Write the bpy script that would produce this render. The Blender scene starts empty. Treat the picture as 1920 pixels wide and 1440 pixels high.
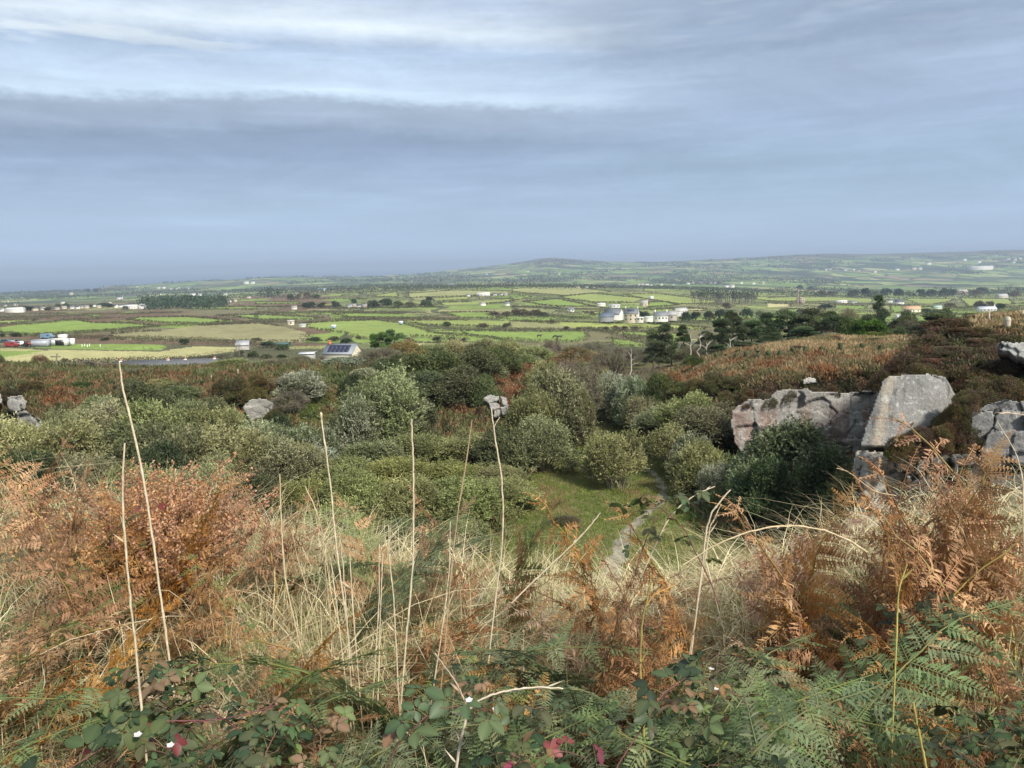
import bpy, math, random
import numpy as np
from mathutils import Vector, Matrix

# ------------------------------------------------------------------ camera
sc = bpy.context.scene
COL = sc.collection
F_PX = 1442.0
PITCH = math.radians(8.87)
ROLL = math.radians(1.146)
cp, sp = math.cos(PITCH), math.sin(PITCH)
cr, sr = math.cos(ROLL), math.sin(ROLL)
FW = np.array([0.0, cp, -sp])
R0 = np.array([1.0, 0.0, 0.0]); U0 = np.array([0.0, sp, cp])
RT = R0 * cr - U0 * sr
UP = U0 * cr + R0 * sr
cam_d = bpy.data.cameras.new('camera')
cam_d.sensor_width = 36.0
cam_d.lens = F_PX / 1920 * 36.0
cam_d.clip_start = 0.05
cam_d.clip_end = 90000
cam = bpy.data.objects.new('camera', cam_d)
COL.objects.link(cam)
m = Matrix.Identity(4)
for i in range(3):
    m[i][0] = RT[i]; m[i][1] = UP[i]; m[i][2] = -FW[i]
cam.matrix_world = m
sc.camera = cam

sc.view_settings.view_transform = 'Standard'
sc.view_settings.look = 'None'
sc.view_settings.gamma = 1.0
EXPO = 0.9
sc.view_settings.exposure = EXPO
KX = 2 ** EXPO
try:
    sc.cycles.volume_bounces = 0
    sc.cycles.max_bounces = 6
    sc.cycles.diffuse_bounces = 3
    sc.cycles.transparent_max_bounces = 8
except Exception:
    pass

# ------------------------------------------------------------------ sun and sky
SUN_EL = math.radians(41)
SUN_AZ = math.radians(143)      # clockwise from +Y (view direction): right and behind
sun_dir = Vector((math.sin(SUN_AZ) * math.cos(SUN_EL), math.cos(SUN_AZ) * math.cos(SUN_EL), math.sin(SUN_EL)))
sd = bpy.data.lights.new('sun', 'SUN')
sd.energy = 3.6
sd.angle = math.radians(7)
sd.color = (1.0, 0.93, 0.82)
so = bpy.data.objects.new('sun', sd)
so.rotation_euler = sun_dir.to_track_quat('Z', 'Y').to_euler()
COL.objects.link(so)


def lin(c):
    return tuple((x / 255 / 12.92) if x / 255 <= 0.04045 else ((x / 255 + 0.055) / 1.055) ** 2.4 for x in c)


class NT:
    """small node-tree writer"""
    def __init__(s, tree):
        s.t = tree; s.n = tree.nodes; s.l = tree.links

    def node(s, typ, **kw):
        nd = s.n.new(typ)
        ins = kw.pop('ins', {})
        for k, v in kw.items():
            setattr(nd, k, v)
        for k, v in ins.items():
            s.put(nd, k, v)
        return nd

    def put(s, nd, k, v):
        sock = nd.inputs[k]
        if isinstance(v, bpy.types.NodeSocket):
            s.l.new(v, sock)
        else:
            if isinstance(v, (tuple, list)) and len(v) == 3 and sock.type == 'RGBA':
                v = (*v, 1)
            sock.default_value = v

    def math(s, op, a, b=None, c=None, clamp=False):
        nd = s.n.new('ShaderNodeMath'); nd.operation = op; nd.use_clamp = clamp
        s.put(nd, 0, a)
        if b is not None: s.put(nd, 1, b)
        if c is not None: s.put(nd, 2, c)
        return nd.outputs[0]

    def mix(s, fac, a, b, mode='MIX'):
        nd = s.n.new('ShaderNodeMix'); nd.data_type = 'RGBA'; nd.blend_type = mode
        s.put(nd, 0, fac); s.put(nd, 6, a); s.put(nd, 7, b)
        return nd.outputs[2]

    def noise(s, vec, scale, detail=4, rough=0.5, dist=0.0, out=0):
        nd = s.n.new('ShaderNodeTexNoise')
        if vec is not None: s.put(nd, 'Vector', vec)
        nd.inputs['Scale'].default_value = scale; nd.inputs['Detail'].default_value = detail
        nd.inputs['Roughness'].default_value = rough; nd.inputs['Distortion'].default_value = dist
        return nd.outputs[out]

    def ramp(s, fac, stops, interp='LINEAR'):
        nd = s.n.new('ShaderNodeValToRGB')
        cr_ = nd.color_ramp; cr_.interpolation = interp
        while len(cr_.elements) < len(stops):
            cr_.elements.new(0.5)
        for e, (p, c) in zip(cr_.elements, stops):
            e.position = p
            e.color = (*c, 1) if len(c) == 3 else c
        s.put(nd, 0, fac)
        return nd.outputs[0]

    def mapr(s, v, a, b, c=0.0, d=1.0, smooth=False):
        nd = s.n.new('ShaderNodeMapRange')
        if smooth: nd.interpolation_type = 'SMOOTHSTEP'
        s.put(nd, 0, v)
        nd.inputs[1].default_value = a; nd.inputs[2].default_value = b
        nd.inputs[3].default_value = c; nd.inputs[4].default_value = d
        return nd.outputs[0]

    def scale(s, vec, x, y, z):
        nd = s.n.new('ShaderNodeVectorMath'); nd.operation = 'MULTIPLY'
        s.put(nd, 0, vec); nd.inputs[1].default_value = (x, y, z)
        return nd.outputs[0]


world = bpy.data.worlds.new("World")
sc.world = world
world.use_nodes = True
world.node_tree.nodes.clear()
W = NT(world.node_tree)
sky = W.node('ShaderNodeTexSky', sky_type='NISHITA', sun_disc=False)
sky.sun_elevation = SUN_EL
sky.sun_rotation = SUN_AZ
tc = W.node('ShaderNodeTexCoord').outputs['Generated']
sep = W.node('ShaderNodeSeparateXYZ', ins={0: tc})
X, Y, Z = sep.outputs
el = W.math('MULTIPLY', W.math('ARCSINE', Z), 180 / math.pi)
az = W.math('MULTIPLY', W.math('ARCTAN2', X, Y), 180 / math.pi)
comb = W.node('ShaderNodeCombineXYZ', ins={0: W.math('MULTIPLY', az, 0.045), 1: W.math('MULTIPLY', el, 0.30), 2: 0.0}).outputs[0]
comb2 = W.node('ShaderNodeCombineXYZ', ins={0: W.math('MULTIPLY', az, 0.07), 1: W.math('MULTIPLY', el, 0.9), 2: 3.7}).outputs[0]
n1 = W.noise(comb, 1.3, 5, 0.55)
n2 = W.noise(comb2, 1.0, 4, 0.5)
n3 = W.noise(W.scale(comb, 7.0, 2.2, 1.0), 3.0, 5, 0.6)
edge = W.math('ADD', W.math('MULTIPLY', W.math('SUBTRACT', n3, 0.5), 1.0), W.math('MULTIPLY', W.math('SUBTRACT', n1, 0.5), 1.2))
tilt = W.math('MULTIPLY', W.math('ABSOLUTE', W.math('ADD', az, 14.0)), 0.045)   # the band sinks away to the right
e2 = W.math('ADD', W.math('ADD', el, edge), tilt)


def prof(stops, mx):
    return [(max(0.0, p / mx), lin(c)) for p, c in stops]


left = W.ramp(W.math('DIVIDE', e2, 40.0, clamp=True), prof([
    (0.0, (166, 190, 220)), (2.4, (166, 189, 221)), (4.4, (164, 184, 216)), (6.2, (158, 176, 210)), (7.6, (148, 165, 200)), (9.2, (138, 153, 185)),
    (10.2, (158, 171, 200)), (11.2, (164, 177, 203)), (11.9, (204, 220, 246)), (13.2, (198, 214, 244)),
    (14.8, (176, 192, 224)), (16.2, (222, 230, 248)), (18.0, (190, 202, 232)), (22.0, (200, 210, 232)), (28, (190, 198, 218)), (40, (205, 212, 226))], 40.0))
right = W.ramp(W.math('DIVIDE', W.math('ADD', el, W.math('MULTIPLY', edge, 2.5)), 40.0, clamp=True), prof([
    (0.0, (166, 189, 217)), (3.0, (165, 186, 217)), (6.5, (158, 178, 210)), (9.5, (162, 178, 212)), (12.0, (168, 182, 214)),
    (14.5, (154, 169, 200)), (18.0, (160, 173, 201)), (24.0, (186, 198, 222)), (40, (205, 212, 226))], 40.0))
n5v = W.node('ShaderNodeCombineXYZ', ins={0: W.math('MULTIPLY', az, 0.075), 1: W.math('MULTIPLY', el, 0.22), 2: 9.1}).outputs[0]
n5 = W.noise(n5v, 1.6, 7, 0.6, 0.6)
fr = W.mapr(W.math('ADD', az, W.math('MULTIPLY', W.math('SUBTRACT', n1, 0.5), 30.0)), -4.0, 16.0, 0, 1, True)
cl = W.mix(fr, left, right)
# thin streaks low down, brighter torn patches higher up
st = W.ramp(n2, [(0.0, (0.86,) * 3), (0.42, (0.95,) * 3), (0.58, (1.04,) * 3), (0.72, (1.2,) * 3)])
cl = W.mix(W.mapr(el, 0.5, 5.0, 0.1, 0.75), cl, W.mix(1.0, cl, st, 'MULTIPLY'))
n4 = W.noise(comb, 2.6, 4, 0.5)
br = W.math('MULTIPLY', W.mapr(n4, 0.50, 0.64, 0, 1, True), W.mapr(el, 12.0, 15.5, 0, 1, True))
br = W.math('MULTIPLY', br, W.mapr(az, -34.0, -6.0, 1.0, 0.15, True))
cl = W.mix(br, cl, lin((226, 232, 246)))
mo = W.mapr(n5, 0.3, 0.7, 0.90, 1.09)
mov = W.node('ShaderNodeCombineXYZ', ins={0: W.math('MULTIPLY', mo, .965), 1: mo, 2: W.math('MULTIPLY', mo, .925)}).outputs[0]
cl = W.mix(W.mapr(el, 1.5, 7.0, 0.1, 1.0), cl, W.mix(1.0, cl, mov, 'MULTIPLY'))
# scene values -> undo the exposure so that the sky lands at these levels; brighter behind and above
gain = W.math('MULTIPLY', W.mapr(el, 18.0, 60.0, 1.0, 1.35, True), 1.13 / KX)
gv = W.node('ShaderNodeCombineXYZ', ins={0: gain, 1: gain, 2: gain}).outputs[0]
cl = W.mix(1.0, cl, gv, 'MULTIPLY')
skys = W.mix(1.0, sky.outputs[0], (0.10, 0.10, 0.10), 'MULTIPLY')
allc = W.mix(0.93, skys, cl)
bg = W.node('ShaderNodeBackground', ins={0: allc, 1: 1.0})
wo = W.node('ShaderNodeOutputWorld')
W.l.new(bg.outputs[0], wo.inputs[0])

# ------------------------------------------------------------------ projection helpers (photo pixels, 1920 x 1440)


def ray(px, py):
    a = (np.asarray(px, float) - 960) / F_PX; b = (720 - np.asarray(py, float)) / F_PX
    return FW[None] + a.reshape(-1, 1) * RT[None] + b.reshape(-1, 1) * UP[None]


def pt(px, py, Yd):
    r = ray([px], [py])[0]
    return r * (Yd / r[1])


def proj(P):
    P = np.asarray(P, float)
    d = P @ FW
    d = np.where(np.abs(d) < 1e-6, 1e-6, d)
    return 960 + F_PX * (P @ RT) / d, 720 - F_PX * (P @ UP) / d


def t_of_px(px):      # x/y of a photo column at the horizon
    r = ray([px], [495 - 0.02 * (px - 960)])[0]
    return r[0] / r[1]


def slope(t, py):     # z/y of the ray with x/y = t that passes photo row py
    b = (720 - py) / F_PX
    a = (t * (cp + b * sp * cr) - b * sr) / (cr + t * sp * sr)
    r = FW + a * RT + b * UP
    return r[2] / r[1]


def srand(ix, iy, s=0):
    h = (ix.astype(np.int64) * 374761393 + iy.astype(np.int64) * 668265263 + s * 974634777) & 0x7fffffff
    h = ((h ^ (h >> 13)) * 1274126177) & 0x7fffffff
    return ((h ^ (h >> 16)) & 0xffff) / 65535.0


def vnoise(x, y, s=0):
    ix = np.floor(x); iy = np.floor(y); fx = x - ix; fy = y - iy
    fx = fx * fx * (3 - 2 * fx); fy = fy * fy * (3 - 2 * fy)
    a = srand(ix, iy, s); b = srand(ix + 1, iy, s); c = srand(ix, iy + 1, s); d = srand(ix + 1, iy + 1, s)
    return (a * (1 - fx) + b * fx) * (1 - fy) + (c * (1 - fx) + d * fx) * fy


def fbm(x, y, o=4, s=0):
    v = 0; a = 0.5; tot = 0
    for i in range(o):
        v = v + a * vnoise(x * 2 ** i + 13.7 * i, y * 2 ** i + 7.1 * i, s + i); tot += a; a *= 0.5
    return v / tot


# ------------------------------------------------------------------ terrain height table
NC = [0, 240, 480, 720, 960, 1200, 1320, 1440, 1560, 1680, 1800, 1920]
NEAR = [
 (0.8, [-2.05] * 12),
 (2.0, [-2.1, -2.1, -2.12, -2.15, -2.15, -2.15, -2.12, -2.1, -2.1, -2.05, -2.05, -2.05]),
 (3.0, [-1.85, -1.9, -2.0, -2.05, -2.1, -2.1, -2.1, -2.1, -2.08, -1.98, -1.95, -1.92]),
 (4.0, [-1.65, -1.7, -1.85, -2.0, -2.2, -2.22, -2.18, -2.14, -2.06, -1.9, -1.82, -1.78]),
 (5.0, [-1.85, -1.9, -2.15, -2.4, -2.6, -2.6, -2.6, -2.5, -2.35, -2.15, -2.05, -2.0]),
 (7.0, [-4.0, -4.0, -4.2, -4.4, -4.5, -4.5, -4.4, -4.2, -4.0, -3.8, -3.8, -3.8]),
 (11., [-8.5] * 12),
 (17., [-14] * 12),
 (24., [-15, -15.5, -16, -16, -16, -16, -16, -16, -15, -13.5, -13, -13]),
 (34., [-15.5, -16, -16, -16, -16.2, -16.2, -16.2, -16.2, -16, -14.5, -13.5, -13]),
 (37., [-15.5, -16, -16, -16, -16.2, -16.2, -16.2, -16.2, -16, -14.0, -13, -12.5]),
 (41., [-16.5, -17, -17.2, -16.2, -16.3, -16.3, -16.3, -16.4, -15.5, -7.5, -6.3, -6.0]),
 (48., [-17, -17.5, -17.6, -16.5, -16.6, -16.6, -16.6, -16.6, -15.8, -10.5, -4.9, -4.8]),
 (54., [-17.4, -18, -18, -16.9, -16.9, -16.9, -16.9, -17, -16.8, -14, -4.9, -4.6]),
 (61., [-17.6, -18.4, -18.5, -17.4, -17.4, -17.4, -17.4, -17.4, -17.2, -14.5, -5.6, -4.9]),
 (66., [-17.6, -18.5, -18.6, -17.8, -17.9, -18, -15.5, -11, -10, -9, -6.0, -5.5]),
 (75., [-16.2, -17.8, -18.3, -18.4, -18.8, -18.9, -13, -10.4, -10, -9.3, -7.5, -6.5]),
 (85., [-12.5, -14, -14.5, -17.8, -18.8, -19.5, -12.8, -10.4, -9.6, -9.4, -8.5, -7.5]),
 (95., [-12.2, -12.8, -13.2, -15, -16.5, -19, -13, -10.8, -9.6, -10.3, -9.5, -8.8]),
 (110, [-13.5, -13.8, -14, -14.2, -14.5, -17, -14, -12.5, -12.3, -13, -12, -11]),
 (130, [-17, -17, -17, -17, -17, -17.5, -16.5, -16, -16, -16, -15, -14]),
 (150, [-19.3] * 7 + [-18.5, -18, -18, -17.5, -17]),
]
FC = [0, 240, 480, 720, 960, 1200, 1440, 1680, 1920]
FAR = [
 (180, [690, 688, 690, 692, 690, 680, 676, 672, 668]),
 (230, [669, 669, 676, 680, 670, 662, 655, 650, 645]),
 (290, [648, 648, 652, 657, 651, 647, 640, 635, 630]),
 (400, [625, 622, 628, 632, 632, 628, 625, 620, 615]),
 (560, [603, 601, 604, 606, 605, 604, 603, 600, 596]),
 (800, [590, 588, 586, 584, 582, 582, 584, 584, 580]),
 (1100, [581, 579, 574, 568, 562, 564, 572, 575, 572]),
 (1500, [576, 571, 561, 552, 546, 550, 560, 566, 562]),
 (2000, [572, 566, 555, 543, 537, 541, 550, 556, 552]),
 (2600, [568, 561, 550, 541, 541, 541, 546, 550, 546]),
 (3600, [560, 553, 544, 535, 534, 533, 536, 539, 538]),
 (5000, [551, 543, 533, 528, 523, 521, 523, 526, 526]),
]
SKYL = [(620, 520), (700, 517.5), (790, 513), (840, 506.5), (900, 501), (940, 497), (985, 490), (1005, 486), (1030, 481.5), (1052, 484), (1075, 487), (1100, 489), (1160, 491), (1250, 489.5),
        (1300, 488), (1400, 483), (1450, 480), (1500, 477), (1560, 475.5), (1620, 477), (1700, 474), (1800, 472), (1860, 469.5), (1990, 466)]
NT_, NY_ = 501, 1400
TG = np.linspace(-1.0, 1.0, NT_)
LY0, LY1 = math.log(0.8), math.log(45000)
LG = np.linspace(LY0, LY1, NY_)
nct = np.array([t_of_px(p) for p in NC]); fct = np.array([t_of_px(p) for p in FC])
rows = []; ry = []
for y, zs in NEAR:
    ry.append(y); rows.append(np.interp(TG, nct, zs))
for y, ps in FAR:
    pys = np.interp(TG, fct, ps)
    ry.append(y); rows.append(np.array([slope(t, p) * y for t, p in zip(TG, pys)]))
skt = np.array([t_of_px(p) for p, _ in SKYL]); skp = [q for _, q in SKYL]
sky_py = np.interp(TG, skt, skp)
landw = np.clip((TG - t_of_px(600)) / 0.08, 0, 1)
for y, k in ((6500, 0.45), (8000, 0.78), (9500, 1.0)):
    base = rows[len(NEAR) + len(FAR) - 1] / 5000
    tgt = np.array([slope(t, p) for t, p in zip(TG, sky_py)])
    zz = ((1 - k) * base + k * tgt) * y
    # left: coast falling to the sea
    coast = np.interp(TG, [-0.75, -0.6, -0.45, -0.3, -0.24], [5200, 5600, 7600, 9500, 12000])
    zs = np.where(y < coast, np.array([slope(t, p) for t, p in zip(TG, np.interp(TG, [t_of_px(q) for q in (0, 250, 500, 700)], [546, 534, 521.5, 517.5]))]) * y, -175)
    rows.append(zz * landw + zs * (1 - landw)); ry.append(y)
rows.append(np.where(landw > 0, rows[-1] - 60, -175)); ry.append(12000)
rows.append(np.full(NT_, -190.)); ry.append(14000)
rows.append(np.full(NT_, -190.)); ry.append(45000)
RA = np.array(rows); lry = np.log(np.array(ry, float))
DT = np.empty((NY_, NT_))
for j in range(NT_):
    DT[:, j] = np.interp(LG, lry, RA[:, j])
for _ in range(3):      # soften creases
    DT[1:-1] = (DT[:-2] + 2 * DT[1:-1] + DT[2:]) / 4
    DT[:, 1:-1] = (DT[:, :-2] + 2 * DT[:, 1:-1] + DT[:, 2:]) / 4
for _ in range(10):
    DT[:, 1:-1] = (DT[:, :-2] + 2 * DT[:, 1:-1] + DT[:, 2:]) / 4
_near = LG < math.log(150)
for _ in range(5):
    D2 = DT.copy()
    D2[1:-1] = (DT[:-2] + 2 * DT[1:-1] + DT[2:]) / 4
    DT[_near] = D2[_near]


def zfun(x, y):
    x = np.asarray(x, float); y = np.asarray(y, float)
    yc = np.clip(y, 0.85, 44000)
    t = np.clip(x / yc, -0.999, 0.999)
    fi = (np.log(yc) - LY0) / (LY1 - LY0) * (NY_ - 1); fj = (t + 1) / 2 * (NT_ - 1)
    i = np.clip(fi.astype(int), 0, NY_ - 2); j = np.clip(fj.astype(int), 0, NT_ - 2)
    a = fi - i; b = fj - j
    z = (DT[i, j] * (1 - a) + DT[i + 1, j] * a) * (1 - b) + (DT[i, j + 1] * (1 - a) + DT[i + 1, j + 1] * a) * b
    w1 = np.clip(yc / 8, 0.1, 1)
    z = z + (fbm(x / 1.3, y / 1.3, 3, 3) - 0.5) * 0.35 * w1
    w2 = np.clip((yc - 10) / 30, 0, 1) * np.clip((3000 - yc) / 1000, 0, 1)
    z = z + (fbm(x / 14, y / 14, 3, 5) - 0.5) * 1.4 * w2
    w3 = np.clip((yc - 3500) / 4000, 0, 1)
    z = z + (fbm(x / 500, y / 900, 4, 9) - 0.5) * 26 * w3
    return z


def zf(x, y):
    return float(zfun(np.array([x]), np.array([y]))[0])


def ground(px, py, y0=0.9, y1=12000):
    """where the ray of a photo pixel meets the terrain between two depths"""
    r = ray([px], [py])[0]; r = r / r[1]
    ys = np.exp(np.linspace(math.log(y0), math.log(y1), 1500))
    g = zfun(r[0] * ys, ys) - r[2] * ys
    k = np.where(g > 0)[0]
    if len(k) == 0:
        i = int(np.argmax(g / ys))
    else:
        i = int(k[0])
    return np.array([r[0] * ys[i], ys[i], zf(r[0] * ys[i], ys[i])])


# ------------------------------------------------------------------ mesh helpers
class Acc:
    def __init__(s):
        s.v = []; s.c = []; s.f = []; s.n = 0

    def add(s, V, Fc, C):
        V = np.asarray(V, float).reshape(-1, 3); Fc = np.asarray(Fc, int)
        C = np.asarray(C, float)
        if C.ndim == 1:
            C = np.tile(C[:3], (len(V), 1))
        s.v.append(V); s.c.append(C[:, :3]); s.f.append(Fc + s.n); s.n += len(V)
        return s

    def mesh(s, name, mat, smooth=False):
        me = bpy.data.meshes.new(name)
        V = np.concatenate(s.v); C = np.concatenate(s.c)
        me.vertices.add(len(V)); me.vertices.foreach_set('co', V.astype(np.float32).ravel())
        nl = sum(f.size for f in s.f); nf = sum(len(f) for f in s.f)
        me.loops.add(nl); me.polygons.add(nf)
        me.loops.foreach_set('vertex_index', np.concatenate([f.ravel() for f in s.f]).astype(np.int32))
        tot = np.concatenate([np.full(len(f), f.shape[1]) for f in s.f]); st_ = np.concatenate([[0], np.cumsum(tot)[:-1]])
        me.polygons.foreach_set('loop_start', st_.astype(np.int32))
        me.polygons.foreach_set('loop_total', tot.astype(np.int32))
        ca = me.color_attributes.new('Col', 'FLOAT_COLOR', 'POINT')
        ca.data.foreach_set('color', np.hstack([np.clip(C, 0, 1), np.ones((len(C), 1))]).astype(np.float32).ravel())
        me.materials.append(mat)
        me.update(calc_edges=True)
        if smooth:
            me.polygons.foreach_set('use_smooth', np.ones(nf, bool))
        return me

    def obj(s, name, mat, parent=None, loc=None, smooth=False):
        o = bpy.data.objects.new(name, s.mesh(name, mat, smooth))
        COL.objects.link(o)
        if parent is not None: o.parent = parent
        if loc is not None: o.location = loc
        return o


def unit(a):
    return a / np.maximum(np.linalg.norm(a, axis=-1, keepdims=True), 1e-9)


def cards(acc, P, D, N, L, Wd, C, mid=0.45, fold=0.0):
    """leaf-like rhombi: base, two shoulders, tip"""
    n = len(P); D = unit(D)
    S = unit(np.cross(D, N)); L = np.broadcast_to(L, n)[:, None]; Wd = np.broadcast_to(Wd, n)[:, None]
    Nn = np.cross(S, D)
    m_ = P + D * L * mid
    V = np.stack([P, m_ + S * Wd / 2 + Nn * fold * Wd, P + D * L, m_ - S * Wd / 2 + Nn * fold * Wd], 1)
    Fc = np.arange(n * 4).reshape(n, 4)
    acc.add(V.reshape(-1, 3), Fc, np.repeat(C, 4, 0))


def tube(acc, path, rad, col, seg=6):
    path = np.asarray(path, float); k = len(path)
    rad = np.broadcast_to(rad, k)
    T = unit(np.gradient(path, axis=0))
    ref = np.array([0.0, 0, 1]) if abs(T[:, 2]).mean() < 0.8 else np.array([1.0, 0, 0])
    A = unit(np.cross(T, ref)); B = np.cross(T, A)
    th = np.arange(seg) / seg * 2 * math.pi
    V = path[:, None] + rad[:, None, None] * (np.cos(th)[None, :, None] * A[:, None] + np.sin(th)[None, :, None] * B[:, None])
    i = np.arange(k - 1)[:, None] * seg; j = np.arange(seg)[None]
    Fc = np.stack([i + j, i + (j + 1) % seg, i + seg + (j + 1) % seg, i + seg + j], -1).reshape(-1, 4)
    C = np.asarray(col, float)
    if C.ndim == 2: C = np.repeat(C, seg, 0)
    acc.add(V.reshape(-1, 3), Fc, C)
    if seg >= 3:
        acc.add(V[-1], np.arange(seg)[None], C if C.ndim == 1 else C[-seg:])
        acc.add(V[0], np.arange(seg)[None, ::-1], C if C.ndim == 1 else C[:seg])


def box(acc, x0, x1, y0, y1, z0, z1, col):
    V = np.array([[x, y, z] for z in (z0, z1) for y in (y0, y1) for x in (x0, x1)], float)
    Fc = np.array([[0, 2, 3, 1], [4, 5, 7, 6], [0, 1, 5, 4], [2, 6, 7, 3], [0, 4, 6, 2], [1, 3, 7, 5]])
    acc.add(V, Fc, np.array(col, float))


def tagit(o, label=None, cat=None, group=None, kind=None):
    if label: o['label'] = label
    if cat: o['category'] = cat
    if group: o['group'] = group
    if kind: o['kind'] = kind
    return o


def thing(name, label, cat, loc=(0, 0, 0), rz=0, scale=1, group=None):
    o = bpy.data.objects.new(name, None)
    o.empty_display_size = 0.2
    COL.objects.link(o)
    o.location = loc; o.rotation_euler = (0, 0, rz)
    o.scale = (scale,) * 3 if not isinstance(scale, (tuple, list)) else scale
    return tagit(o, label, cat, group)


KIDS = {}


def dup(root, loc, rz=0, scale=1, label=None, group=None, rot=None):
    r = root.copy(); COL.objects.link(r)
    r.location = loc; r.rotation_euler = rot if rot is not None else (0, 0, rz)
    r.scale = (scale,) * 3 if not isinstance(scale, (tuple, list)) else scale
    if label: r['label'] = label
    if group: r['group'] = group
    for ch in KIDS[root.name]:
        c = ch.copy(); COL.objects.link(c); c.parent = r
        for g in KIDS.get(ch.name, ()):
            d = g.copy(); COL.objects.link(d); d.parent = c
    return r


class Proto:
    """first use moves the original, later uses copy it"""
    def __init__(s, root, kids):
        s.root = root; KIDS[root.name] = kids; s.used = False

    def place(s, loc, rz=0, scale=1, label=None, group=None, rot=None):
        if not s.used:
            s.used = True; r = s.root
            r.location = loc; r.rotation_euler = rot if rot is not None else (0, 0, rz)
            r.scale = (scale,) * 3 if not isinstance(scale, (tuple, list)) else scale
            if label: r['label'] = label
            if group: r['group'] = group
            return r
        return dup(s.root, loc, rz, scale, label, group, rot)


# ------------------------------------------------------------------ materials
MATS = {}


def newmat(name):
    mt = bpy.data.materials.new(name); mt.use_nodes = True
    mt.node_tree.nodes.clear()
    return mt, NT(mt.node_tree)


def leaf_mat(name, trans=0.3, rough=0.6, vary=0.22, spec=0.25, hue=0.03):
    mt, T = newmat(name)
    col = T.node('ShaderNodeVertexColor', layer_name='Col').outputs[0]
    oi = T.node('ShaderNodeObjectInfo').outputs['Random']
    hsv = T.node('ShaderNodeHueSaturation', ins={'Hue': T.mapr(T.math('FRACT', T.math('MULTIPLY', oi, 7.31)), 0, 1, 0.5 - hue, 0.5 + hue),
                 'Saturation': T.mapr(T.math('FRACT', T.math('MULTIPLY', oi, 3.77)), 0, 1, 0.85, 1.15),
                 'Value': T.mapr(oi, 0, 1, 1 - vary, 1 + vary), 'Color': col}).outputs[0]
    p = T.node('ShaderNodeBsdfPrincipled', ins={'Base Color': hsv, 'Roughness': rough, 'Specular IOR Level': spec})
    tr = T.node('ShaderNodeBsdfTranslucent', ins={0: hsv})
    mx = T.node('ShaderNodeMixShader', ins={0: trans})
    T.l.new(p.outputs[0], mx.inputs[1]); T.l.new(tr.outputs[0], mx.inputs[2])
    T.l.new(mx.outputs[0], T.node('ShaderNodeOutputMaterial').inputs[0])
    return mt


def flat_mat(name, rough=0.8, spec=0.3, nscale=0, namt=0.15, bump=0.0, metal=0.0):
    """colour from the mesh, broken up by object-space noise"""
    mt, T = newmat(name)
    col = T.node('ShaderNodeVertexColor', layer_name='Col').outputs[0]
    p = T.node('ShaderNodeBsdfPrincipled', ins={'Roughness': rough, 'Specular IOR Level': spec, 'Metallic': metal})
    if nscale:
        ob = T.node('ShaderNodeTexCoord').outputs['Object']
        nz = T.noise(ob, nscale, 6, 0.65)
        f = T.mapr(nz, 0.3, 0.7, 1 - namt, 1 + namt)
        fv = T.node('ShaderNodeCombineXYZ', ins={0: f, 1: f, 2: f}).outputs[0]
        col = T.mix(1.0, col, fv, 'MULTIPLY')
        if bump:
            b = T.node('ShaderNodeBump', ins={'Height': nz, 'Strength': bump, 'Distance': 0.1})
            T.l.new(b.outputs[0], p.inputs['Normal'])
    T.put(p, 'Base Color', col)
    T.l.new(p.outputs[0], T.node('ShaderNodeOutputMaterial').inputs[0])
    return mt


M_LEAF = leaf_mat('foliage')
M_BARK = flat_mat('bark', 0.85, 0.2, 3.0, 0.3)
M_DRY = leaf_mat('dry_grass', 0.25, 0.55, 0.05, 0.3, 0.0)
M_FERN = leaf_mat('bracken_leaf', 0.3, 0.6, 0.18, 0.2, 0.006)
M_BRAM = leaf_mat('bramble_leaf', 0.2, 0.5, 0.15, 0.3, 0.02)
M_WALL = flat_mat('render_wall', 0.8, 0.3, 0.8, 0.12)
M_ROOF = flat_mat('slate_roof', 0.6, 0.4, 1.5, 0.2)
M_GLASS = flat_mat('window_glass', 0.12, 0.6)
M_PANEL = flat_mat('solar_cells', 0.45, 0.25)
M_PAINT = flat_mat('painted_metal', 0.35, 0.5, 2.0, 0.08)
M_WOOD = flat_mat('weathered_wood', 0.8, 0.2, 12.0, 0.3)


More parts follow.
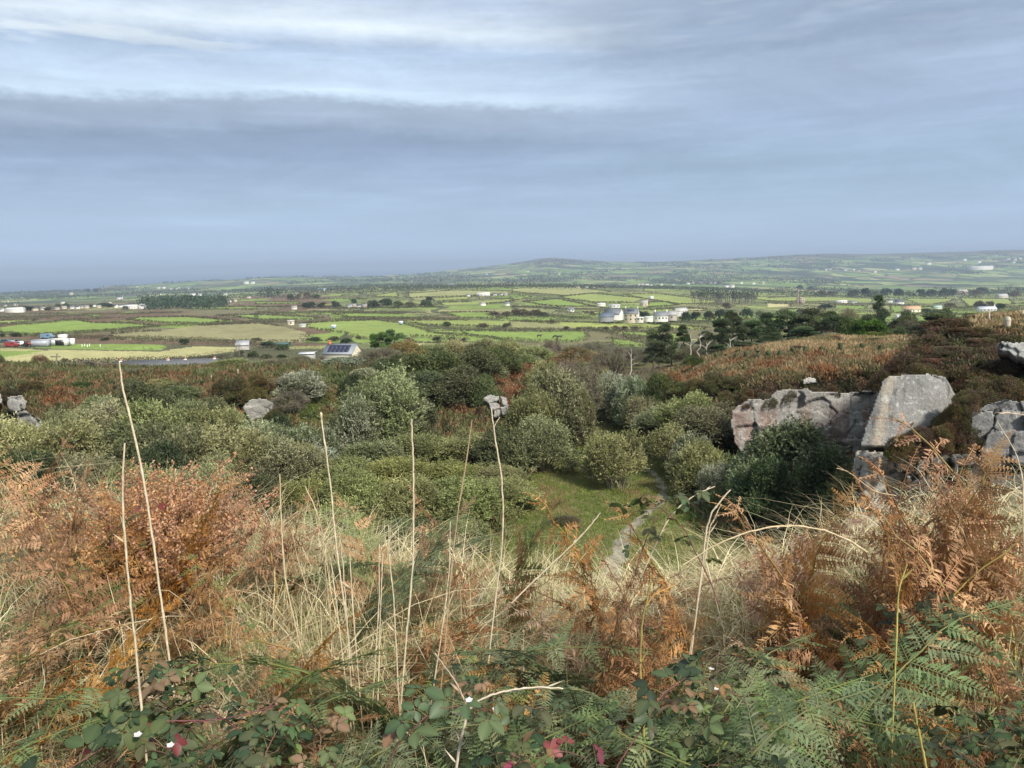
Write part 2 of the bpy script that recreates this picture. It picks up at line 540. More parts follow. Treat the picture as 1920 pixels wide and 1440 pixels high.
def rock_mat():
    mt, T = newmat('granite')
    col = T.node('ShaderNodeVertexColor', layer_name='Col').outputs[0]
    ob = T.node('ShaderNodeNewGeometry').outputs['Position']
    big = T.noise(ob, 0.55, 6, 0.6)
    fine = T.noise(ob, 6.0, 7, 0.7)
    spk = T.node('ShaderNodeTexVoronoi', ins={'Vector': ob, 'Scale': 4.5}).outputs['Distance']
    f = T.math('MULTIPLY', T.mapr(big, 0.3, 0.7, 0.75, 1.25), T.mapr(fine, 0.3, 0.7, 0.72, 1.28))
    fv = T.node('ShaderNodeCombineXYZ', ins={0: f, 1: f, 2: f}).outputs[0]
    c = T.mix(1.0, col, fv, 'MULTIPLY')
    lich = T.mapr(T.noise(ob, 3.3, 5, 0.75, 0.4), 0.56, 0.63, 0, 0.75)
    c = T.mix(lich, c, (0.42, 0.43, 0.40))
    dk = T.math('MULTIPLY', T.mapr(T.noise(T.scale(ob, 1.6, 1.6, 0.25), 1.4, 5, 0.7), 0.55, 0.68, 0, 0.7), 1.0)
    c = T.mix(dk, c, (0.035, 0.033, 0.03))
    c = T.mix(T.mapr(spk, 0.0, 0.22, 0.5, 0.0), c, (0.06, 0.06, 0.058))
    p = T.node('ShaderNodeBsdfPrincipled', ins={'Base Color': c, 'Roughness': 0.85, 'Specular IOR Level': 0.25})
    b = T.node('ShaderNodeBump', ins={'Height': T.math('ADD', T.math('MULTIPLY', big, 1.0), T.math('MULTIPLY', fine, 0.35)), 'Strength': 0.8, 'Distance': 0.25})
    T.l.new(b.outputs[0], p.inputs['Normal'])
    T.l.new(p.outputs[0], T.node('ShaderNodeOutputMaterial').inputs[0])
    return mt


M_ROCK = rock_mat()


def terrain_mat():
    mt, T = newmat('land')
    col = T.node('ShaderNodeVertexColor', layer_name='Col').outputs[0]
    pos = T.node('ShaderNodeNewGeometry').outputs['Position']
    xyz = T.node('ShaderNodeSeparateXYZ', ins={0: pos})
    yy = xyz.outputs[1]
    # near detail
    n_a = T.noise(pos, 1.8, 7, 0.7); n_b = T.noise(pos, 0.16, 5, 0.6); n_c = T.noise(T.scale(pos, 1, 0.4, 1), 0.02, 5, 0.6)
    f = T.math('MULTIPLY', T.mapr(n_a, 0.3, 0.7, 0.7, 1.3), T.math('MULTIPLY', T.mapr(n_b, 0.3, 0.7, 0.82, 1.18), T.mapr(n_c, 0.3, 0.7, 0.85, 1.15)))
    fv = T.node('ShaderNodeCombineXYZ', ins={0: f, 1: f, 2: T.math('MULTIPLY', f, 0.97)}).outputs[0]
    c1 = T.mix(1.0, col, fv, 'MULTIPLY')
    # distant patchwork
    warp = T.noise(pos, 0.002, 3, 0.5, 0, 1)
    pv = T.node('ShaderNodeVectorMath', operation='ADD', ins={0: T.scale(pos, 1, 1, 0), 1: T.scale(warp, 260, 260, 0)}).outputs[0]
    pv2 = T.scale(pv, 1.0, 0.62, 0.0)
    vc = T.node('ShaderNodeTexVoronoi', ins={'Vector': pv2, 'Scale': 0.0062, 'Randomness': 0.85})
    ve = T.node('ShaderNodeTexVoronoi', feature='DISTANCE_TO_EDGE', ins={'Vector': pv2, 'Scale': 0.0062, 'Randomness': 0.85})
    rnd = T.node('ShaderNodeSeparateColor', ins={0: vc.outputs['Color']}).outputs[0]
    fld = T.ramp(rnd, [(0.0, (0.14, 0.20, 0.06)), (0.22, (0.20, 0.27, 0.08)), (0.36, (0.30, 0.30, 0.13)), (0.5, (0.16, 0.21, 0.07)),
                       (0.64, (0.08, 0.10, 0.05)), (0.78, (0.22, 0.18, 0.11)), (0.86, (0.07, 0.09, 0.045))], 'CONSTANT')
    hed = T.mapr(ve.outputs['Distance'], 0.02, 0.06, 1, 0)
    fld = T.mix(hed, fld, (0.045, 0.06, 0.035))
    wood = T.mapr(T.noise(T.scale(pos, 1, 0.5, 0), 0.0016, 5, 0.65), 0.53, 0.60, 0, 1)
    fld = T.mix(wood, fld, (0.04, 0.055, 0.03))
    farm = T.mapr(yy, 1750, 2500, 0, 1, True)
    c = T.mix(farm, c1, fld)
    moor = T.math('MULTIPLY', T.mapr(xyz.outputs[2], -30, 25, 0, 0.85, True), T.mapr(yy, 6500, 8000, 0, 1))
    c = T.mix(moor, c, (0.075, 0.065, 0.045))
    p = T.node('ShaderNodeBsdfPrincipled', ins={'Base Color': c, 'Roughness': 0.95, 'Specular IOR Level': 0.1})
    b = T.node('ShaderNodeBump', ins={'Height': n_a, 'Strength': 0.5, 'Distance': 0.2})
    T.l.new(b.outputs[0], p.inputs['Normal'])
    T.l.new(p.outputs[0], T.node('ShaderNodeOutputMaterial').inputs[0])
    return mt


# ------------------------------------------------------------------ ground sheet, painted with its real cover
def pip(px, py, poly):
    poly = np.asarray(poly, float)
    inside = np.zeros(px.shape, bool)
    x0, y0 = poly[-1]
    for x1, y1 in poly:
        cond = (y0 > py) != (y1 > py)
        with np.errstate(divide='ignore', invalid='ignore'):
            xi = (x1 - x0) * (py - y0) / (y1 - y0 + 1e-12) + x0
        inside ^= cond & (px < xi)
        x0, y0 = x1, y1
    return inside


G1 = (.165, .225, .06); G2 = (.21, .245, .08); G3 = (.235, .24, .105); STR = (.38, .34, .18); OLV = (.22, .205, .11)
FIELDS = [
 ([(0,614),(50,607),(140,600),(175,605),(250,607),(295,612),(225,619),(140,625),(50,630),(0,624)], G1),
 ([(0,601),(70,600),(42,605),(0,607)], G2),
 ([(240,600),(260,595),(350,594),(435,601),(390,607),(300,605)], G1),
 ([(350,576),(480,575),(480,580),(362,580)], G1),
 ([(410,591),(480,590),(480,599),(445,594)], G1),
 ([(162,589),(190,589),(185,594),(150,592)], G1),
 ([(210,626),(300,620),(375,610),(480,606),(530,612),(580,625),(570,642),(480,642),(300,638),(215,636)], OLV),
 ([(50,652),(140,645),(300,646),(315,650),(300,657),(140,655)], G1),
 ([(0,652),(82,656),(300,659),(370,649),(475,652),(450,657),(375,668),(225,680),(140,684),(0,688)], (.32, .30, .15)),
 ([(0,658),(82,658),(0,672)], G1),
 ([(0,691),(35,690),(32,700),(0,700)], G1),
 ([(480,590),(605,596),(587,599),(480,599)], G1),
 ([(572,606),(635,602),(705,600),(755,607),(800,620),(862,632),(780,632),(687,637),(640,624),(580,615)], (.19, .24, .07)),
 ([(625,589),(670,587),(755,589),(805,594),(767,596),(655,595)], G1),
 ([(762,601),(855,600),(957,602),(955,612),(855,611),(797,610),(775,605)], G2),
 ([(862,620),(960,622),(1095,621),(1100,630),(1090,640),(1045,642),(960,638),(870,626)], G1),
 ([(830,586),(925,585),(915,590),(942,597),(865,596)], G1),
 ([(765,550),(855,544),(955,546),(960,550),(870,555),(767,558)], G3),
 ([(810,559),(877,556),(877,562),(815,565)], G2),
 ([(700,554),(745,547),(747,556),(705,556)], G2),
 ([(630,542),(705,540),(700,546),(640,546)], G2),
 ([(720,540),(792,537),(792,542),(722,544)], G2),
 ([(822,567),(880,566),(945,561),(960,560),(960,565),(905,570),(830,572)], G2),
 ([(480,566),(567,567),(562,570),(480,570)], G1),
 ([(567,561),(687,560),(655,563)], G1),
 ([(770,643),(862,644),(830,650),(767,650)], STR),
 ([(517,650),(615,648),(615,654),(545,654)], G3),
 ([(960,542),(1017,536),(1085,539),(1145,547),(1060,554),(960,547)], G3),
 ([(1052,556),(1110,550),(1205,559),(1185,567),(1115,567),(1060,560)], G2),
 ([(982,566),(1047,560),(1115,575),(1035,574)], G1),
 ([(1170,551),(1235,551),(1350,565),(1335,569),(1272,570),(1210,560)], G2),
 ([(1215,567),(1250,566),(1272,572),(1215,576)], G1),
 ([(1210,541),(1335,539),(1342,545),(1205,546)], G2),
 ([(960,560),(997,557),(960,564)], G2),
 ([(965,602),(1160,606),(1235,607),(1327,615),(1320,618),(1210,615),(1085,616),(1045,607)], (.24, .27, .085)),
 ([(1147,622),(1220,624),(1215,632),(1160,626)], G1),
 ([(1142,634),(1212,644),(1210,650),(1160,651)], G1),
 ([(1255,625),(1277,626),(1275,639),(1257,636)], G1),
 ([(1095,585),(1150,584),(1115,591)], G1),
 ([(1270,579),(1322,579),(1320,583),(1275,583)], STR),
 ([(1385,546),(1440,545),(1515,546),(1490,551),(1447,553),(1390,553)], G2),
 ([(1415,556),(1440,557),(1565,557),(1635,560),(1635,566),(1565,565),(1490,565),(1440,564),(1417,562)], G2),
 ([(1695,560),(1787,560),(1782,565),(1752,570),(1715,567)], G2),
 ([(1800,559),(1890,560),(1902,570),(1865,574),(1815,575)], G2),
 ([(1465,580),(1540,580),(1535,586),(1465,587)], G1),
 ([(1565,572),(1625,574),(1625,579),(1565,579)], G1),
 ([(1440,569),(1482,570),(1480,575),(1440,576)], STR),
 ([(1667,572),(1700,572),(1700,586),(1672,587)], G1),
 ([(1670,600),(1692,600),(1690,612),(1672,612)], G1),
 ([(1865,584),(1920,581),(1920,590),(1875,590)], G2),
]
PATH_L = [(1207,876),(1228,900),(1238,921),(1230,942),(1200,968),(1168,995),(1140,1045),(1122,1090)]
PATH_R = [(1215,875),(1240,898),(1251,922),(1246,944),(1218,970),(1190,1000),(1174,1045),(1164,1090)]

us = np.concatenate([np.linspace(-1.15, -0.73, 60)[:-1], np.linspace(-0.73, 0.73, 1150), np.linspace(0.73, 1.15, 60)[1:]])
ysr = np.concatenate([np.linspace(-6, 0.9, 24), np.exp(np.linspace(math.log(1.0), math.log(14000), 760))])
UG, YG = np.meshgrid(us, ysr)
XG = UG * (np.maximum(YG, -2) + 6)
ZG = zfun(XG, YG)
P = np.stack([XG, YG, ZG], -1).reshape(-1, 3)
ppx, ppy = proj(P)
yv = P[:, 1]
ppx = np.where(yv < 0.5, -9999, ppx)
base = np.tile(np.array([.085, .085, .05]), (len(P), 1))
nz = fbm(P[:, 0] / 60, P[:, 1] / 110, 4, 21)
scrub = np.where(nz[:, None] > 0.5, np.array([[.12, .135, .06]]), np.array([[.135, .125, .07]]))
base[yv > 300] = scrub[yv > 300]
lft = (yv > 300) & (ppx < 620) & (nz > 0.42)
base[lft] = (.125, .085, .058)
mid_ = np.where((yv > 330) & (yv < 2600))[0]
uu = (P[mid_, 0] + 60 * (fbm(P[mid_, 0] / 160, P[mid_, 1] / 200, 2, 31) - .5)) / 88 + .25 * P[mid_, 1] / 120
vv = (P[mid_, 1] + 90 * (fbm(P[mid_, 0] / 160, P[mid_, 1] / 200, 2, 32) - .5)) / 118
ci, cj = np.floor(uu), np.floor(vv); fu, fv = uu - ci, vv - cj
rc_ = srand(ci, cj, 17); r2_ = srand(ci, cj, 18)
bd_ = np.minimum(np.minimum(fu, 1 - fu) * 88, np.minimum(fv, 1 - fv) * 118)
okf = (rc_ < np.where(ppx[mid_] < 620, .38, .74)) & (nz[mid_] < .62)
fc_ = np.where((r2_ < .5)[:, None], [[.165, .22, .06]], np.where((r2_ < .7)[:, None], [[.19, .22, .08]], [[.21, .21, .10]]))
fc_ = np.where((bd_ < 4.5)[:, None], [[.07, .075, .04]], fc_)
base[mid_[okf]] = fc_[okf]
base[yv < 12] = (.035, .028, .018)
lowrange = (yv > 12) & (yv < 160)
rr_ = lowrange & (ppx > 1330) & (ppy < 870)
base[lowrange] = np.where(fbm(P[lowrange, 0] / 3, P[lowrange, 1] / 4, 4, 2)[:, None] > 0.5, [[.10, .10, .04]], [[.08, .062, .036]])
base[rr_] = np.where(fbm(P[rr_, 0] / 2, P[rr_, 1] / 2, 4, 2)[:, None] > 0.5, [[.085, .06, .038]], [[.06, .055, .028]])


def paint(poly, col, y0, y1, jit=0.0):
    k = (yv > y0) & (yv < y1)
    q = np.where(k)[0]
    jx = (fbm(P[q, 0] / 3, P[q, 1] / 3, 3, 77) - 0.5) * jit; jy = (fbm(P[q, 0] / 3, P[q, 1] / 3, 3, 78) - 0.5) * jit * 0.6
    ins = pip(ppx[q] + jx, ppy[q] + jy, poly)
    base[q[ins]] = col


for poly, c in FIELDS:
    paint(poly, c, 175, 3500)
BRK = (.17, .085, .04)
paint([(930,860),(1100,840),(1110,790),(1200,780),(1290,850),(1330,960),(1260,1100),(900,1100),(900,1000),(980,920)], (.135, .135, .055), 34, 110, 30)
paint([(960,870),(1090,858),(1110,900),(1060,960),(960,930)], (.15, .125, .055), 40, 80, 40)
paint([(1150,950),(1230,880),(1240,930),(1180,980)], (.16, .13, .055), 40, 80, 40)
paint([(1220,850),(1300,880),(1330,960),(1250,990),(1265,920)], (.13, .17, .045), 34, 110, 20)
paint([(1080,840),(1200,790),(1210,830),(1100,870)], (.13, .19, .03), 50, 110, 20)
paint([(590,700),(628,700),(660,745),(650,800),(600,850),(570,830),(600,760)], (.13, .19, .035), 60, 125, 20)
paint([(40,700),(330,705),(340,750),(200,820),(60,830)], BRK, 60, 130, 60)
paint([(290,660),(520,660),(520,720),(440,790),(340,750)], BRK, 60, 130, 60)
paint([(780,700),(900,640),(1010,640),(1000,760),(940,820),(820,820)], BRK, 60, 130, 60)
paint([(1180,680),(1320,665),(1700,670),(1690,700),(1300,725),(1190,730)], (.22, .12, .055), 60, 110, 30)
paint([(1400,670),(1480,615),(1600,615),(1700,665),(1690,690),(1440,690)], (.27, .2, .10), 66, 110, 25)
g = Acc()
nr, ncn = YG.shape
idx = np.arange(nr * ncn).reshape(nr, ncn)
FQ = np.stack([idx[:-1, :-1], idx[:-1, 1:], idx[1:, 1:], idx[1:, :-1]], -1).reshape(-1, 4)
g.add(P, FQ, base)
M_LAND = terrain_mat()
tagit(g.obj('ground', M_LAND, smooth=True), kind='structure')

# sea
mt, T = newmat('sea_water')
pos = T.node('ShaderNodeNewGeometry').outputs['Position']
p = T.node('ShaderNodeBsdfPrincipled', ins={'Base Color': (0.05, 0.09, 0.14), 'Roughness': 0.5, 'Specular IOR Level': 0.4})
b = T.node('ShaderNodeBump', ins={'Height': T.noise(pos, 0.02, 5, 0.6), 'Strength': 0.5, 'Distance': 4.0})
T.l.new(b.outputs[0], p.inputs['Normal'])
T.l.new(p.outputs[0], T.node('ShaderNodeOutputMaterial').inputs[0])
s = Acc(); s.add([[-42000, 3500, -150], [-2600, 3500, -150], [-1500, 12500, -150], [30000, 12900, -150], [30000, 43000, -150], [-42000, 43000, -150]], [[0, 1, 2, 3, 4, 5]], (0.05, 0.09, 0.14))
tagit(s.obj('sea', mt), kind='structure')

# haze: even, pale, round the camera and the whole scene
hz = Acc(); box(hz, -43000, 43000, -1500, 44000, -196, 135, (1, 1, 1))
mt, T = newmat('haze_air')
vol = T.node('ShaderNodeVolumePrincipled', ins={'Color': (0.45, 0.555, 0.72), 'Density': 1.0e-4, 'Anisotropy': 0.0})
T.l.new(vol.outputs[0], T.node('ShaderNodeOutputMaterial').inputs['Volume'])
tagit(hz.obj('haze', mt), kind='stuff')

# footpath
pl = [ground(*q, 28, 110) for q in PATH_L]; pr = [ground(*q, 28, 110) for q in PATH_R]


def resamp(a, n):
    a = np.array(a); t = np.linspace(0, 1, len(a)); T2 = np.linspace(0, 1, n)
    return np.stack([np.interp(T2, t, a[:, i]) for i in range(3)], 1)


A1 = resamp(pl, 60); A2 = resamp(pr, 60)
V = []
for k in range(6):
    q = A1 * (1 - k / 5) + A2 * k / 5
    q[:, 0] += (fbm(q[:, 1] / 0.8, q[:, 0] * 0 + k * 0.3, 3, 55) - 0.5) * 0.8
    q[:, 2] = zfun(q[:, 0], q[:, 1]) + 0.03
    V.append(q)
V = np.stack(V, 1).reshape(-1, 3)
i_ = np.arange(59)[:, None] * 6; j_ = np.arange(5)[None]
fp = Acc(); fp.add(V, np.stack([i_ + j_, i_ + j_ + 1, i_ + 7 + j_, i_ + 6 + j_], -1).reshape(-1, 4), (.21, .19, .145))
tagit(fp.obj('path', flat_mat('trodden_earth', 0.95, 0.1, 1.5, 0.4)), kind='structure')

# ------------------------------------------------------------------ vegetation prototypes
RNG = np.random.default_rng(11)


def dome_lobes(k, rng, flat=0.8, spread=0.72, r0=0.17, r1=0.34):
    """lobes of a crown in unit space: x,y in [-1,1], z in [0,1]"""
    out = []
    for i in range(k):
        a = rng.uniform(0, 2 * math.pi); h = rng.uniform(0.0, 1.0)
        rr = spread * math.sqrt(max(0, 1 - (h * 0.92) ** 2)) * rng.uniform(0.55, 1.1)
        out.append((math.cos(a) * rr, math.sin(a) * rr, 0.16 + h * 0.6 * flat / 0.8, rng.uniform(r0, r1)))
    return out


def crown(lobes, R, H, n_sh, per, L, Wd, pal, up=0.6, shoot=0.5, seed=0, zsq=1.0, bare=0.0, twigcol=None, jit=0.35, tiltn=0.6):
    """leafy shoots growing out of the lobes; each leaf is a small rhombus"""
    rng = np.random.default_rng(seed)
    acc = Acc()
    lb = np.array(lobes)
    pr_ = lb[:, 3] ** 2; pr_ /= pr_.sum()
    li = rng.choice(len(lb), n_sh, p=pr_)
    d = unit(rng.normal(size=(n_sh, 3)))
    d[:, 2] = np.abs(d[:, 2]) * 0.85 - 0.18
    out = lb[li, :3] - np.array([0, 0, 0.25])
    d = unit(d + unit(out) * 0.45)
    rad = lb[li, 3] * (0.55 + 0.5 * rng.random(n_sh) ** 0.6)
    c = lb[li, :3] + d * rad[:, None] * np.array([1, 1, zsq])
    P0 = c * np.array([R, R, H])
    P0[:, 2] = np.maximum(P0[:, 2], 0.05)
    D = unit(d * np.array([1, 1, 0.8]) + np.array([0, 0, up]) + rng.normal(size=(n_sh, 3)) * jit)
    sl = shoot * (0.5 + rng.random(n_sh))
    pal = np.array(pal, float) * 1.3
    lc = rng.integers(0, len(pal), len(lb)); 
    pick = np.where(rng.random(n_sh) < 0.6, lc[li], rng.integers(0, len(pal), n_sh))
    lv = 0.72 + 0.56 * rng.random(len(lb))
    colr = pal[pick] * (0.8 + 0.4 * rng.random((n_sh, 1))) * lv[li][:, None]
    n = n_sh * per
    k = np.tile((np.arange(per) + 0.5) / per, n_sh)
    PP = np.repeat(P0, per, 0) + np.repeat(D * sl[:, None], per, 0) * k[:, None]
    DD = unit(np.repeat(D, per, 0) * 0.8 + rng.normal(size=(n, 3)) * tiltn)
    NN = unit(rng.normal(size=(n, 3)) + np.array([0.0, -0.2, 0.7]))
    CC = np.repeat(colr, per, 0) * (0.85 + 0.3 * rng.random((n, 1)))
    ll = L * (0.7 + 0.6 * rng.random(n))
    keep = rng.random(n) > bare
    cards(acc, PP[keep], DD[keep], NN[keep], ll[keep], ll[keep] * (Wd / L), CC[keep])
    if twigcol is not None:
        kk = rng.random(n_sh) < 0.55
        q = P0[kk]; back = q - D[kk] * sl[kk][:, None] * 1.2
        vec = q + D[kk] * sl[kk][:, None] - back
        cards(acc, back, vec, rng.normal(size=vec.shape), np.linalg.norm(vec, axis=1), 0.035, np.tile(twigcol, (len(q), 1)))
    return acc


def limbs(acc, lobes, R, H, seed, tr=0.12, col=(.12, .10, .08), n=9, fork=0.25, lean=0.0, multi=False):
    rng = np.random.default_rng(seed)
    lb = np.array(lobes)
    lb = lb[rng.permutation(len(lb))[:n]]
    f = np.array([lean * R, 0, fork * H])
    if not multi:
        pts = np.array([[0, 0, -0.6], [lean * R * 0.3 + 0.05, 0.03, fork * H * 0.5], f])
        tube(acc, pts, [tr * 1.25, tr, tr * 0.85], np.array(col), 7)
    for l in lb:
        e = l[:3] * np.array([R, R, H])
        st = f if not multi else np.array([rng.normal() * 0.25, rng.normal() * 0.25, -0.5])
        mid_ = (st + e) / 2 + rng.normal(size=3) * 0.1 * R * np.array([1, 1, 0.4]) - np.array([0, 0, 0.05 * H])
        pts = np.array([st, st * 0.5 + mid_ * 0.5 + rng.normal(size=3) * 0.03 * R, mid_, mid_ * 0.45 + e * 0.55, e])
        tube(acc, pts, np.array([0.62, 0.5, 0.4, 0.28, 0.1]) * tr, np.array(col) * rng.uniform(0.8, 1.3), 5)


SAL = [(.185, .192, .088), (.145, .155, .068), (.225, .23, .12), (.12, .13, .055)]
PALE = [(.20, .22, .14), (.25, .27, .19), (.13, .15, .08), (.10, .12, .06), (.30, .31, .23)]
OLI = [(.18, .185, .072), (.145, .155, .055), (.22, .22, .09), (.125, .13, .05)]
DRK = [(.048, .070, .032), (.066, .088, .038), (.036, .054, .025), (.085, .105, .046)]
DOL = [(.09, .105, .045), (.065, .08, .034), (.12, .135, .058), (.075, .085, .038)]
BAR = [(.15, .125, .095), (.12, .11, .07), (.19, .16, .12), (.11, .12, .055)]
RUS = [(.16, .10, .05), (.13, .11, .05), (.10, .10, .045), (.20, .12, .06)]
HEA = [(.095, .06, .038), (.075, .07, .028), (.13, .08, .045), (.055, .05, .024), (.10, .10, .036), (.10, .05, .04)]
GOR = [(.05, .075, .022), (.07, .09, .03), (.10, .11, .03), (.04, .055, .02)]
CYP = [(.05, .085, .022), (.08, .13, .03), (.035, .06, .018), (.11, .16, .04)]
BRG = [(.10, .15, .035), (.13, .18, .045), (.075, .115, .03), (.06, .09, .025)]


def make_bush(kind, seed, name='sallow_bush', cat='bush'):
    """unit-scaled bush: radius 2.5 m, height 4 m"""
    R, H = 2.5, 4.0
    rng = np.random.default_rng(seed)
    par = dict(
        sallow=(SAL, 34, 3000, 8, .15, .06, .35, .42, 0), pale=(PALE, 30, 2700, 8, .16, .07, .4, .42, 0),
        olive=(OLI, 36, 3000, 8, .14, .06, .5, .42, 0), dark=(DRK, 30, 3300, 8, .15, .075, .3, .3, 0),
        doliv=(DOL, 32, 3000, 8, .16, .08, .3, .36, 0), bare=(BAR, 26, 2400, 7, .13, .045, .35, .5, .15),
        rust=(RUS, 22, 2200, 7, .16, .07, .5, .4, 0), heath=(HEA, 26, 3400, 7, .17, .05, .45, .3, 0),
        gorse=(GOR, 20, 2600, 8, .15, .05, .7, .35, 0), bright=(BRG, 20, 2600, 8, .17, .09, .5, .35, 0))[kind]
    pal, k, ns, per, L, Wd, up, sh, bare = par
    lobes = dome_lobes(k, rng)
    t = thing(name, None, cat)
    a = crown(lobes, R, H, ns, per, L, Wd, pal, up, sh, seed, 1.0, bare, (.13, .11, .085) if kind in ('bare', 'sallow', 'pale') else None)
    c = a.obj('crown', M_LEAF, t)
    b = Acc(); limbs(b, lobes, R, H, seed, 0.11, (.13, .115, .09), 12, 0.2, 0, True)
    tr = b.obj('trunk', M_BARK, t)
    return Proto(t, [c, tr])


def make_pine(seed, kind='pine'):
    """R 3, H 8: bare leaning trunk with layered flat pads"""
    rng = np.random.default_rng(seed)
    R, H = 3.0, 8.0
    lobes = []
    if kind == 'pine':
        for i in range(26):
            h = rng.uniform(0.34, 0.97); a = rng.uniform(0, 6.28); rr = (1.08 - h) * 1.15 * rng.uniform(0.3, 1.0) + 0.1
            lobes.append((math.cos(a) * rr + 0.12, math.sin(a) * rr, h, rng.uniform(0.15, 0.33)))
        zsq = 0.34; up = 0.5
    elif kind == 'cypress':
        for i in range(26):
            h = rng.uniform(0.1, 0.9); a = rng.uniform(0, 6.28); rr = 0.7 * math.sqrt(1 - (h * .85) ** 2) * rng.uniform(0.5, 1.0)
            lobes.append((math.cos(a) * rr, math.sin(a) * rr, h, rng.uniform(0.16, 0.26)))
        zsq = 0.45; up = 0.9
    elif kind == 'cone':
        for i in range(46):
            h = rng.uniform(0.04, 1.0); a = rng.uniform(0, 6.28); rr = 0.78 * (1.02 - h) * rng.uniform(0.6, 1.0)
            lobes.append((math.cos(a) * rr, math.sin(a) * rr, h * 0.95, 0.07 + 0.16 * (1 - h)))
        zsq = 0.5; up = 0.25
    else:      # tall narrow layered tree
        for i in range(24):
            h = rng.uniform(0.12, 0.95); a = rng.uniform(0, 6.28); rr = (0.25 + 0.5 * math.sin(h * 3.1)) * rng.uniform(0.3, 1.0)
            lobes.append((math.cos(a) * rr, math.sin(a) * rr, h, rng.uniform(0.18, 0.3)))
        zsq = 0.3; up = 0.3
    pal = {'pine': DRK, 'cypress': CYP, 'cone': [(.05, .07, .035), (.04, .06, .03), (.075, .095, .045)], 'layer': DRK}[kind]
    name = {'pine': 'pine_tree', 'cypress': 'cypress_tree', 'cone': 'conifer_tree', 'layer': 'pine_tree'}[kind]
    t = thing(name, None, 'tree')
    c = crown(lobes, R, H, 2600, 8, .26, .07, pal, up, .4, seed, zsq).obj('crown', M_LEAF, t)
    b = Acc()
    ax = np.array([[0, 0, -0.5], [0.1, 0.05, H * 0.3], [-0.1, 0, H * 0.55], [0.25, 0, H * 0.78], [0.2, 0, H * 0.95]])
    tube(b, ax, [0.2, 0.16, 0.13, 0.08, 0.03], np.array((.13, .11, .095)), 7)
    for l in lobes[:16]:
        e = np.array(l[:3]) * np.array([R, R, H]); z0 = max(0.4, e[2] - 1.0)
        s0 = np.array([np.interp(z0, ax[:, 2], ax[:, 0]), 0, z0])
        tube(b, np.array([s0, (s0 + e) / 2 + np.array([0, 0, -0.12]), e]), [0.07, 0.05, 0.02], np.array((.14, .12, .10)), 5)
    tr = b.obj('trunk', M_BARK, t)
    return Proto(t, [c, tr])


def make_far(kind, seed, name='field_tree'):
    """lighter tree for 250 m and beyond: R 2.5, H 4"""
    rng = np.random.default_rng(seed)
    pal = dict(far=[(.06, .075, .035), (.085, .095, .045), (.045, .06, .03)], farb=[(.12, .095, .065), (.09, .08, .045), (.14, .11, .08)],
               fard=[(.03, .05, .025), (.045, .065, .03)], farg=[(.11, .13, .06), (.14, .16, .08), (.09, .10, .05)])[kind]
    lobes = dome_lobes(12, rng, spread=0.6, r0=.3, r1=.45)
    t = thing(name, None, 'tree')
    c = crown(lobes, 2.5, 4.0, 420, 4, .5, .28, pal, .5, .45, seed).obj('crown', M_LEAF, t)
    b = Acc(); limbs(b, lobes, 2.5, 4.0, seed, 0.14, (.10, .09, .075), 5, 0.2)
    tr = b.obj('trunk', M_BARK, t)
    return Proto(t, [c, tr])


NAMES = dict(sallow='sallow_bush', pale='sallow_bush', olive='willow_bush', dark='holly_bush', doliv='oak_scrub', bare='hawthorn_bush',
             rust='hawthorn_bush', heath='heather_bush', gorse='gorse_bush', bright='laurel_bush')
PR = {}
for q, k in enumerate(['sallow', 'pale', 'olive', 'dark', 'doliv', 'bare', 'rust', 'heath', 'gorse', 'bright']):
    PR[k] = [make_bush(k, 100 + q * 7 + j, NAMES[k]) for j in range(3 if k in ('sallow', 'olive', 'heath', 'doliv') else 2)]
for q, k in enumerate(['pine', 'cypress', 'cone', 'layer']):
    PR[k] = [make_pine(300 + q * 9 + j, k) for j in range(2)]
for q, k in enumerate(['far', 'farb', 'fard', 'farg']):
    PR[k] = [make_far(k, 400 + q * 9 + j) for j in range(3)]
SIZE = {}
for k, l_ in PR.items():
    me = KIDS[l_[0].root.name][0].data
    v_ = np.empty(len(me.vertices) * 3, np.float32); me.vertices.foreach_get('co', v_); v_ = v_.reshape(-1, 3)
    SIZE[k] = (float(np.percentile(np.hypot(v_[:, 0], v_[:, 1]), 96)), float(np.percentile(v_[:, 2], 99)))
RR = random.Random(5)
CNT = {}


ORD = {}
WORDS = ['leftmost', 'second from the left', 'third from the left', 'fourth from the left', 'fifth from the left', 'sixth from the left', 'seventh from the left', 'eighth from the left',
         'ninth from the left', 'tenth from the left', 'eleventh from the left', 'twelfth from the left', 'thirteenth from the left', 'fourteenth from the left', 'fifteenth from the left',
         'sixteenth from the left', 'seventeenth from the left', 'eighteenth from the left', 'nineteenth from the left', 'twentieth from the left', 'twenty-first from the left', 'twenty-second from the left', 'twenty-third from the left', 'twenty-fourth from the left',
         'twenty-fifth from the left', 'twenty-sixth from the left', 'twenty-seventh from the left']


def number_groups():
    for gname, lst in ORD.items():
        if len(lst) < 2: continue
        lst.sort(key=lambda q: q[0])
        for i, (_, o) in enumerate(lst):
            w_ = 'rightmost' if i == len(lst) - 1 else (WORDS[i] if i < len(WORDS) else None)
            if w_: o['label'] = w_ + ' ' + o['label']
    ORD.clear()


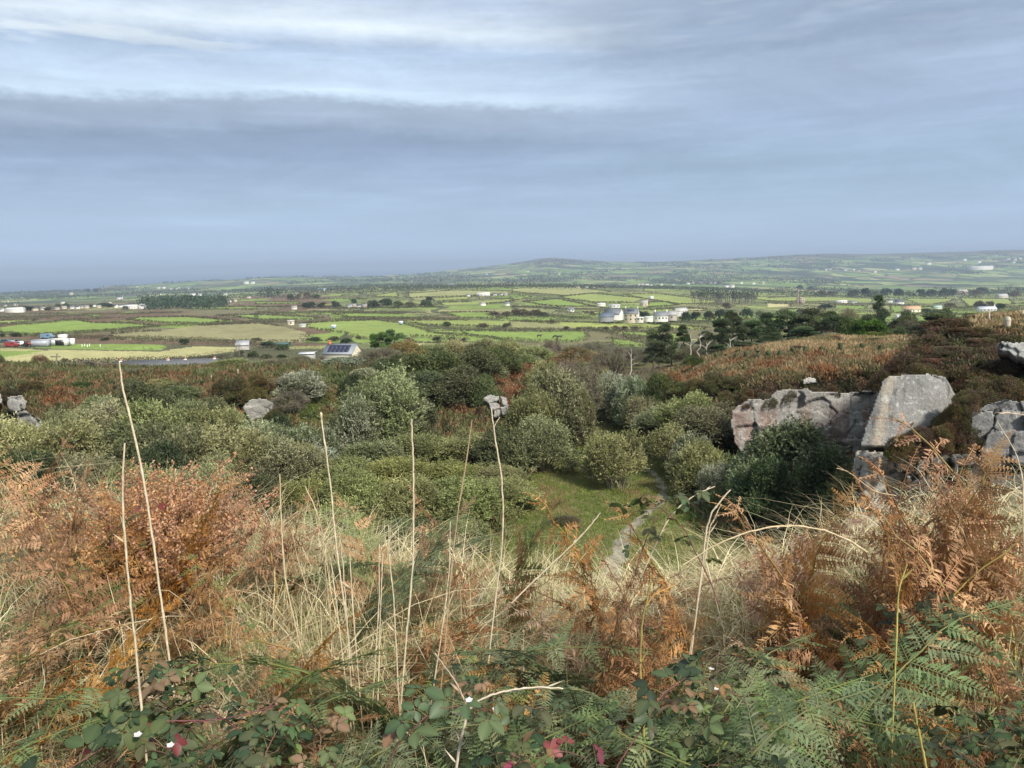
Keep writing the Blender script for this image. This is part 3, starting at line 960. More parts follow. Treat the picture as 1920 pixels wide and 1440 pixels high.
def plant(kind, px, Yd, top, wpx, label, group=None, hmin=0.8, hmax=None):
    """a bush or tree rooted in the terrain Yd metres ahead, its crown reaching photo row `top`, `wpx` pixels wide"""
    p_ = pt(px, top, Yd)
    z0 = zf(p_[0], Yd)
    if hmax is None and kind == 'heath': hmax = max(1.0, 0.95 * wpx * Yd / F_PX)
    if hmax: z0 = max(z0, p_[2] - hmax)
    Hm = max(hmin, p_[2] - z0)
    Rm = wpx / 2 * Yd / F_PX
    r0, h0 = SIZE[kind]
    i = CNT.get(kind, 0); CNT[kind] = i + 1
    pr_ = PR[kind][i % len(PR[kind])]
    o = pr_.place((p_[0], Yd, z0 - 0.05), RR.uniform(0, 6.28), (Rm / r0, Rm / r0 * RR.uniform(0.9, 1.1), Hm / h0), label, group)
    if group: ORD.setdefault(group, []).append((px, o))
    return o


KW = dict(sallow='grey green sallow bush', pale='silvery leaved sallow bush', olive='yellow green willow bush', dark='dark green rounded bush',
          doliv='dark olive scrub tree', bare='brown half bare hawthorn', rust='rusty brown leaved bush', heath='brown heather bush',
          gorse='dark green gorse bush', bright='bright green leafy bush', pine='dark windswept pine', layer='dark layered pine',
          cone='tall pointed conifer', cypress='dense dark cypress')
# (zone phrase, group, list of (px, Y, top, width, kind))
ZONES = [
 ('nearest behind the left foreground bracken', 'bushes in the front row of the quarry basin', [
  (-60, 47, 850, 190, 'sallow'), (50, 48, 850, 190, 'dark'), (150, 50, 862, 170, 'sallow'), (265, 48, 870, 180, 'sallow'), (380, 47, 868, 180, 'sallow'), (470, 46, 890, 150, 'doliv')]),
 ('nearest at the low centre', 'willows in the front row of the quarry basin', [
  (560, 46, 905, 170, 'olive'), (660, 45, 900, 170, 'olive'), (760, 46, 905, 170, 'olive'), (860, 47, 900, 170, 'olive'), (955, 49, 905, 150, 'olive'),
  (600, 41, 965, 150, 'sallow'), (760, 41, 975, 170, 'doliv'), (870, 42, 975, 120, 'sallow')]),
 ('in the dense left thicket', 'bushes of the left quarry thicket', [
  (-80, 60, 780, 190, 'sallow'), (10, 58, 795, 170, 'sallow'), (110, 57, 795, 170, 'sallow'), (220, 58, 792, 180, 'doliv'), (330, 58, 800, 170, 'sallow'), (440, 58, 812, 180, 'sallow'),
  (545, 57, 822, 160, 'sallow'), (300, 53, 830, 150, 'dark'), (120, 66, 775, 140, 'sallow'), (180, 68, 762, 150, 'sallow'), (290, 66, 752, 160, 'sallow'), (390, 68, 770, 150, 'sallow'),
  (490, 66, 795, 140, 'sallow'), (580, 66, 800, 130, 'pale'), (270, 77, 718, 150, 'doliv'), (200, 78, 742, 110, 'sallow'), (370, 76, 750, 120, 'sallow'), (330, 84, 722, 90, 'doliv'), (130, 74, 785, 90, 'olive'),
  (430, 73, 772, 80, 'sallow'), (600, 62, 838, 110, 'pale')]),
 ('in the middle of the quarry', 'bushes in the middle of the quarry floor', [
  (650, 56, 862, 160, 'olive'), (750, 56, 866, 170, 'olive'), (850, 56, 872, 150, 'olive'), (930, 56, 878, 130, 'olive'), (700, 64, 825, 150, 'sallow'), (790, 65, 822, 150, 'olive'),
  (880, 66, 812, 130, 'sallow'), (560, 60, 845, 120, 'olive')]),
 ('around the grassy gap', 'bushes beside the grassy gap', [
  (660, 70, 748, 110, 'pale'), (725, 74, 705, 170, 'sallow'), (690, 73, 740, 110, 'doliv'), (770, 77, 742, 110, 'doliv'), (656, 90, 702, 46, 'dark'), (560, 88, 695, 90, 'pale'), (520, 92, 712, 70, 'bare'),
  (545, 84, 735, 80, 'bare'), (500, 76, 780, 60, 'dark'), (525, 75, 775, 50, 'dark'), (680, 100, 690, 60, 'pale')]),
 ('on the dark wooded knoll', 'trees on the wooded knoll', [
  (770, 100, 662, 110, 'doliv'), (830, 98, 655, 120, 'doliv'), (890, 100, 655, 110, 'doliv'), (930, 106, 650, 90, 'doliv'), (730, 104, 672, 90, 'doliv'), (860, 92, 690, 110, 'doliv'), (800, 93, 695, 90, 'doliv'),
  (900, 92, 700, 70, 'doliv')]),
 ('left of the tree tunnel', 'willows round the tunnel of trees', [
  (1045, 73, 694, 145, 'sallow'), (1000, 70, 735, 110, 'sallow'), (1015, 63, 790, 130, 'sallow'), (945, 62, 806, 120, 'doliv'), (1085, 72, 735, 70, 'olive'), (1070, 88, 680, 120, 'bare'), (1140, 98, 668, 110, 'bare'),
  (1020, 92, 680, 90, 'sallow')]),
 ('over the dark tree tunnel', 'bushes over the dark tunnel', [
  (1150, 90, 700, 90, 'pale'), (1185, 86, 712, 80, 'pale'), (1200, 80, 745, 80, 'sallow'), (1130, 96, 705, 80, 'pale'), (1215, 92, 700, 80, 'bare')]),
 ('under the right quarry slope', 'bushes under the right quarry slope', [
  (1240, 76, 765, 90, 'sallow'), (1290, 68, 738, 120, 'sallow'), (1330, 64, 760, 120, 'sallow'), (1260, 63, 800, 100, 'sallow'), (1320, 55, 835, 120, 'sallow'), (1365, 55, 850, 90, 'doliv'),
  (1300, 59, 815, 90, 'pale'), (1390, 47, 880, 120, 'doliv'), (1345, 50, 868, 80, 'pale')]),
 ('below the right orange bracken', 'gorse and scrub on the shaded right slope', [
  (1245, 82, 702, 90, 'gorse'), (1290, 80, 715, 70, 'gorse'), (1265, 84, 698, 60, 'rust'), (1335, 76, 712, 70, 'gorse'), (1220, 88, 712, 60, 'rust'), (1200, 84, 765, 60, 'gorse')]),
]
for phrase, grp, lst in ZONES:
    for (px, Yd, top, w_, kd) in lst:
        plant(kd, px, Yd, top, w_, f"{KW[kd]} {phrase}", f"{grp} {KW[kd].split()[-1]} {kd}")
plant('doliv', 1490, 47, 803, 225, 'large dark green shaded bush filling the corner under the cliff', None)  # dark leaf palette puts the shade of the cliff into the colour
plant('dark', 1540, 45, 850, 150, 'dark green bush squeezed between the large dark bush and the granite slab')
plant('dark', 1440, 44, 860, 140, 'dark green bush at the left foot of the large shaded bush')
plant('sallow', 1155, 57, 812, 138, 'lone rounded grey willow bush standing in the grassy clearing by the path')
plant('heath', 1062, 46, 985, 70, 'low brown heathery bush on the grass at the near edge of the clearing', hmin=0.7)
plant('cypress', 712, 205, 624, 46, 'dense dark cypress beside the solar roofed house, left of a pair')
plant('cypress', 740, 205, 620, 48, 'dense dark cypress beside the solar roofed house, right of a pair')

ZB = [
 ('on the far left rim', 'shrubs on the far left rim', [
  (150, 118, 678, 80, 'bare'), (120, 114, 682, 60, 'sallow'), (200, 112, 682, 90, 'bare'), (255, 112, 686, 90, 'bare'), (300, 112, 690, 80, 'bare'), (90, 116, 684, 50, 'doliv'), (230, 104, 698, 80, 'doliv'), (170, 102, 702, 70, 'bare'),
  (430, 112, 672, 90, 'sallow'), (470, 112, 678, 80, 'pale'), (520, 108, 672, 70, 'bare'), (560, 118, 668, 80, 'bare'), (600, 112, 676, 70, 'bare'), (645, 110, 668, 80, 'pale'), (690, 112, 660, 80, 'bare'), (720, 124, 652, 80, 'bare'),
  (480, 102, 700, 60, 'bare'), (110, 98, 698, 70, 'gorse'), (180, 97, 694, 90, 'sallow'), (255, 98, 694, 80, 'bare'), (330, 97, 700, 60, 'doliv'), (385, 98, 690, 50, 'sallow'), (300, 90, 712, 70, 'sallow'), (150, 88, 722, 60, 'gorse'), (225, 90, 712, 60, 'doliv'), (370, 90, 722, 50, 'gorse'), (60, 92, 712, 40, 'gorse')]),
 ('in the far scrub belt', 'scrub belt beyond the quarry', [
  (760, 140, 640, 80, 'rust'), (810, 142, 645, 70, 'sallow'), (850, 150, 640, 70, 'sallow'), (900, 150, 636, 80, 'sallow'), (950, 150, 640, 80, 'sallow'), (1000, 130, 650, 80, 'sallow'), (1035, 150, 640, 60, 'bare'),
  (1080, 120, 648, 80, 'rust'), (1110, 150, 640, 60, 'bare'), (1150, 128, 652, 70, 'bare'), (970, 115, 665, 80, 'sallow'), (1045, 108, 672, 70, 'rust'), (1190, 130, 655, 60, 'bare'), (1215, 105, 690, 70, 'bare'),
  (1290, 118, 648, 60, 'bare'), (1330, 122, 640, 60, 'bare'), (1385, 110, 650, 60, 'rust')]),
 ('in the right shelter belt', 'pines of the shelter belt', [
  (1238, 118, 608, 60, 'layer'), (1225, 112, 640, 70, 'pine'), (1282, 135, 612, 36, 'pine'), (1355, 116, 598, 50, 'pine'), (1375, 122, 586, 60, 'pine'), (1410, 125, 600, 60, 'pine'), (1440, 128, 590, 60, 'pine'),
  (1480, 130, 584, 80, 'pine'), (1520, 128, 582, 80, 'pine'), (1345, 108, 645, 50, 'pine'), (1400, 112, 640, 60, 'layer'), (1450, 115, 625, 60, 'pine'), (1500, 116, 612, 70, 'pine'), (1570, 124, 592, 70, 'layer'), (1260, 120, 650, 50, 'pine'),
  (1740, 112, 610, 80, 'layer'), (1770, 118, 588, 90, 'pine'), (1820, 125, 590, 80, 'pine'), (1620, 132, 590, 60, 'pine'), (1545, 135, 585, 60, 'layer'), (1395, 130, 605, 60, 'layer'), (1330, 128, 622, 50, 'layer'), (1690, 128, 596, 60, 'layer')]),
 ('beyond the right rim', 'garden trees beyond the right rim', [
  (1600, 118, 598, 60, 'bright'), (1632, 112, 600, 70, 'bright'), (1650, 104, 622, 60, 'bright'), (1610, 102, 630, 70, 'gorse'), (1560, 105, 625, 60, 'pale'), (1710, 125, 600, 80, 'bare'), (1690, 120, 615, 60, 'gorse'),
  (1720, 102, 632, 60, 'gorse'), (1770, 150, 575, 70, 'doliv'), (1700, 170, 585, 60, 'dark'), (1860, 140, 592, 60, 'dark'), (1900, 150, 590, 60, 'doliv'), (1800, 105, 615, 60, 'doliv'), (1540, 150, 585, 60, 'bare'), (1590, 150, 580, 60, 'bare'),
  (1850, 100, 605, 50, 'bare'), (1900, 100, 608, 60, 'bare')]),
]
for phrase, grp, lst in ZB:
    for (px, Yd, top, w_, kd) in lst:
        plant(kd, px, Yd, top, w_, f"{KW[kd]} {phrase}", f"{grp} {kd}")
for (px, Yd, top, w_) in [(600, 205, 668, 30), (628, 205, 670, 34), (660, 206, 667, 30), (690, 205, 664, 30), (575, 200, 670, 26)]:
    plant('bare', px, Yd, top, w_, 'brown half bare hedge bush before the solar cottage', 'hedge before the solar cottage')
plant('cone', 1649, 135, 556, 64, 'tall pointed grey green conifer rising above the bright green bush')
plant('rust', 72, 128, 667, 46, 'dark reddish brown bush at the corner of the straw field')
plant('doliv', 2, 140, 664, 22, 'small dark bush at the left edge beside the stone wall')
plant('farb', 122, 170, 672, 22, 'small dark hedge bush under the utility pole')

# heather and dead growth over the right cliff
HB = []
for (px, Yd, top, w_) in [(1785, 50, 596, 110), (1750, 47, 632, 110), (1820, 48, 612, 100), (1715, 44, 662, 90), (1790, 44, 650, 130), (1730, 42, 680, 70), (1850, 44, 652, 110), (1905, 48, 640, 80), (1915, 52, 612, 60),
                          (1700, 41.5, 700, 60), (1765, 41, 700, 110), (1820, 40, 690, 110), (1870, 40, 700, 110), (1925, 40, 710, 100), (1812, 37.5, 745, 40), (1840, 37.5, 735, 80), (1900, 38.5, 725, 90), (1960, 44, 650, 100), (1950, 40, 690, 100), (1880, 46, 628, 60), (1840, 45, 632, 70), (1870, 41, 672, 70), (1900, 42, 680, 80), (1845, 38.5, 712, 80), (1780, 37, 770, 70), (1815, 36.5, 790, 60), (1800, 36, 830, 70), (1760, 36, 820, 60), (1885, 38.5, 705, 70),
                          (1675, 44, 690, 50), (1815, 36.6, 730, 50), (1800, 36.3, 755, 60), (1775, 36.2, 790, 60), (1740, 48, 625, 80), (1700, 47, 655, 70), (1765, 49, 612, 80), (1690, 44, 675, 70), (1660, 43, 694, 50), (1760, 43, 670, 90), (1740, 40, 684, 80), (1720, 45, 648, 70)]:
    plant('heath', px, Yd, top, w_, 'brown heather bush ' + ('crowning the right mound' if top < 650 else 'on the right mound above the slab' if Yd > 40.5 else 'hanging round the granite slab'), 'heather bushes ' + ('crowning the mound' if top < 650 else 'on the mound' if Yd > 40.5 else 'round the slab'), 0.6)
for (px, Yd, top, w_) in [(1400, 61, 742, 34), (1440, 61, 736, 40), (1480, 61, 722, 40), (1560, 61, 722, 30), (1345, 72, 700, 60), (1380, 71, 705, 60), (1420, 70, 705, 60), (1460, 69, 706, 60), (1500, 69, 706, 60), (1540, 68, 704, 60), (1580, 67, 704, 60), (1620, 66, 704, 60), (1650, 62, 706, 50),
                          (1310, 74, 712, 60), (1365, 66.5, 735, 50), (1400, 66, 728, 40), (1560, 66.6, 714, 50), (1610, 66.4, 714, 50), (1350, 66, 760, 40), (1660, 56, 700, 40), (1480, 64.5, 728, 36), (1530, 64.5, 726, 40)]:
    plant('heath', px, Yd, top, w_, 'brown and olive heather tuft hanging over the pink cracked cliff', 'heather tufts along the cliff edge', 0.5)
for i_, (px, Yd, top, w_, kd) in enumerate([(1300, 96, 668, 50, 'gorse'), (1400, 92, 668, 44, 'heath'), (1475, 90, 660, 40, 'gorse'), (1560, 86, 664, 50, 'heath'), (1640, 82, 668, 46, 'gorse'), (1440, 97, 640, 40, 'bare'), (1545, 94, 634, 44, 'rust'), (1350, 84, 690, 50, 'heath'), (1500, 80, 688, 46, 'heath')]):
    plant(kd, px, Yd, top, w_, KW[kd] + ' breaking the orange bracken of the right plateau', 'scrub on the right plateau', 0.7, 1.5)
plant('heath', 1690, 35.5, 815, 66, 'dark heather tuft growing on the ledge at the foot of the slab', None, 0.5)
plant('heath', 1765, 35.8, 800, 60, 'olive heather tuft between the slab and the right rock', None, 0.5)
plant('heath', 1725, 36, 800, 60, 'small brown heather tuft on the shadowed ledge by the slab', None, 0.5)
for (px, Yd, top, w_) in [(20, 82, 728, 60), (60, 84, 715, 60), (-20, 84, 720, 60), (440, 84, 705, 60), (480, 86, 705, 60), (470, 83, 730, 40), (415, 86, 715, 50), (448, 76, 775, 24), (512, 75.8, 768, 34), (485, 75.5, 785, 36), (900, 75, 762, 20), (960, 75, 765, 22)]:
    plant('heath', px, Yd, top, w_, 'brown heather bush round the pale rock outcrops of the left rim', 'heather bushes on the left rim', 0.5)


# ------------------------------------------------------------------ low cover: bracken, dead grass on rims (uncountable)
def scatter(poly, n, y0, y1, seed, jit=12):
    rng = np.random.default_rng(seed)
    poly = np.array(poly, float)
    out = []
    c0 = min(q[0] for q in poly); c1 = max(q[0] for q in poly)
    t0, t1 = t_of_px(c0) - 0.03, t_of_px(c1) + 0.03
    y = np.sqrt(rng.uniform(y0 ** 2, y1 ** 2, n * 6)); x = rng.uniform(t0, t1, n * 6) * y
    z = zfun(x, y)
    a, b_ = proj(np.stack([x, y, z], 1))
    k = pip(a + rng.normal(size=len(a)) * jit, b_ + rng.normal(size=len(a)) * jit * 0.4, poly)
    if y0 < 60: k &= ~pip(a + rng.normal(size=len(a)) * 2.5, b_, PATH_L + PATH_R[::-1]) | (rng.random(len(a)) < .15)
    return np.stack([x, y, z], 1)[k][:n]


def cover(name, polys, pal, n, y0, y1, h, blades, Wd, lean, seed, label, cat):
    acc = Acc(); rng = np.random.default_rng(seed); pal = np.array(pal, float)
    for i, po in enumerate(polys):
        Q = scatter(po, n, y0, y1, seed + i)
        if len(Q) == 0: continue
        m_ = len(Q)
        f = (fbm(Q[:, 0] / 2.5, Q[:, 1] / 2.5, 3, seed) * len(pal) * 1.6 - 0.3 * len(pal)).astype(int) % len(pal)
        cb = pal[f] * (0.75 + 0.5 * rng.random((m_, 1)))
        hh = h * (0.6 + 0.8 * fbm(Q[:, 0] / 1.5, Q[:, 1] / 1.5, 2, seed + 5))
        PP = np.repeat(Q, blades, 0) + rng.normal(size=(m_ * blades, 3)) * np.array([.12, .12, .0])
        PP[:, 2] += np.repeat(hh, blades) * rng.uniform(-0.1, 0.5, m_ * blades)
        D = unit(rng.normal(size=(m_ * blades, 3)) * lean + np.array([0, 0, 1.0]))
        N = unit(rng.normal(size=(m_ * blades, 3)) + np.array([0, -1.2, .3]))
        cards(acc, PP, D, N, np.repeat(hh, blades) * rng.uniform(.5, 1.0, m_ * blades), Wd, np.repeat(cb, blades, 0) * (0.8 + 0.4 * rng.random((m_ * blades, 1))))
    return tagit(acc.obj(name, M_LEAF), label, cat, None, 'stuff')


RB = [(.22, .115, .06), (.17, .09, .05), (.26, .165, .10), (.14, .10, .055), (.10, .105, .05), (.19, .13, .075)]
cover('bracken_cover', [[(40, 705), (330, 705), (360, 750), (200, 830), (60, 830)], [(290, 665), (500, 665), (520, 720), (440, 780), (340, 750)],
      [(760, 700), (900, 640), (1010, 650), (1000, 770), (940, 830), (800, 830), (740, 760)]], RB, 7500, 60, 130, .6, 6, .13, .7, 31, 'rust brown autumn bracken covering the left rim and the central bank', 'bracken')
cover('bracken_cover', [[(1170, 690), (1320, 660), (1480, 672), (1720, 675), (1700, 705), (1300, 735), (1190, 740)]], [(.27, .145, .08), (.22, .125, .07), (.25, .19, .11), (.18, .145, .08), (.14, .135, .065), (.31, .23, .13)], 14000, 62, 108, .7, 6, .13, .6, 41,
      'orange bracken along the top of the right quarry plateau', 'bracken')
cover('dead_grass', [[(1380, 680), (1480, 615), (1620, 610), (1740, 665), (1690, 690), (1440, 690)], [(1825, 604), (1930, 598), (1930, 634), (1840, 634)]], [(.36, .29, .17), (.30, .24, .13), (.40, .32, .19), (.24, .16, .09), (.19, .18, .09), (.15, .16, .07)], 14000, 42, 110, .55, 6, .07, .4, 51,
      'straw coloured dead grass on the rounded mound and right rim', 'grass')
cover('clearing_grass', [[(930, 850), (1100, 830), (1200, 770), (1300, 850), (1340, 970), (1250, 1100), (900, 1100), (900, 1000), (980, 920)], [(580, 700), (640, 700), (670, 745), (650, 810), (600, 850), (570, 830)]],
      [(.14, .16, .05), (.16, .16, .065), (.12, .145, .042), (.17, .135, .07)], 22000, 34, 120, .2, 5, .04, .8, 61, 'short olive green grass in the quarry clearing beside the path', 'grass')
cover('heath_cover', [[(1180, 722), (1700, 700), (1700, 748), (1370, 765), (1220, 765)], [(1640, 600), (1940, 600), (1940, 870), (1800, 870), (1780, 700), (1660, 700)]], HEA, 24000, 34, 84, .4, 6, .09, .8, 66, 'low dark heather carpet over the cliff tops at the right', 'heather')
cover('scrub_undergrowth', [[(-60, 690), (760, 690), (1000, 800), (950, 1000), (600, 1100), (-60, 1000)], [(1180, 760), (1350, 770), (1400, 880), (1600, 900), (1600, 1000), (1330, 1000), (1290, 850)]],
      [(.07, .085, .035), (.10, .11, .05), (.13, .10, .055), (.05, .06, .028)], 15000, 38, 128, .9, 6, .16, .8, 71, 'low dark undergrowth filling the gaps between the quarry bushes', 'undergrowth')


# ------------------------------------------------------------------ rocks
def rock(name, outline, Yf, thick, res, label, cat, relief=0.35,  cell=1.0, seed=1, colf=None, tiltf=None, ledge=0.0):
    """a rock face with its own depth: outline in photo pixels carried to the distance Yf, faceted relief, solid back"""
    ol = np.array(outline, float)
    x0, y0 = ol.min(0); x1, y1 = ol.max(0)
    nx = int((x1 - x0) / res) + 2; ny = int((y1 - y0) / res) + 2
    gx = np.linspace(x0 - res, x1 + res, nx); gy = np.linspace(y0 - res, y1 + res, ny)
    GX, GY = np.meshgrid(gx, gy)
    wob = (fbm(GX / 14, GY / 14, 3, seed) - 0.5) * (9 if relief > .1 else 3); wob2 = (fbm(GX / 14, GY / 14, 3, seed + 9) - 0.5) * (9 if relief > .1 else 3)
    ins = pip(GX + wob, GY + wob2, ol)
    k = F_PX / Yf
    wx, wy = GX / k, GY / k
    wx, wy = wx + (fbm(wx / cell / 1.2, wy / cell / 1.2, 3, seed + 3) - .5) * .55 * cell, wy + (fbm(wx / cell / 1.2, wy / cell / 1.2, 3, seed + 4) - .5) * .45 * cell + wx * 0.12
    # jittered blocks: nearest feature point gives each block its own plane
    cx, cy = np.floor(wx / cell), np.floor(wy / (cell * 0.6))
    best = np.full(wx.shape, 1e9); second = best.copy(); bid = np.zeros(wx.shape); bt = np.zeros(wx.shape); bu = np.zeros(wx.shape)
    for dx in (-1, 0, 1):
        for dy in (-1, 0, 1):
            a = cx + dx; b_ = cy + dy
            fx = (a + 0.15 + 0.7 * srand(a, b_, seed)) * cell; fy = (b_ + 0.15 + 0.7 * srand(a, b_, seed + 1)) * cell * 0.6
            d = np.maximum(np.abs(wx - fx), np.abs(wy - fy) * 1.5)
            r_ = srand(a, b_, seed + 2)
            tl = (srand(a, b_, seed + 3) - .5) * (wx - fx) + (srand(a, b_, seed + 4) - .35) * (wy - fy)
            cl_ = d < best
            second = np.where(cl_, best, np.minimum(second, d))
            best = np.where(cl_, d, best); bid = np.where(cl_, r_, bid); bt = np.where(cl_, tl, bt)
    gap = np.clip(1 - (second - best) / (0.07 * cell), 0, 1) * np.clip((fbm(wx * 1.3 / cell, wy * 1.3 / cell, 3, seed + 31) - .38) * 6, 0, 1)
    dep = Yf + (bid - 0.5) * relief * 2 + bt * relief * 1.2 + gap * 0.45 * min(relief, .5) + (fbm(wx * 1.5, wy * 1.5, 4, seed + 7) - .5) * relief * .7
    if tiltf is not None: dep = dep + tiltf(GX, GY)
    Rr = FW[None, None] + ((GX - 960) / F_PX)[..., None] * RT + ((720 - GY) / F_PX)[..., None] * UP
    V = Rr * (dep / Rr[..., 1])[..., None]
    Vb = V.copy(); Vb[..., 1] = Yf + thick; Vb[..., 2] -= 0.38 * thick; Vb[..., 0] += thick * float(np.median(V[..., 0])) / Yf
    cellin = ins[:-1, :-1] & ins[1:, :-1] & ins[:-1, 1:] & ins[1:, 1:]
    id_ = np.arange(nx * ny).reshape(ny, nx)
    q = np.stack([id_[:-1, :-1], id_[1:, :-1], id_[1:, 1:], id_[:-1, 1:]], -1)[cellin]
    ed = {}
    for f in q:
        for a, b_ in zip(f, np.roll(f, -1)):
            if (b_, a) in ed: del ed[(b_, a)]
            else: ed[(a, b_)] = 1
    nn = nx * ny
    side = np.array([[b_, a, a + nn, b_ + nn] for a, b_ in ed])
    allq = np.concatenate([q, q[:, ::-1] + nn, side])
    C = np.tile(np.array([.30, .295, .28]), (nn, 1)) if colf is None else colf(GX.ravel(), GY.ravel(), bid.ravel())
    C = C * (1 - (0.5 if relief > .1 else 0) * gap.ravel()[:, None])
    VV = np.concatenate([V.reshape(-1, 3), Vb.reshape(-1, 3)]); CC = np.concatenate([C, C])
    used, inv = np.unique(allq, return_inverse=True)
    a = Acc(); a.add(VV[used], inv.reshape(allq.shape), CC[used])
    o = a.obj(name, M_ROCK, smooth=relief < .1)
    return tagit(o, label, cat)


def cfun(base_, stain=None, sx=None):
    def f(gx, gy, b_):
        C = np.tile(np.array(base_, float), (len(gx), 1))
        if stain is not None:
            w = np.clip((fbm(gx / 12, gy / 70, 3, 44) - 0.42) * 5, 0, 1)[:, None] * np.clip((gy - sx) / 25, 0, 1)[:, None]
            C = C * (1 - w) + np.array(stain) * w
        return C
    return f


# main slab: broad speckled face and a narrow paler face along its left edge
def slabcol(gx, gy, b_):
    C = np.tile(np.array([.20, .197, .19]), (len(gx), 1))
    xe = np.interp(gy, [700, 740, 840, 1000], [1672, 1664, 1645, 1620])
    nz_ = (fbm(gx / 9, gy / 14, 3, 71) - .5) * 30
    w = np.clip((xe + 16 + nz_ - gx) / 14, 0, 1)[:, None] * np.clip((gx - xe + 16 + nz_) / 12, 0, 1)[:, None] * .8
    return C * (1 - w) + np.array([.29, .25, .19]) * w


def slabtilt(gx, gy):
    xe = np.interp(gy, [700, 740, 840, 1000], [1668, 1656, 1636, 1615])
    return np.clip(xe - gx, 0, 99) * 0.013 + (gy - 850) * -0.006 + np.clip(gx - 1760, 0, 99) * 0.02


rock('granite_slab', [(1668, 704), (1700, 701), (1740, 700), (1772, 706), (1790, 740), (1792, 780), (1770, 800), (1745, 800), (1722, 825), (1690, 835), (1660, 838), (1612, 836), (1622, 800), (1640, 750), (1655, 712)],
     37.5, 2.6, 2.4, 'smooth tall speckled grey granite slab with a paler left edge', 'rock', .05, 5.0, 3, slabcol, slabtilt)
rock('granite_block', [(1606, 842), (1650, 846), (1700, 842), (1725, 855), (1720, 900), (1700, 1010), (1600, 1020), (1585, 990), (1612, 930), (1597, 880)],
     37.0, 3.0, 2.6, 'rough brown stained granite block below the smooth slab', 'rock', .35, 1.6, 6, cfun((.25, .235, .21), (.22, .16, .11), 850), slabtilt)
rock('granite_cliff', [(1372, 766), (1398, 752), (1412, 746), (1440, 748), (1455, 733), (1500, 728), (1530, 734), (1580, 735), (1655, 730), (1648, 760), (1625, 830), (1600, 860), (1500, 865), (1400, 860), (1375, 830), (1368, 790)],
     60.5, 3.5, 2.2, 'cracked grey granite cliff stained pink below its ledge, left of the smooth slab', 'rock', .26, 2.1, 12, cfun((.27, .26, .245), (.22, .165, .145), 752))
rock('granite_cliff', [(1822, 775), (1850, 760), (1880, 748), (1905, 752), (1990, 760), (1990, 960), (1890, 960), (1860, 870), (1818, 850)],
     36.2, 3.0, 2.0, 'fractured dark grey granite face at the right edge under the heather', 'rock', .32, 1.5, 22, cfun((.17, .17, .168)))
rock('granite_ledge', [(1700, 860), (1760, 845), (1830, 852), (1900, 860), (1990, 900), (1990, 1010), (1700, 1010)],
     35.6, 3.0, 3.0, 'dark shadowed layered ledge below the heather tufts at the right', 'rock', .45, .9, 25, cfun((.07, .068, .06)))  # shadow on the ledge is put into its near-black rock colour
rock('granite_boulder', [(1868, 648), (1880, 638), (1900, 640), (1960, 640), (1990, 660), (1990, 680), (1920, 674), (1895, 663), (1872, 658)],
     39.0, 2.0, 1.8, 'pale lichen spotted boulder jutting from the heather at the right edge', 'rock', .2, 1.0, 28, cfun((.29, .29, .28)))
rock('rock_outcrop', [(456, 758), (470, 748), (490, 745), (512, 755), (514, 775), (495, 788), (470, 794), (462, 780), (454, 768)],
     77.0, 3.0, 1.6, 'pale grey square rock outcrop on the left rim above the thicket', 'rock', .3, 2.2, 31, cfun((.28, .27, .245)))
rock('rock_outcrop', [(12, 745), (40, 741), (52, 752), (50, 765), (30, 772), (12, 762)],
     77.0, 3.0, 1.6, 'pale round topped rock, upper one of the pair at the left edge', 'rock', .3, 1.6, 33, cfun((.29, .28, .26)))
rock('rock_outcrop', [(28, 774), (50, 770), (66, 780), (86, 798), (70, 812), (45, 815), (32, 796)],
     75.5, 3.0, 1.6, 'pale sloping rock, lower one of the pair at the left edge', 'rock', .5, 1.8, 35, cfun((.27, .26, .24)))
rock('rock_outcrop', [(-30, 735), (4, 738), (6, 755), (-30, 758)], 78.0, 3.0, 1.8, 'sliver of pale rock cut by the left picture edge', 'rock', .3, 1.8, 36, cfun((.27, .26, .24)))
for i, (ol, lb) in enumerate([([(907, 746), (920, 740), (937, 741), (936, 752), (915, 756), (908, 752)], 'pale grey rock, top left block of the central pile'),
                              ([(937, 744), (952, 744), (953, 760), (938, 759)], 'square grey rock, top right block of the central pile'),
                              ([(914, 757), (935, 755), (937, 766), (920, 768)], 'flat grey rock, lower left block of the central pile'),
                              ([(938, 761), (955, 760), (954, 778), (940, 778)], 'small grey rock, lower right block of the central pile'),
                              ([(922, 769), (937, 768), (938, 782), (926, 780)], 'grey rock at the foot of the central pile')]):
    rock('rock_block', ol, 76.0 - 0.1 * i, 2.4, 1.3, lb, 'rock', .12, 1.6, 40 + i, cfun((.32, .315, .295)))
for (ol, lb) in [([(1505, 712), (1516, 706), (1530, 710), (1531, 718), (1506, 720)], 'small pale boulder poking from the heather above the pink cliff'),
                 ([(1579, 713), (1590, 712), (1594, 724), (1580, 727)], 'small upright grey stone in the heather right of the pale boulder'),
                 ([(1597, 720), (1620, 716), (1642, 722), (1640, 736), (1600, 734)], 'low grey rock under the heather left of the smooth slab')]:
    rock('boulder', ol, 65.5, 1.2, 1.2, lb, 'rock', .1, 1.2, 50, cfun((.40, .39, .37)))


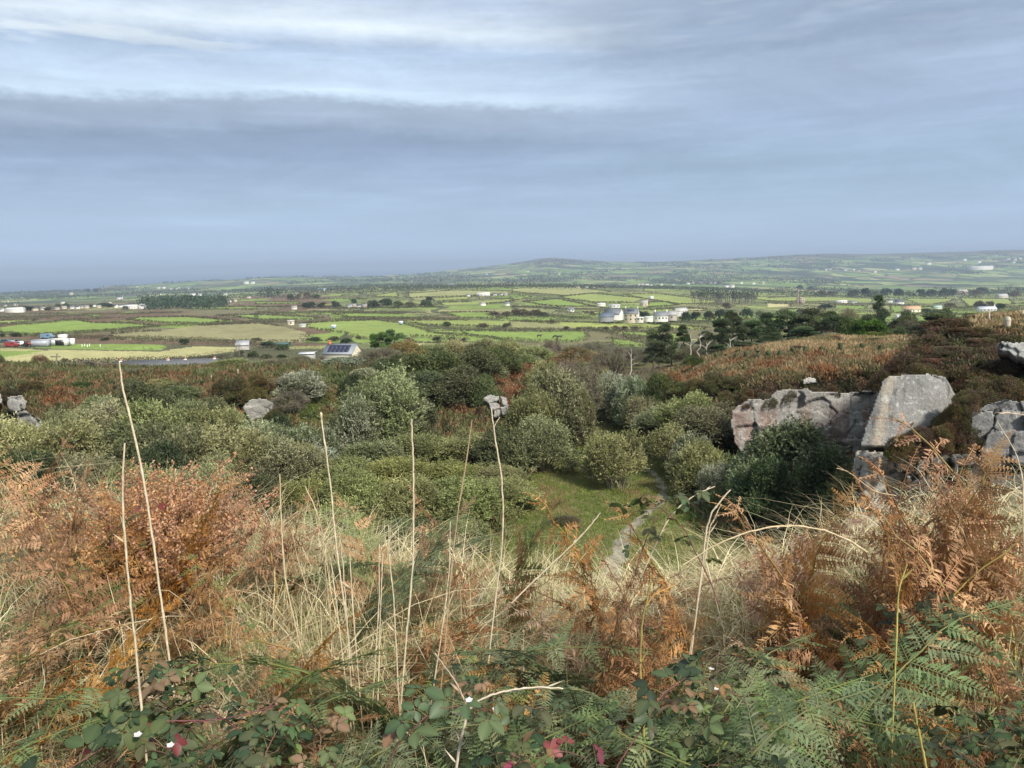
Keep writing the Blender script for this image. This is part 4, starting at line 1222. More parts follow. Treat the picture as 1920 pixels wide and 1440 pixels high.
# ------------------------------------------------------------------ posts, poles
def post(name, px, py_top, py_base, Yd, wpx, col, label, cat, lean=0, group=None, mat=None, rough=0.12, seg=7):
    Yd = ground(px, py_base, Yd * .75, Yd * 1.3)[1]
    a = pt(px, py_base, Yd); b_ = pt(px + lean, py_top, Yd)
    z0 = zf(a[0], Yd); bt = np.array([a[0], Yd, min(a[2], z0 + 0.2) - 0.3]); r_ = wpx / 2 * Yd / F_PX
    acc = Acc()
    n = 9
    path = bt[None] * (1 - np.linspace(0, 1, n))[:, None] + b_[None] * np.linspace(0, 1, n)[:, None]
    rng = np.random.default_rng(int(px))
    rad = r_ * (1 + rng.normal(size=n) * rough); rad[-1] *= 0.8
    path = path - bt
    tube(acc, path, rad, np.array(col), seg)
    return tagit(acc.obj(name, mat or M_WOOD, loc=bt), label, cat, group)


post('granite_post', 1890, 594, 624, 46, 13, (.40, .36, .27), 'lichen covered granite gatepost standing on the right rim', 'post', -1, None, M_ROCK, .12, 5)
post('fence_post', 1857, 584, 618, 45, 3.4, (.50, .44, .34), 'tall pale leaning fence post left of the granite gatepost', 'post', -3)
post('fence_post', 1834, 597, 610, 46, 2.6, (.50, .44, .34), 'short pale fence post tilted left on the heather mound', 'post', -4)
post('fence_post', 1847, 597, 614, 47, 1.8, (.45, .40, .32), 'thin grey stake between two fence posts on the right rim', 'post', 0)
post('fence_post', 1919, 582, 604, 46, 4, (.62, .58, .50), 'white fence post at the right picture edge', 'post', 0)
for i, (px, t_, b_) in enumerate([(1343, 667, 679), (1362, 668, 680), (1380, 666, 680), (1400, 664, 678), (1421, 662, 679), (1441, 661, 677), (1463, 661, 675), (1486, 656, 671), (1510, 655, 670), (1541, 653, 668), (1576, 648, 665), (1617, 648, 664), (1651, 652, 668), (1692, 656, 668)]):
    post('ivy_post', px, t_ - 5, b_, 88, 8, (.05, .065, .03), f'stubby ivy covered post, {["first","second","third","fourth","fifth","sixth","seventh","eighth","ninth","tenth","eleventh","twelfth","thirteenth","last"][i]} from the left in the row on the plateau',
         'post', 0, 'ivy covered posts across the plateau', M_BARK, .3)
for i, (px, t_, b_, l_) in enumerate([(446, 692, 706, 'tallest wooden fence post on the left rim'), (396, 703, 716, 'wooden fence post left of the tallest one on the left rim'), (351, 712, 722, 'leftmost short fence post on the left rim'), (466, 692, 700, 'short fence post right of the tallest on the left rim')]):
    post('fence_post', px, t_, b_, 98, 3.2, (.36, .31, .25), l_, 'post')


def pole(px, top, base_, Yd, label, w_=2.2):
    bt = ground(px, base_, Yd * 0.8, Yd * 1.25)
    Yd = bt[1]
    tp = pt(px, top, Yd)
    t = thing('utility_pole', label, 'pole', tuple(bt))
    a = Acc(); h_ = tp[2] - bt[2]; r_ = max(0.11, w_ / 2 * Yd / F_PX * 0.55)
    tube(a, np.array([[0, 0, -0.5], [0, 0, h_ * .5], [tp[0] - bt[0], 0, h_]]), [r_, r_ * .9, r_ * .75], np.array((.20, .17, .14)), 7)
    a.obj('pole_shaft', M_WOOD, t)
    b_ = Acc(); box(b_, -0.7, 0.7, -0.06, 0.06, h_ - 0.5, h_ - 0.35, (.18, .16, .13)); b_.obj('crossarm', M_WOOD, t)
    return t


pole(107, 663, 694, 135, 'wooden utility pole standing in front of the straw field')
pole(449, 644, 669, 190, 'wooden utility pole by the grey cottage roof at the end of the straw field')
for (px, tp_, bs, Yd, lb) in [(1184, 653, 676, 112, 'broken bleached dead trunk at the left of the shelter belt'), (1311, 626, 668, 108, 'tall crooked bleached dead trunk in the middle of the shelter belt'),
                              (1327, 642, 655, 110, 'short bleached dead snag right of the tall dead trunk'), (1373, 634, 652, 108, 'leaning bleached dead limb under the tallest pines'), (1296, 620, 650, 112, 'thin grey dead trunk left of the tall crooked one')]:
    bt = pt(px, bs, Yd); tp = pt(px + RR.uniform(-6, 6), tp_, Yd); z0 = zf(bt[0], Yd)
    rng = np.random.default_rng(px); n = 8
    P_ = np.linspace(0, 1, n)[:, None] * (tp - np.array([bt[0], Yd, z0 - .3])) + rng.normal(size=(n, 3)) * np.array([.14, .1, 0]); P_[0] = 0
    t = thing('dead_tree', lb, 'tree', (bt[0], Yd, z0 - .3))
    a = Acc(); tube(a, P_, np.linspace(.10, .03, n), np.array((.42, .39, .33)), 6); a.obj('trunk', M_BARK, t)
    for q in range(3):
        k_ = rng.integers(3, 7); e = P_[k_] + np.array([rng.choice([-1, 1]) * rng.uniform(.4, 1.1), 0, rng.uniform(.3, .9)])
        a = Acc(); tube(a, np.array([P_[k_], (P_[k_] + e) / 2 + [0, 0, .1], e]), [.045, .035, .015], np.array((.42, .39, .33)), 5); a.obj('branch', M_BARK, t)

number_groups()
# ------------------------------------------------------------------ hedges and scrub between the fields
HPAL = np.array([(.085, .085, .045), (.065, .07, .035), (.11, .09, .06), (.05, .055, .03), (.12, .11, .06)])


def inner_noise(n, rng):
    return rng.normal(size=(n, 3))


def clump_cards(acc, Q, hgt, wid, per, size, pal, rng, flat=0.5):
    m_ = len(Q)
    PP = np.repeat(Q, per, 0)
    h_ = np.repeat(hgt, per); w_ = np.repeat(np.broadcast_to(wid, m_), per)
    off = rng.normal(size=(m_ * per, 3)) * np.stack([w_ * .45, w_ * .45, h_ * 0], 1)
    PP = PP + off; PP[:, 2] += h_ * rng.random(m_ * per) ** 0.8 * 0.85
    D = unit(rng.normal(size=(m_ * per, 3)) + np.array([0, 0, .5]))
    N = unit(rng.normal(size=(m_ * per, 3)) + np.array([0, -1, .4]))
    cb = pal[rng.integers(0, len(pal), m_)] * (0.75 + 0.5 * rng.random((m_, 1)))
    cc = np.repeat(cb, per, 0) * (0.75 + 0.5 * rng.random((m_ * per, 1)))
    sz = np.repeat(np.broadcast_to(size, m_), per) * rng.uniform(.6, 1.3, m_ * per)
    cards(acc, PP, D, N, sz, sz * .6, cc)


hn = 0
for fi, (poly, c) in enumerate(FIELDS):
    poly = np.array(poly, float)
    cy_ = poly[:, 1].mean(); cx_ = poly[:, 0].mean()
    rng = np.random.default_rng(900 + fi)
    pts = []
    for i in range(len(poly)):
        a, b_ = poly[i], poly[(i + 1) % len(poly)]
        if min(a[0], b_[0]) < -20 or (a[0] <= 0 and b_[0] <= 0) or (a[0] >= 1920 and b_[0] >= 1920): continue
        if rng.random() < 0.12 or fi in (7, 8, 9, 26): continue
        n = max(2, int(abs(b_[0] - a[0]) / 1.6 + abs(b_[1] - a[1]) / 0.8))
        for t_ in np.linspace(0, 1, n):
            q = a + (b_ - a) * t_
            pts.append(ground(q[0], q[1] + 0.5, 190, 3500))
    if len(pts) < 4: continue
    Q = np.array(pts)
    d_ = Q[:, 1]
    Q[:, :2] += rng.normal(size=(len(Q), 2)) * 1.2
    nv = fbm(Q[:, 0] / 18, Q[:, 1] / 18, 3, fi)
    keep = nv > 0.02
    Q = Q[keep]; nv = nv[keep]; d_ = d_[keep]
    if len(Q) < 4: continue
    Q[:, 2] = zfun(Q[:, 0], Q[:, 1])
    o_ = Q.mean(0)
    acc = Acc()
    clump_cards(acc, Q - o_, 0.4 + nv * 1.6, np.clip(d_ * 0.0016, .7, 1.8), 9, np.clip(d_ * .0014, .4, 1.5), HPAL, rng)
    o = tagit(acc.obj('hedgerow', M_LEAF, loc=tuple(o_)), 'dark scrubby hedgerow in the ' + ('near' if cy_ > 612 else 'middle' if cy_ > 580 else 'far') + ' fields of the ' + ('left' if cx_ < 560 else 'middle' if cx_ < 1150 else 'right'), 'hedge',
              'hedgerows ' + ('near ' if cy_ > 612 else 'middle ' if cy_ > 580 else 'far ') + ('left' if cx_ < 560 else 'centre' if cx_ < 1150 else 'right'))
    ORD.setdefault(o['group'], []).append((cx_, o))
number_groups()

# thick scrub banks that run between the fields (traced lines)
BANKS = [
 [(0, 626), (60, 630), (130, 627), (225, 620), (300, 611)], [(60, 632), (160, 634), (260, 636), (400, 640), (480, 644)], [(300, 611), (390, 609), (440, 606), (480, 603)],
 [(0, 609), (60, 607), (140, 599), (210, 597)], [(480, 602), (560, 606), (620, 600), (700, 599), (760, 600)], [(640, 596), (720, 597), (800, 597), (880, 600)], [(755, 604), (800, 612), (850, 618), (960, 618)],
 [(800, 622), (850, 628), (880, 630), (960, 640)], [(805, 636), (860, 639), (880, 637)], [(960, 619), (1010, 617), (1080, 619), (1140, 620), (1220, 621), (1280, 620)], [(1095, 616), (1130, 623), (1170, 634), (1215, 640), (1262, 646)],
 [(1170, 632), (1210, 635), (1260, 643)], [(1130, 600), (1200, 602), (1300, 606), (1400, 600)], [(480, 575), (560, 574), (640, 578), (760, 576), (830, 575)], [(480, 588), (600, 585), (720, 586), (800, 586)],
 [(960, 575), (1040, 578), (1100, 580), (1200, 580), (1300, 577)], [(940, 590), (1000, 592), (1060, 595), (1110, 596)], [(0, 595), (80, 594), (160, 590), (240, 588), (340, 586)], [(700, 572), (760, 571), (820, 572)],
 [(560, 547), (640, 549), (740, 545), (800, 544)], [(960, 535), (1060, 534)], [(1310, 596), (1370, 600), (1440, 598), (1500, 590)], [(1440, 590), (1520, 592), (1600, 590)], [(1440, 565), (1540, 569), (1640, 570), (1700, 574), (1800, 577), (1920, 574)],
 [(1640, 570), (1660, 582), (1660, 600)], [(1700, 590), (1760, 588), (1850, 590), (1920, 588)], [(1440, 558), (1500, 554), (1600, 555), (1680, 557)], [(1800, 557), (1840, 550), (1900, 546)], [(230, 690), (100, 692), (30, 690)],
 [(140, 685), (230, 682), (330, 678), (430, 672)],
]
for bi, ln in enumerate(BANKS):
    rng = np.random.default_rng(1200 + bi)
    ln = np.array(ln, float); pts = []
    for a, b_ in zip(ln[:-1], ln[1:]):
        n = max(2, int(abs(b_[0] - a[0]) / 1.1))
        for t_ in np.linspace(0, 1, n, endpoint=False):
            q = a + (b_ - a) * t_
            pts.append(ground(q[0], q[1] + 1.0 + rng.normal() * 0.8, 150, 3500))
    Q = np.array(pts); d_ = Q[:, 1].copy(); nv = fbm(Q[:, 0] / 22, Q[:, 1] / 22, 3, bi)
    o_ = Q.mean(0); acc = Acc()
    clump_cards(acc, Q - o_, 0.5 + nv * 2.2, np.clip(d_ * 0.003, 1.0, 2.6), 12, np.clip(d_ * .0012, .35, 1.4), HPAL, rng)
    cy_, cx_ = ln[:, 1].mean(), ln[:, 0].mean()
    o = tagit(acc.obj('scrub_bank', M_LEAF, loc=tuple(o_)), 'brownish overgrown field bank in the ' + ('near' if cy_ > 612 else 'middle' if cy_ > 580 else 'far') + ' fields of the ' + ('left' if cx_ < 560 else 'middle' if cx_ < 1150 else 'right'), 'hedge',
              'overgrown banks ' + ('near ' if cy_ > 612 else 'middle ' if cy_ > 580 else 'far ') + ('left' if cx_ < 560 else 'centre' if cx_ < 1150 else 'right'))
    ORD.setdefault(o['group'], []).append((cx_, o))
number_groups()

# moorland scrub wherever there is no field
rng = np.random.default_rng(77)
n = 60000
y = np.exp(rng.uniform(math.log(170), math.log(1900), n)); x = rng.uniform(-.78, .78, n) * y
z = zfun(x, y); a_, b_ = proj(np.stack([x, y, z], 1))
free = np.ones(n, bool)
for poly, c in FIELDS: free &= ~pip(a_, b_, poly)
nv = fbm(x / 45, y / 90, 4, 66)
free &= (nv > 0.57) & ~((a_ < 480) & (b_ > 615) & (b_ < 690) & (nv < 0.56))
Q = np.stack([x, y, z], 1)[free]; nv = nv[free]
acc = Acc()
clump_cards(acc, Q, 0.3 + np.clip(nv - .55, 0, 1) * 8, np.clip(Q[:, 1] * .004, 1.0, 5), 7, np.clip(Q[:, 1] * .0012, .3, 1.6), np.array([(.10, .085, .055), (.08, .075, .042), (.13, .10, .065), (.06, .065, .035), (.11, .11, .06)]), rng)
tagit(acc.obj('moorland_scrub', M_LEAF), 'brown and dark green heath scrub between the fields', 'scrub', None, 'stuff')

# woods that read as one mass
def wood(poly, n, y0, y1, h, size, pal, seed, label, base_h=0.0, per=14):
    rng = np.random.default_rng(seed)
    Q = scatter(poly, n, y0, y1, seed, 1.5)
    acc = Acc()
    hh = h * rng.uniform(.7, 1.1, len(Q))
    Q[:, 2] += base_h
    clump_cards(acc, Q, hh, h * .5, per, size, np.array(pal), rng)
    if base_h > 0:
        for q in Q[:260]:
            tube(acc, np.array([[q[0], q[1], q[2] - base_h - 1], [q[0], q[1], q[2] + h * .5]]), [.35, .25], np.array((.20, .18, .16)), 4)
    return tagit(acc.obj('woodland', M_LEAF), label, 'wood', None, 'stuff')


wood([(262, 575), (300, 571), (420, 570), (427, 576), (400, 580), (270, 581)], 420, 900, 2000, 18, 3.2, [(.035, .055, .03), (.025, .04, .022), (.05, .07, .035)], 5, 'dark pine wood beside the long white building')
wood([(1296, 563), (1410, 566), (1418, 571), (1300, 569)], 420, 600, 2200, 11, 2.6, [(.045, .06, .04), (.06, .075, .05), (.035, .05, .03)], 6, 'plantation of tall pines with bare trunks right of the farm', 7.0)
wood([(490, 556), (535, 556), (536, 561), (490, 561)], 80, 900, 3000, 24, 3.6, [(.035, .055, .03), (.025, .04, .022)], 7, 'dark rounded clump of pines on the ridge')
# distant copses and hedge trees, 2 to 9 km
rng = np.random.default_rng(88)
n = 26000
y = np.exp(rng.uniform(math.log(1700), math.log(9000), n)); x = rng.uniform(-.78, .78, n) * y
nv = fbm(x / 420, y / 800, 4, 90); z = zfun(x, y)
k = (nv > 0.54) & (z > -140)
Q = np.stack([x, y, z], 1)[k]
acc = Acc()
clump_cards(acc, Q, np.full(len(Q), 11.), Q[:, 1] * .005, 5, Q[:, 1] * .0019, np.array([(.04, .055, .03), (.055, .065, .035), (.07, .065, .045)]), rng)
tagit(acc.obj('distant_woodland', M_LEAF), 'distant copses and hedgerow trees scattered over the far hills', 'woodland', None, 'stuff')


def ftree(kind, px, base_, hpx, wpx, label, group, ymin=150):
    g_ = ground(px, base_, ymin, 5000)
    k_ = g_[1] / F_PX
    i = CNT.get(kind, 0); CNT[kind] = i + 1
    r0, h0 = SIZE[kind]
    o = PR[kind][i % len(PR[kind])].place((g_[0], g_[1], g_[2] - .2), RR.uniform(0, 6.28), (wpx / 2 * k_ / r0, wpx / 2 * k_ / r0, hpx * k_ / h0), label, group)
    if group: ORD.setdefault(group, []).append((px, o))


FT = [('in the hedge below the farm', 'hedge trees below the farm', [(1136, 620, 8, 14, 'farb'), (1155, 619, 9, 16, 'farb'), (1172, 619, 8, 14, 'farb'), (1192, 619, 7, 14, 'farb'), (1085, 620, 7, 12, 'far'), (1062, 619, 7, 14, 'far'), (1035, 606, 8, 10, 'farb'), (1240, 622, 7, 14, 'far')]),
      ('beside the farm buildings', 'farmyard trees', [(1197, 597, 14, 18, 'fard'), (1210, 597, 13, 18, 'far'), (1285, 603, 18, 22, 'fard'), (1305, 600, 16, 22, 'fard'), (1330, 602, 18, 22, 'far'), (1350, 600, 20, 24, 'fard'), (1375, 606, 16, 30, 'farb'), (1400, 596, 17, 26, 'fard'), (1260, 604, 7, 14, 'far'), (1425, 594, 12, 24, 'farg'), (1362, 580, 12, 18, 'farb')]),
      ('in the wooded strip right of the town', 'trees of the wooded strip', [(580, 578, 12, 26, 'far'), (605, 578, 11, 20, 'far'), (630, 577, 12, 18, 'far'), (663, 572, 12, 14, 'fard'), (700, 577, 14, 24, 'far'), (725, 576, 16, 26, 'fard'), (745, 578, 13, 22, 'far'), (770, 577, 12, 24, 'farg'), (800, 576, 13, 22, 'far'), (805, 565, 9, 14, 'fard'), (560, 562, 12, 14, 'farb'), (575, 560, 12, 16, 'farb'), (545, 563, 12, 14, 'far'), (590, 560, 8, 20, 'far')]),
      ('in the thicket left of the farm', 'thicket left of the farm', [(968, 592, 12, 22, 'farb'), (985, 593, 14, 26, 'farb'), (1005, 593, 12, 24, 'farb'), (950, 594, 10, 20, 'farb'), (930, 592, 8, 20, 'farb'), (1020, 594, 9, 16, 'far'), (1110, 590, 6, 12, 'farb')]),
      ('in the tree belt of the right valley', 'tree belt right', [(1600, 556, 12, 22, 'far'), (1622, 557, 17, 20, 'fard'), (1640, 558, 13, 22, 'farg'), (1660, 557, 16, 22, 'fard'), (1685, 557, 15, 22, 'fard'), (1705, 557, 12, 20, 'farg'), (1725, 557, 15, 20, 'fard'), (1745, 557, 14, 20, 'fard'), (1770, 557, 16, 20, 'fard'), (1785, 556, 14, 18, 'fard'), (1830, 556, 12, 20, 'farb'), (1840, 551, 12, 20, 'fard'), (1900, 556, 10, 24, 'farb'), (1560, 554, 8, 18, 'farb'), (1540, 556, 10, 22, 'farb'), (1500, 543, 8, 14, 'fard'), (1520, 545, 8, 14, 'fard')]),
      ('round the houses at the far right', 'trees round the right houses', [(1548, 581, 11, 26, 'fard'), (1838, 576, 12, 20, 'farb'), (1855, 576, 11, 18, 'farb'), (1876, 579, 10, 20, 'fard'), (1780, 578, 9, 22, 'farb'), (1735, 588, 10, 20, 'fard'), (1755, 590, 10, 22, 'fard'), (1700, 588, 7, 16, 'far'), (1905, 590, 8, 18, 'fard'), (1895, 592, 9, 20, 'far'), (1660, 594, 9, 20, 'far'), (1645, 606, 8, 18, 'far'), (1710, 610, 10, 18, 'far'), (1470, 588, 9, 24, 'farb'), (1500, 589, 9, 20, 'farb')]),
      ('among the houses of the left town', 'trees in the left town', [(58, 583, 9, 20, 'fard'), (45, 582, 8, 14, 'far'), (108, 578, 8, 12, 'far'), (125, 577, 8, 12, 'far'), (195, 576, 8, 24, 'fard'), (205, 577, 8, 14, 'fard'), (90, 582, 6, 14, 'far'), (170, 577, 6, 12, 'far'), (236, 580, 6, 10, 'far'), (165, 548, 7, 9, 'fard'), (180, 549, 8, 10, 'fard')]),
      ('along the near left field edge', 'near left field trees', [(30, 632, 8, 20, 'far'), (5, 632, 7, 16, 'far'), (197, 639, 7, 16, 'far'), (345, 646, 11, 20, 'fard'), (500, 652, 12, 34, 'fard'), (530, 656, 10, 26, 'far'), (672, 636, 6, 14, 'farb'), (650, 645, 12, 22, 'fard'), (625, 640, 9, 24, 'far'), (765, 640, 8, 20, 'farb'), (590, 640, 8, 30, 'far'), (838, 612, 9, 16, 'far'), (905, 614, 8, 22, 'farb'), (950, 613, 7, 18, 'farb'), (820, 641, 10, 18, 'far'), (850, 642, 10, 20, 'far'), (870, 642, 10, 14, 'farb'), (480, 640, 7, 20, 'farb'), (415, 672, 7, 14, 'farg'), (395, 672, 7, 18, 'farg'), (450, 668, 12, 24, 'farg'), (475, 670, 12, 22, 'far'), (500, 672, 10, 24, 'farg'), (530, 674, 10, 22, 'far')])]
FKW = dict(far='dull green tree', farb='brownish bare tree', fard='dark evergreen tree', farg='pale green tree')
for phrase, grp, lst in FT:
    for (px, bs, hp, wp, kd) in lst:
        ftree(kd, px, bs, hp, wp, f"{FKW[kd]} {phrase}", f"{grp} {kd}")
number_groups()


# ------------------------------------------------------------------ buildings
def gable(acc_w, acc_r, x0, x1, y0, y1, h, rh, wc, rc, ov=.3):
    """walls with gables on the x ends; roof slopes to the front and back"""
    ym = (y0 + y1) / 2
    V = np.array([[x0, y0, -1], [x1, y0, -1], [x1, y1, -1], [x0, y1, -1], [x0, y0, h], [x1, y0, h], [x1, y1, h], [x0, y1, h], [x0, ym, h + rh], [x1, ym, h + rh]], float)
    acc_w.add(V, np.array([[0, 1, 5, 4], [1, 2, 6, 5], [2, 3, 7, 6], [3, 0, 4, 7]]), np.array(wc, float))
    acc_w.add(V[[4, 7, 8, 5, 6, 9]], np.array([[0, 2, 1], [3, 4, 5]]), np.array(wc, float))
    sl = rh / (ym - y0); t = .18
    for s_ in (1, -1):
        ye = y0 - ov if s_ > 0 else y1 + ov
        ze = h - sl * ov
        R_ = np.array([[x0 - ov, ye, ze], [x1 + ov, ye, ze], [x1 + ov, ym, h + rh], [x0 - ov, ym, h + rh]], float)
        top_ = R_ + np.array([0, 0, t]); R_ = R_ + np.array([0, 0, .02])
        VV = np.concatenate([R_, top_])
        acc_r.add(VV, np.array([[0, 3, 2, 1], [4, 5, 6, 7], [0, 1, 5, 4], [1, 2, 6, 5], [2, 3, 7, 6], [3, 0, 4, 7]]), np.array(rc, float))


WHT = (.62, .61, .57); CRM = (.50, .45, .34); STN = (.34, .30, .24); SLT = (.08, .087, .10); SLL = (.15, .165, .185); ORR = (.50, .30, .18)


def house(px, base_, wpx, label, wc=WHT, rc=SLT, rot=None, hk=.34, rk=.3, dk=.6, chim=1, wins=0, cat='house', name='house', group=None, ymin=160, Yd=None, h=None, rh=None, L=None):
    g_ = ground(px, base_, ymin, 9000) if Yd is None else np.array([pt(px, base_, Yd)[0], Yd, pt(px, base_, Yd)[2]])
    w_ = L or max(6.0, wpx * g_[1] / F_PX)
    rng = random.Random(int(px * 7 + base_))
    h = h or max(2.6, w_ * hk); D_ = max(5.0, w_ * dk); rh = rh or D_ * rk * 1.1
    rz = rng.uniform(-.5, .5) if rot is None else rot
    t = thing(name, label, cat, (g_[0], g_[1], g_[2]), rz, 1, group)
    a, b_ = Acc(), Acc()
    gable(a, b_, -w_ / 2, w_ / 2, -D_ / 2, D_ / 2, h, rh, wc, rc)
    a.obj('wall', M_WALL, t); ro = b_.obj('roof', M_ROOF, t)
    if chim:
        for s_ in ((-1, 1) if chim > 1 else (1,)):
            c = Acc(); xx = s_ * (w_ / 2 - .7); box(c, xx - .45, xx + .45, -.4, .4, h + rh - .9, h + rh + 1.3, wc); c.obj('chimney', M_WALL, ro)
    for i in range(wins):
        xx = -w_ / 2 + w_ * (i + .5) / wins
        for zz in ([.9] if h < 4.2 else [.9, 3.4]):
            c = Acc(); box(c, xx - .5, xx + .5, -D_ / 2 - .04, -D_ / 2 + .1, zz, zz + 1.2, (.05, .06, .07)); c.obj('window', M_GLASS, t)
    if group: ORD.setdefault(group, []).append((px, t))
    return t, w_, D_, h, rh


TOWN = [('small white house at the edge of the left town', 'white houses of the left town', [(3, 584, 6), (66, 583, 13), (80, 582, 11), (107, 581, 7), (121, 579, 8), (136, 579, 7), (146, 579, 8), (154, 578, 7), (163, 578, 8), (176, 575, 9), (186, 577, 6), (217, 577, 8), (226, 576, 8), (10, 575, 5), (30, 573, 6), (118, 569, 6), (133, 553, 8), (225, 562, 10), (206, 570, 6)]),
        ('tiny white house on the far coastal fields', 'white houses on the far coastal fields', [(245, 549, 5), (256, 539, 5), (298, 541, 6), (307, 541, 6), (320, 543, 5), (333, 543, 8), (351, 543, 7), (362, 554, 8), (375, 555, 8), (422, 554, 8), (462, 532, 9), (474, 532, 9), (467, 559, 8), (430, 567, 7), (441, 566, 6), (40, 560, 5), (14, 566, 5), (557, 551, 6), (300, 553, 5)]),
        ('white house in the village beyond the pale ridge field', 'white houses of the centre village', [(1083, 540, 7), (1091, 539, 6), (1100, 540, 5), (1113, 540, 6), (1120, 539, 6), (1127, 538, 6), (1134, 538, 6), (1141, 539, 7), (1148, 538, 6), (1155, 537, 6), (1161, 538, 6), (1168, 537, 6), (1175, 537, 6), (1182, 538, 6), (1190, 538, 6), (1197, 536, 6), (1204, 535, 6), (1212, 536, 7), (1220, 536, 6), (1130, 534, 5), (1240, 535, 5), (1262, 535, 5)]),
        ('white house by the far woods right of the village', 'white houses right of the village', [(1290, 533, 6), (1299, 532, 6), (1313, 533, 8), (1321, 532, 7), (1331, 533, 7), (1340, 532, 6), (1362, 539, 8), (1372, 539, 9), (1389, 532, 8), (1412, 533, 6), (1430, 532, 6)]),
        ('tiny white house on the distant right hills', 'white houses on the right hills', [(1048, 515, 5), (989, 510, 4), (1090, 512, 4), (1150, 505, 4), (1530, 506, 6), (1548, 507, 6), (1556, 506, 5), (1585, 508, 6), (1600, 507, 6), (1610, 509, 5), (1640, 511, 5), (1682, 507, 7), (1712, 506, 9), (1724, 506, 9), (1740, 496, 8), (1808, 489, 8), (1835, 493, 7), (1820, 505, 9), (1838, 504, 9), (1856, 503, 9), (1890, 487, 7), (1902, 489, 8), (1912, 486, 6), (1900, 494, 7), (1868, 480, 4), (870, 512, 4), (770, 528, 5), (912, 515, 4)]),
        ('small white house among the trees of the left middle fields', 'white houses in the middle fields', [(655, 577, 7), (664, 576, 7), (674, 577, 8), (684, 577, 9), (552, 580, 5), (878, 556, 5), (928, 554, 5), (939, 554, 6), (948, 554, 5), (905, 573, 5), (951, 573, 5)])]
for lb, grp, lst in TOWN:
    for (px, bs, w_) in lst:
        rr = random.Random(px)
        house(px, bs, w_ * rr.uniform(.85, 1.15), lb, rr.choice([WHT, WHT, (.70, .68, .62), CRM]), rr.choice([SLT, SLL, (.28, .25, .23)]), group=grp, chim=0, hk=.42, ymin=500)
number_groups()
house(30, 586, 30, 'long white warehouse at the left of the town', WHT, (.6, .6, .58), 0.05, .2, .2, .5, 0, 0, 'warehouse', 'warehouse')
house(246, 579, 26, 'long low white building beside the dark pine wood', WHT, (.62, .62, .6), -0.1, .2, .2, .4, 0, 5, 'house')
house(267, 580, 12, 'white gabled house joined to the long low building by the pine wood', WHT, (.35, .36, .38), 1.35, .42, .5, .8, 0, 0, 'house')
house(603, 546, 17, 'low house with a pale blue roof on the ridge', WHT, (.35, .48, .60), 0.0, .16, .25, .5, 0, 0)
house(845, 537, 10, 'single white house standing alone on the pale ridge', WHT, SLL, .1, .35, .3, .6, 1, 2)
house(906, 555, 24, 'large white farmhouse with a pale roof among trees on the ridge', WHT, (.55, .54, .5), .1, .18, .25, .4, 0, 4)
house(1070, 585, 12, 'white bungalow left of the farm', WHT, SLL, .1, .3, .3, .6, 0, 2)
house(1127, 574, 15, 'white barn with low pitched roof above the farm', WHT, (.5, .5, .48), .1, .22, .2, .6, 0, 0, 'barn', 'barn')
house(1152, 577, 20, 'long white outbuilding above the farm', WHT, (.45, .46, .48), -.1, .16, .2, .4, 0, 3, 'barn', 'barn')
house(1221, 561, 5, 'lone tiny white shed in the green field above the farm', WHT, WHT, .1, .6, .2, .7, 0, 0, 'shed', 'shed')
house(1208, 574, 13, 'square stone house in the fields above the farm', (.52, .44, .36), (.34, .32, .3), -.3, .5, .35, .8, 1, 2)
house(1577, 568, 20, 'long white bungalow in the middle distance right of the engine house', WHT, (.60, .58, .54), .05, .16, .2, .4, 0, 4)
house(1599, 569, 12, 'short white bungalow beside the long one', WHT, SLL, -.1, .2, .3, .5, 0, 2)
house(1667, 567, 10, 'grey roofed house above the orange bungalow', (.6, .58, .52), SLT, .2, .35, .4, .7, 1, 1)
house(1685, 570, 16, 'white house with a broad grey roof above the orange bungalow', WHT, SLT, -.2, .25, .4, .7, 0, 2)
house(1708, 585, 30, 'bungalow with an orange tinted roof and cream walls', (.70, .62, .50), ORR, -.35, .2, .3, .5, 0, 4)
house(1757, 580, 15, 'low building with a pale green roof behind dark trees', (.5, .5, .45), (.30, .42, .38), .1, .2, .3, .5, 0, 0, 'barn', 'barn')
house(1686, 606, 20, 'white cottage with a pale hipped looking roof below the orange bungalow', WHT, (.62, .62, .6), .5, .24, .5, .8, 0, 1)
house(1849, 584, 34, 'long cottage with a pale slate roof and dormers at the right', WHT, (.45, .48, .54), .08, .14, .36, .32, 1, 5)
house(1878, 560, 19, 'grey stone barn by the tree belt at the right', (.42, .40, .36), (.4, .4, .4), .1, .3, .3, .5, 0, 0, 'barn', 'barn')
house(1802, 553, 20, 'old stone house half hidden in the tree belt', (.36, .30, .24), (.36, .33, .3), .1, .34, .3, .5, 1, 0)
house(1838, 506, 40, 'very long pale industrial shed on the distant right hill', (.66, .64, .58), (.6, .58, .54), 0, .12, .15, .3, 0, 0, 'warehouse', 'warehouse')

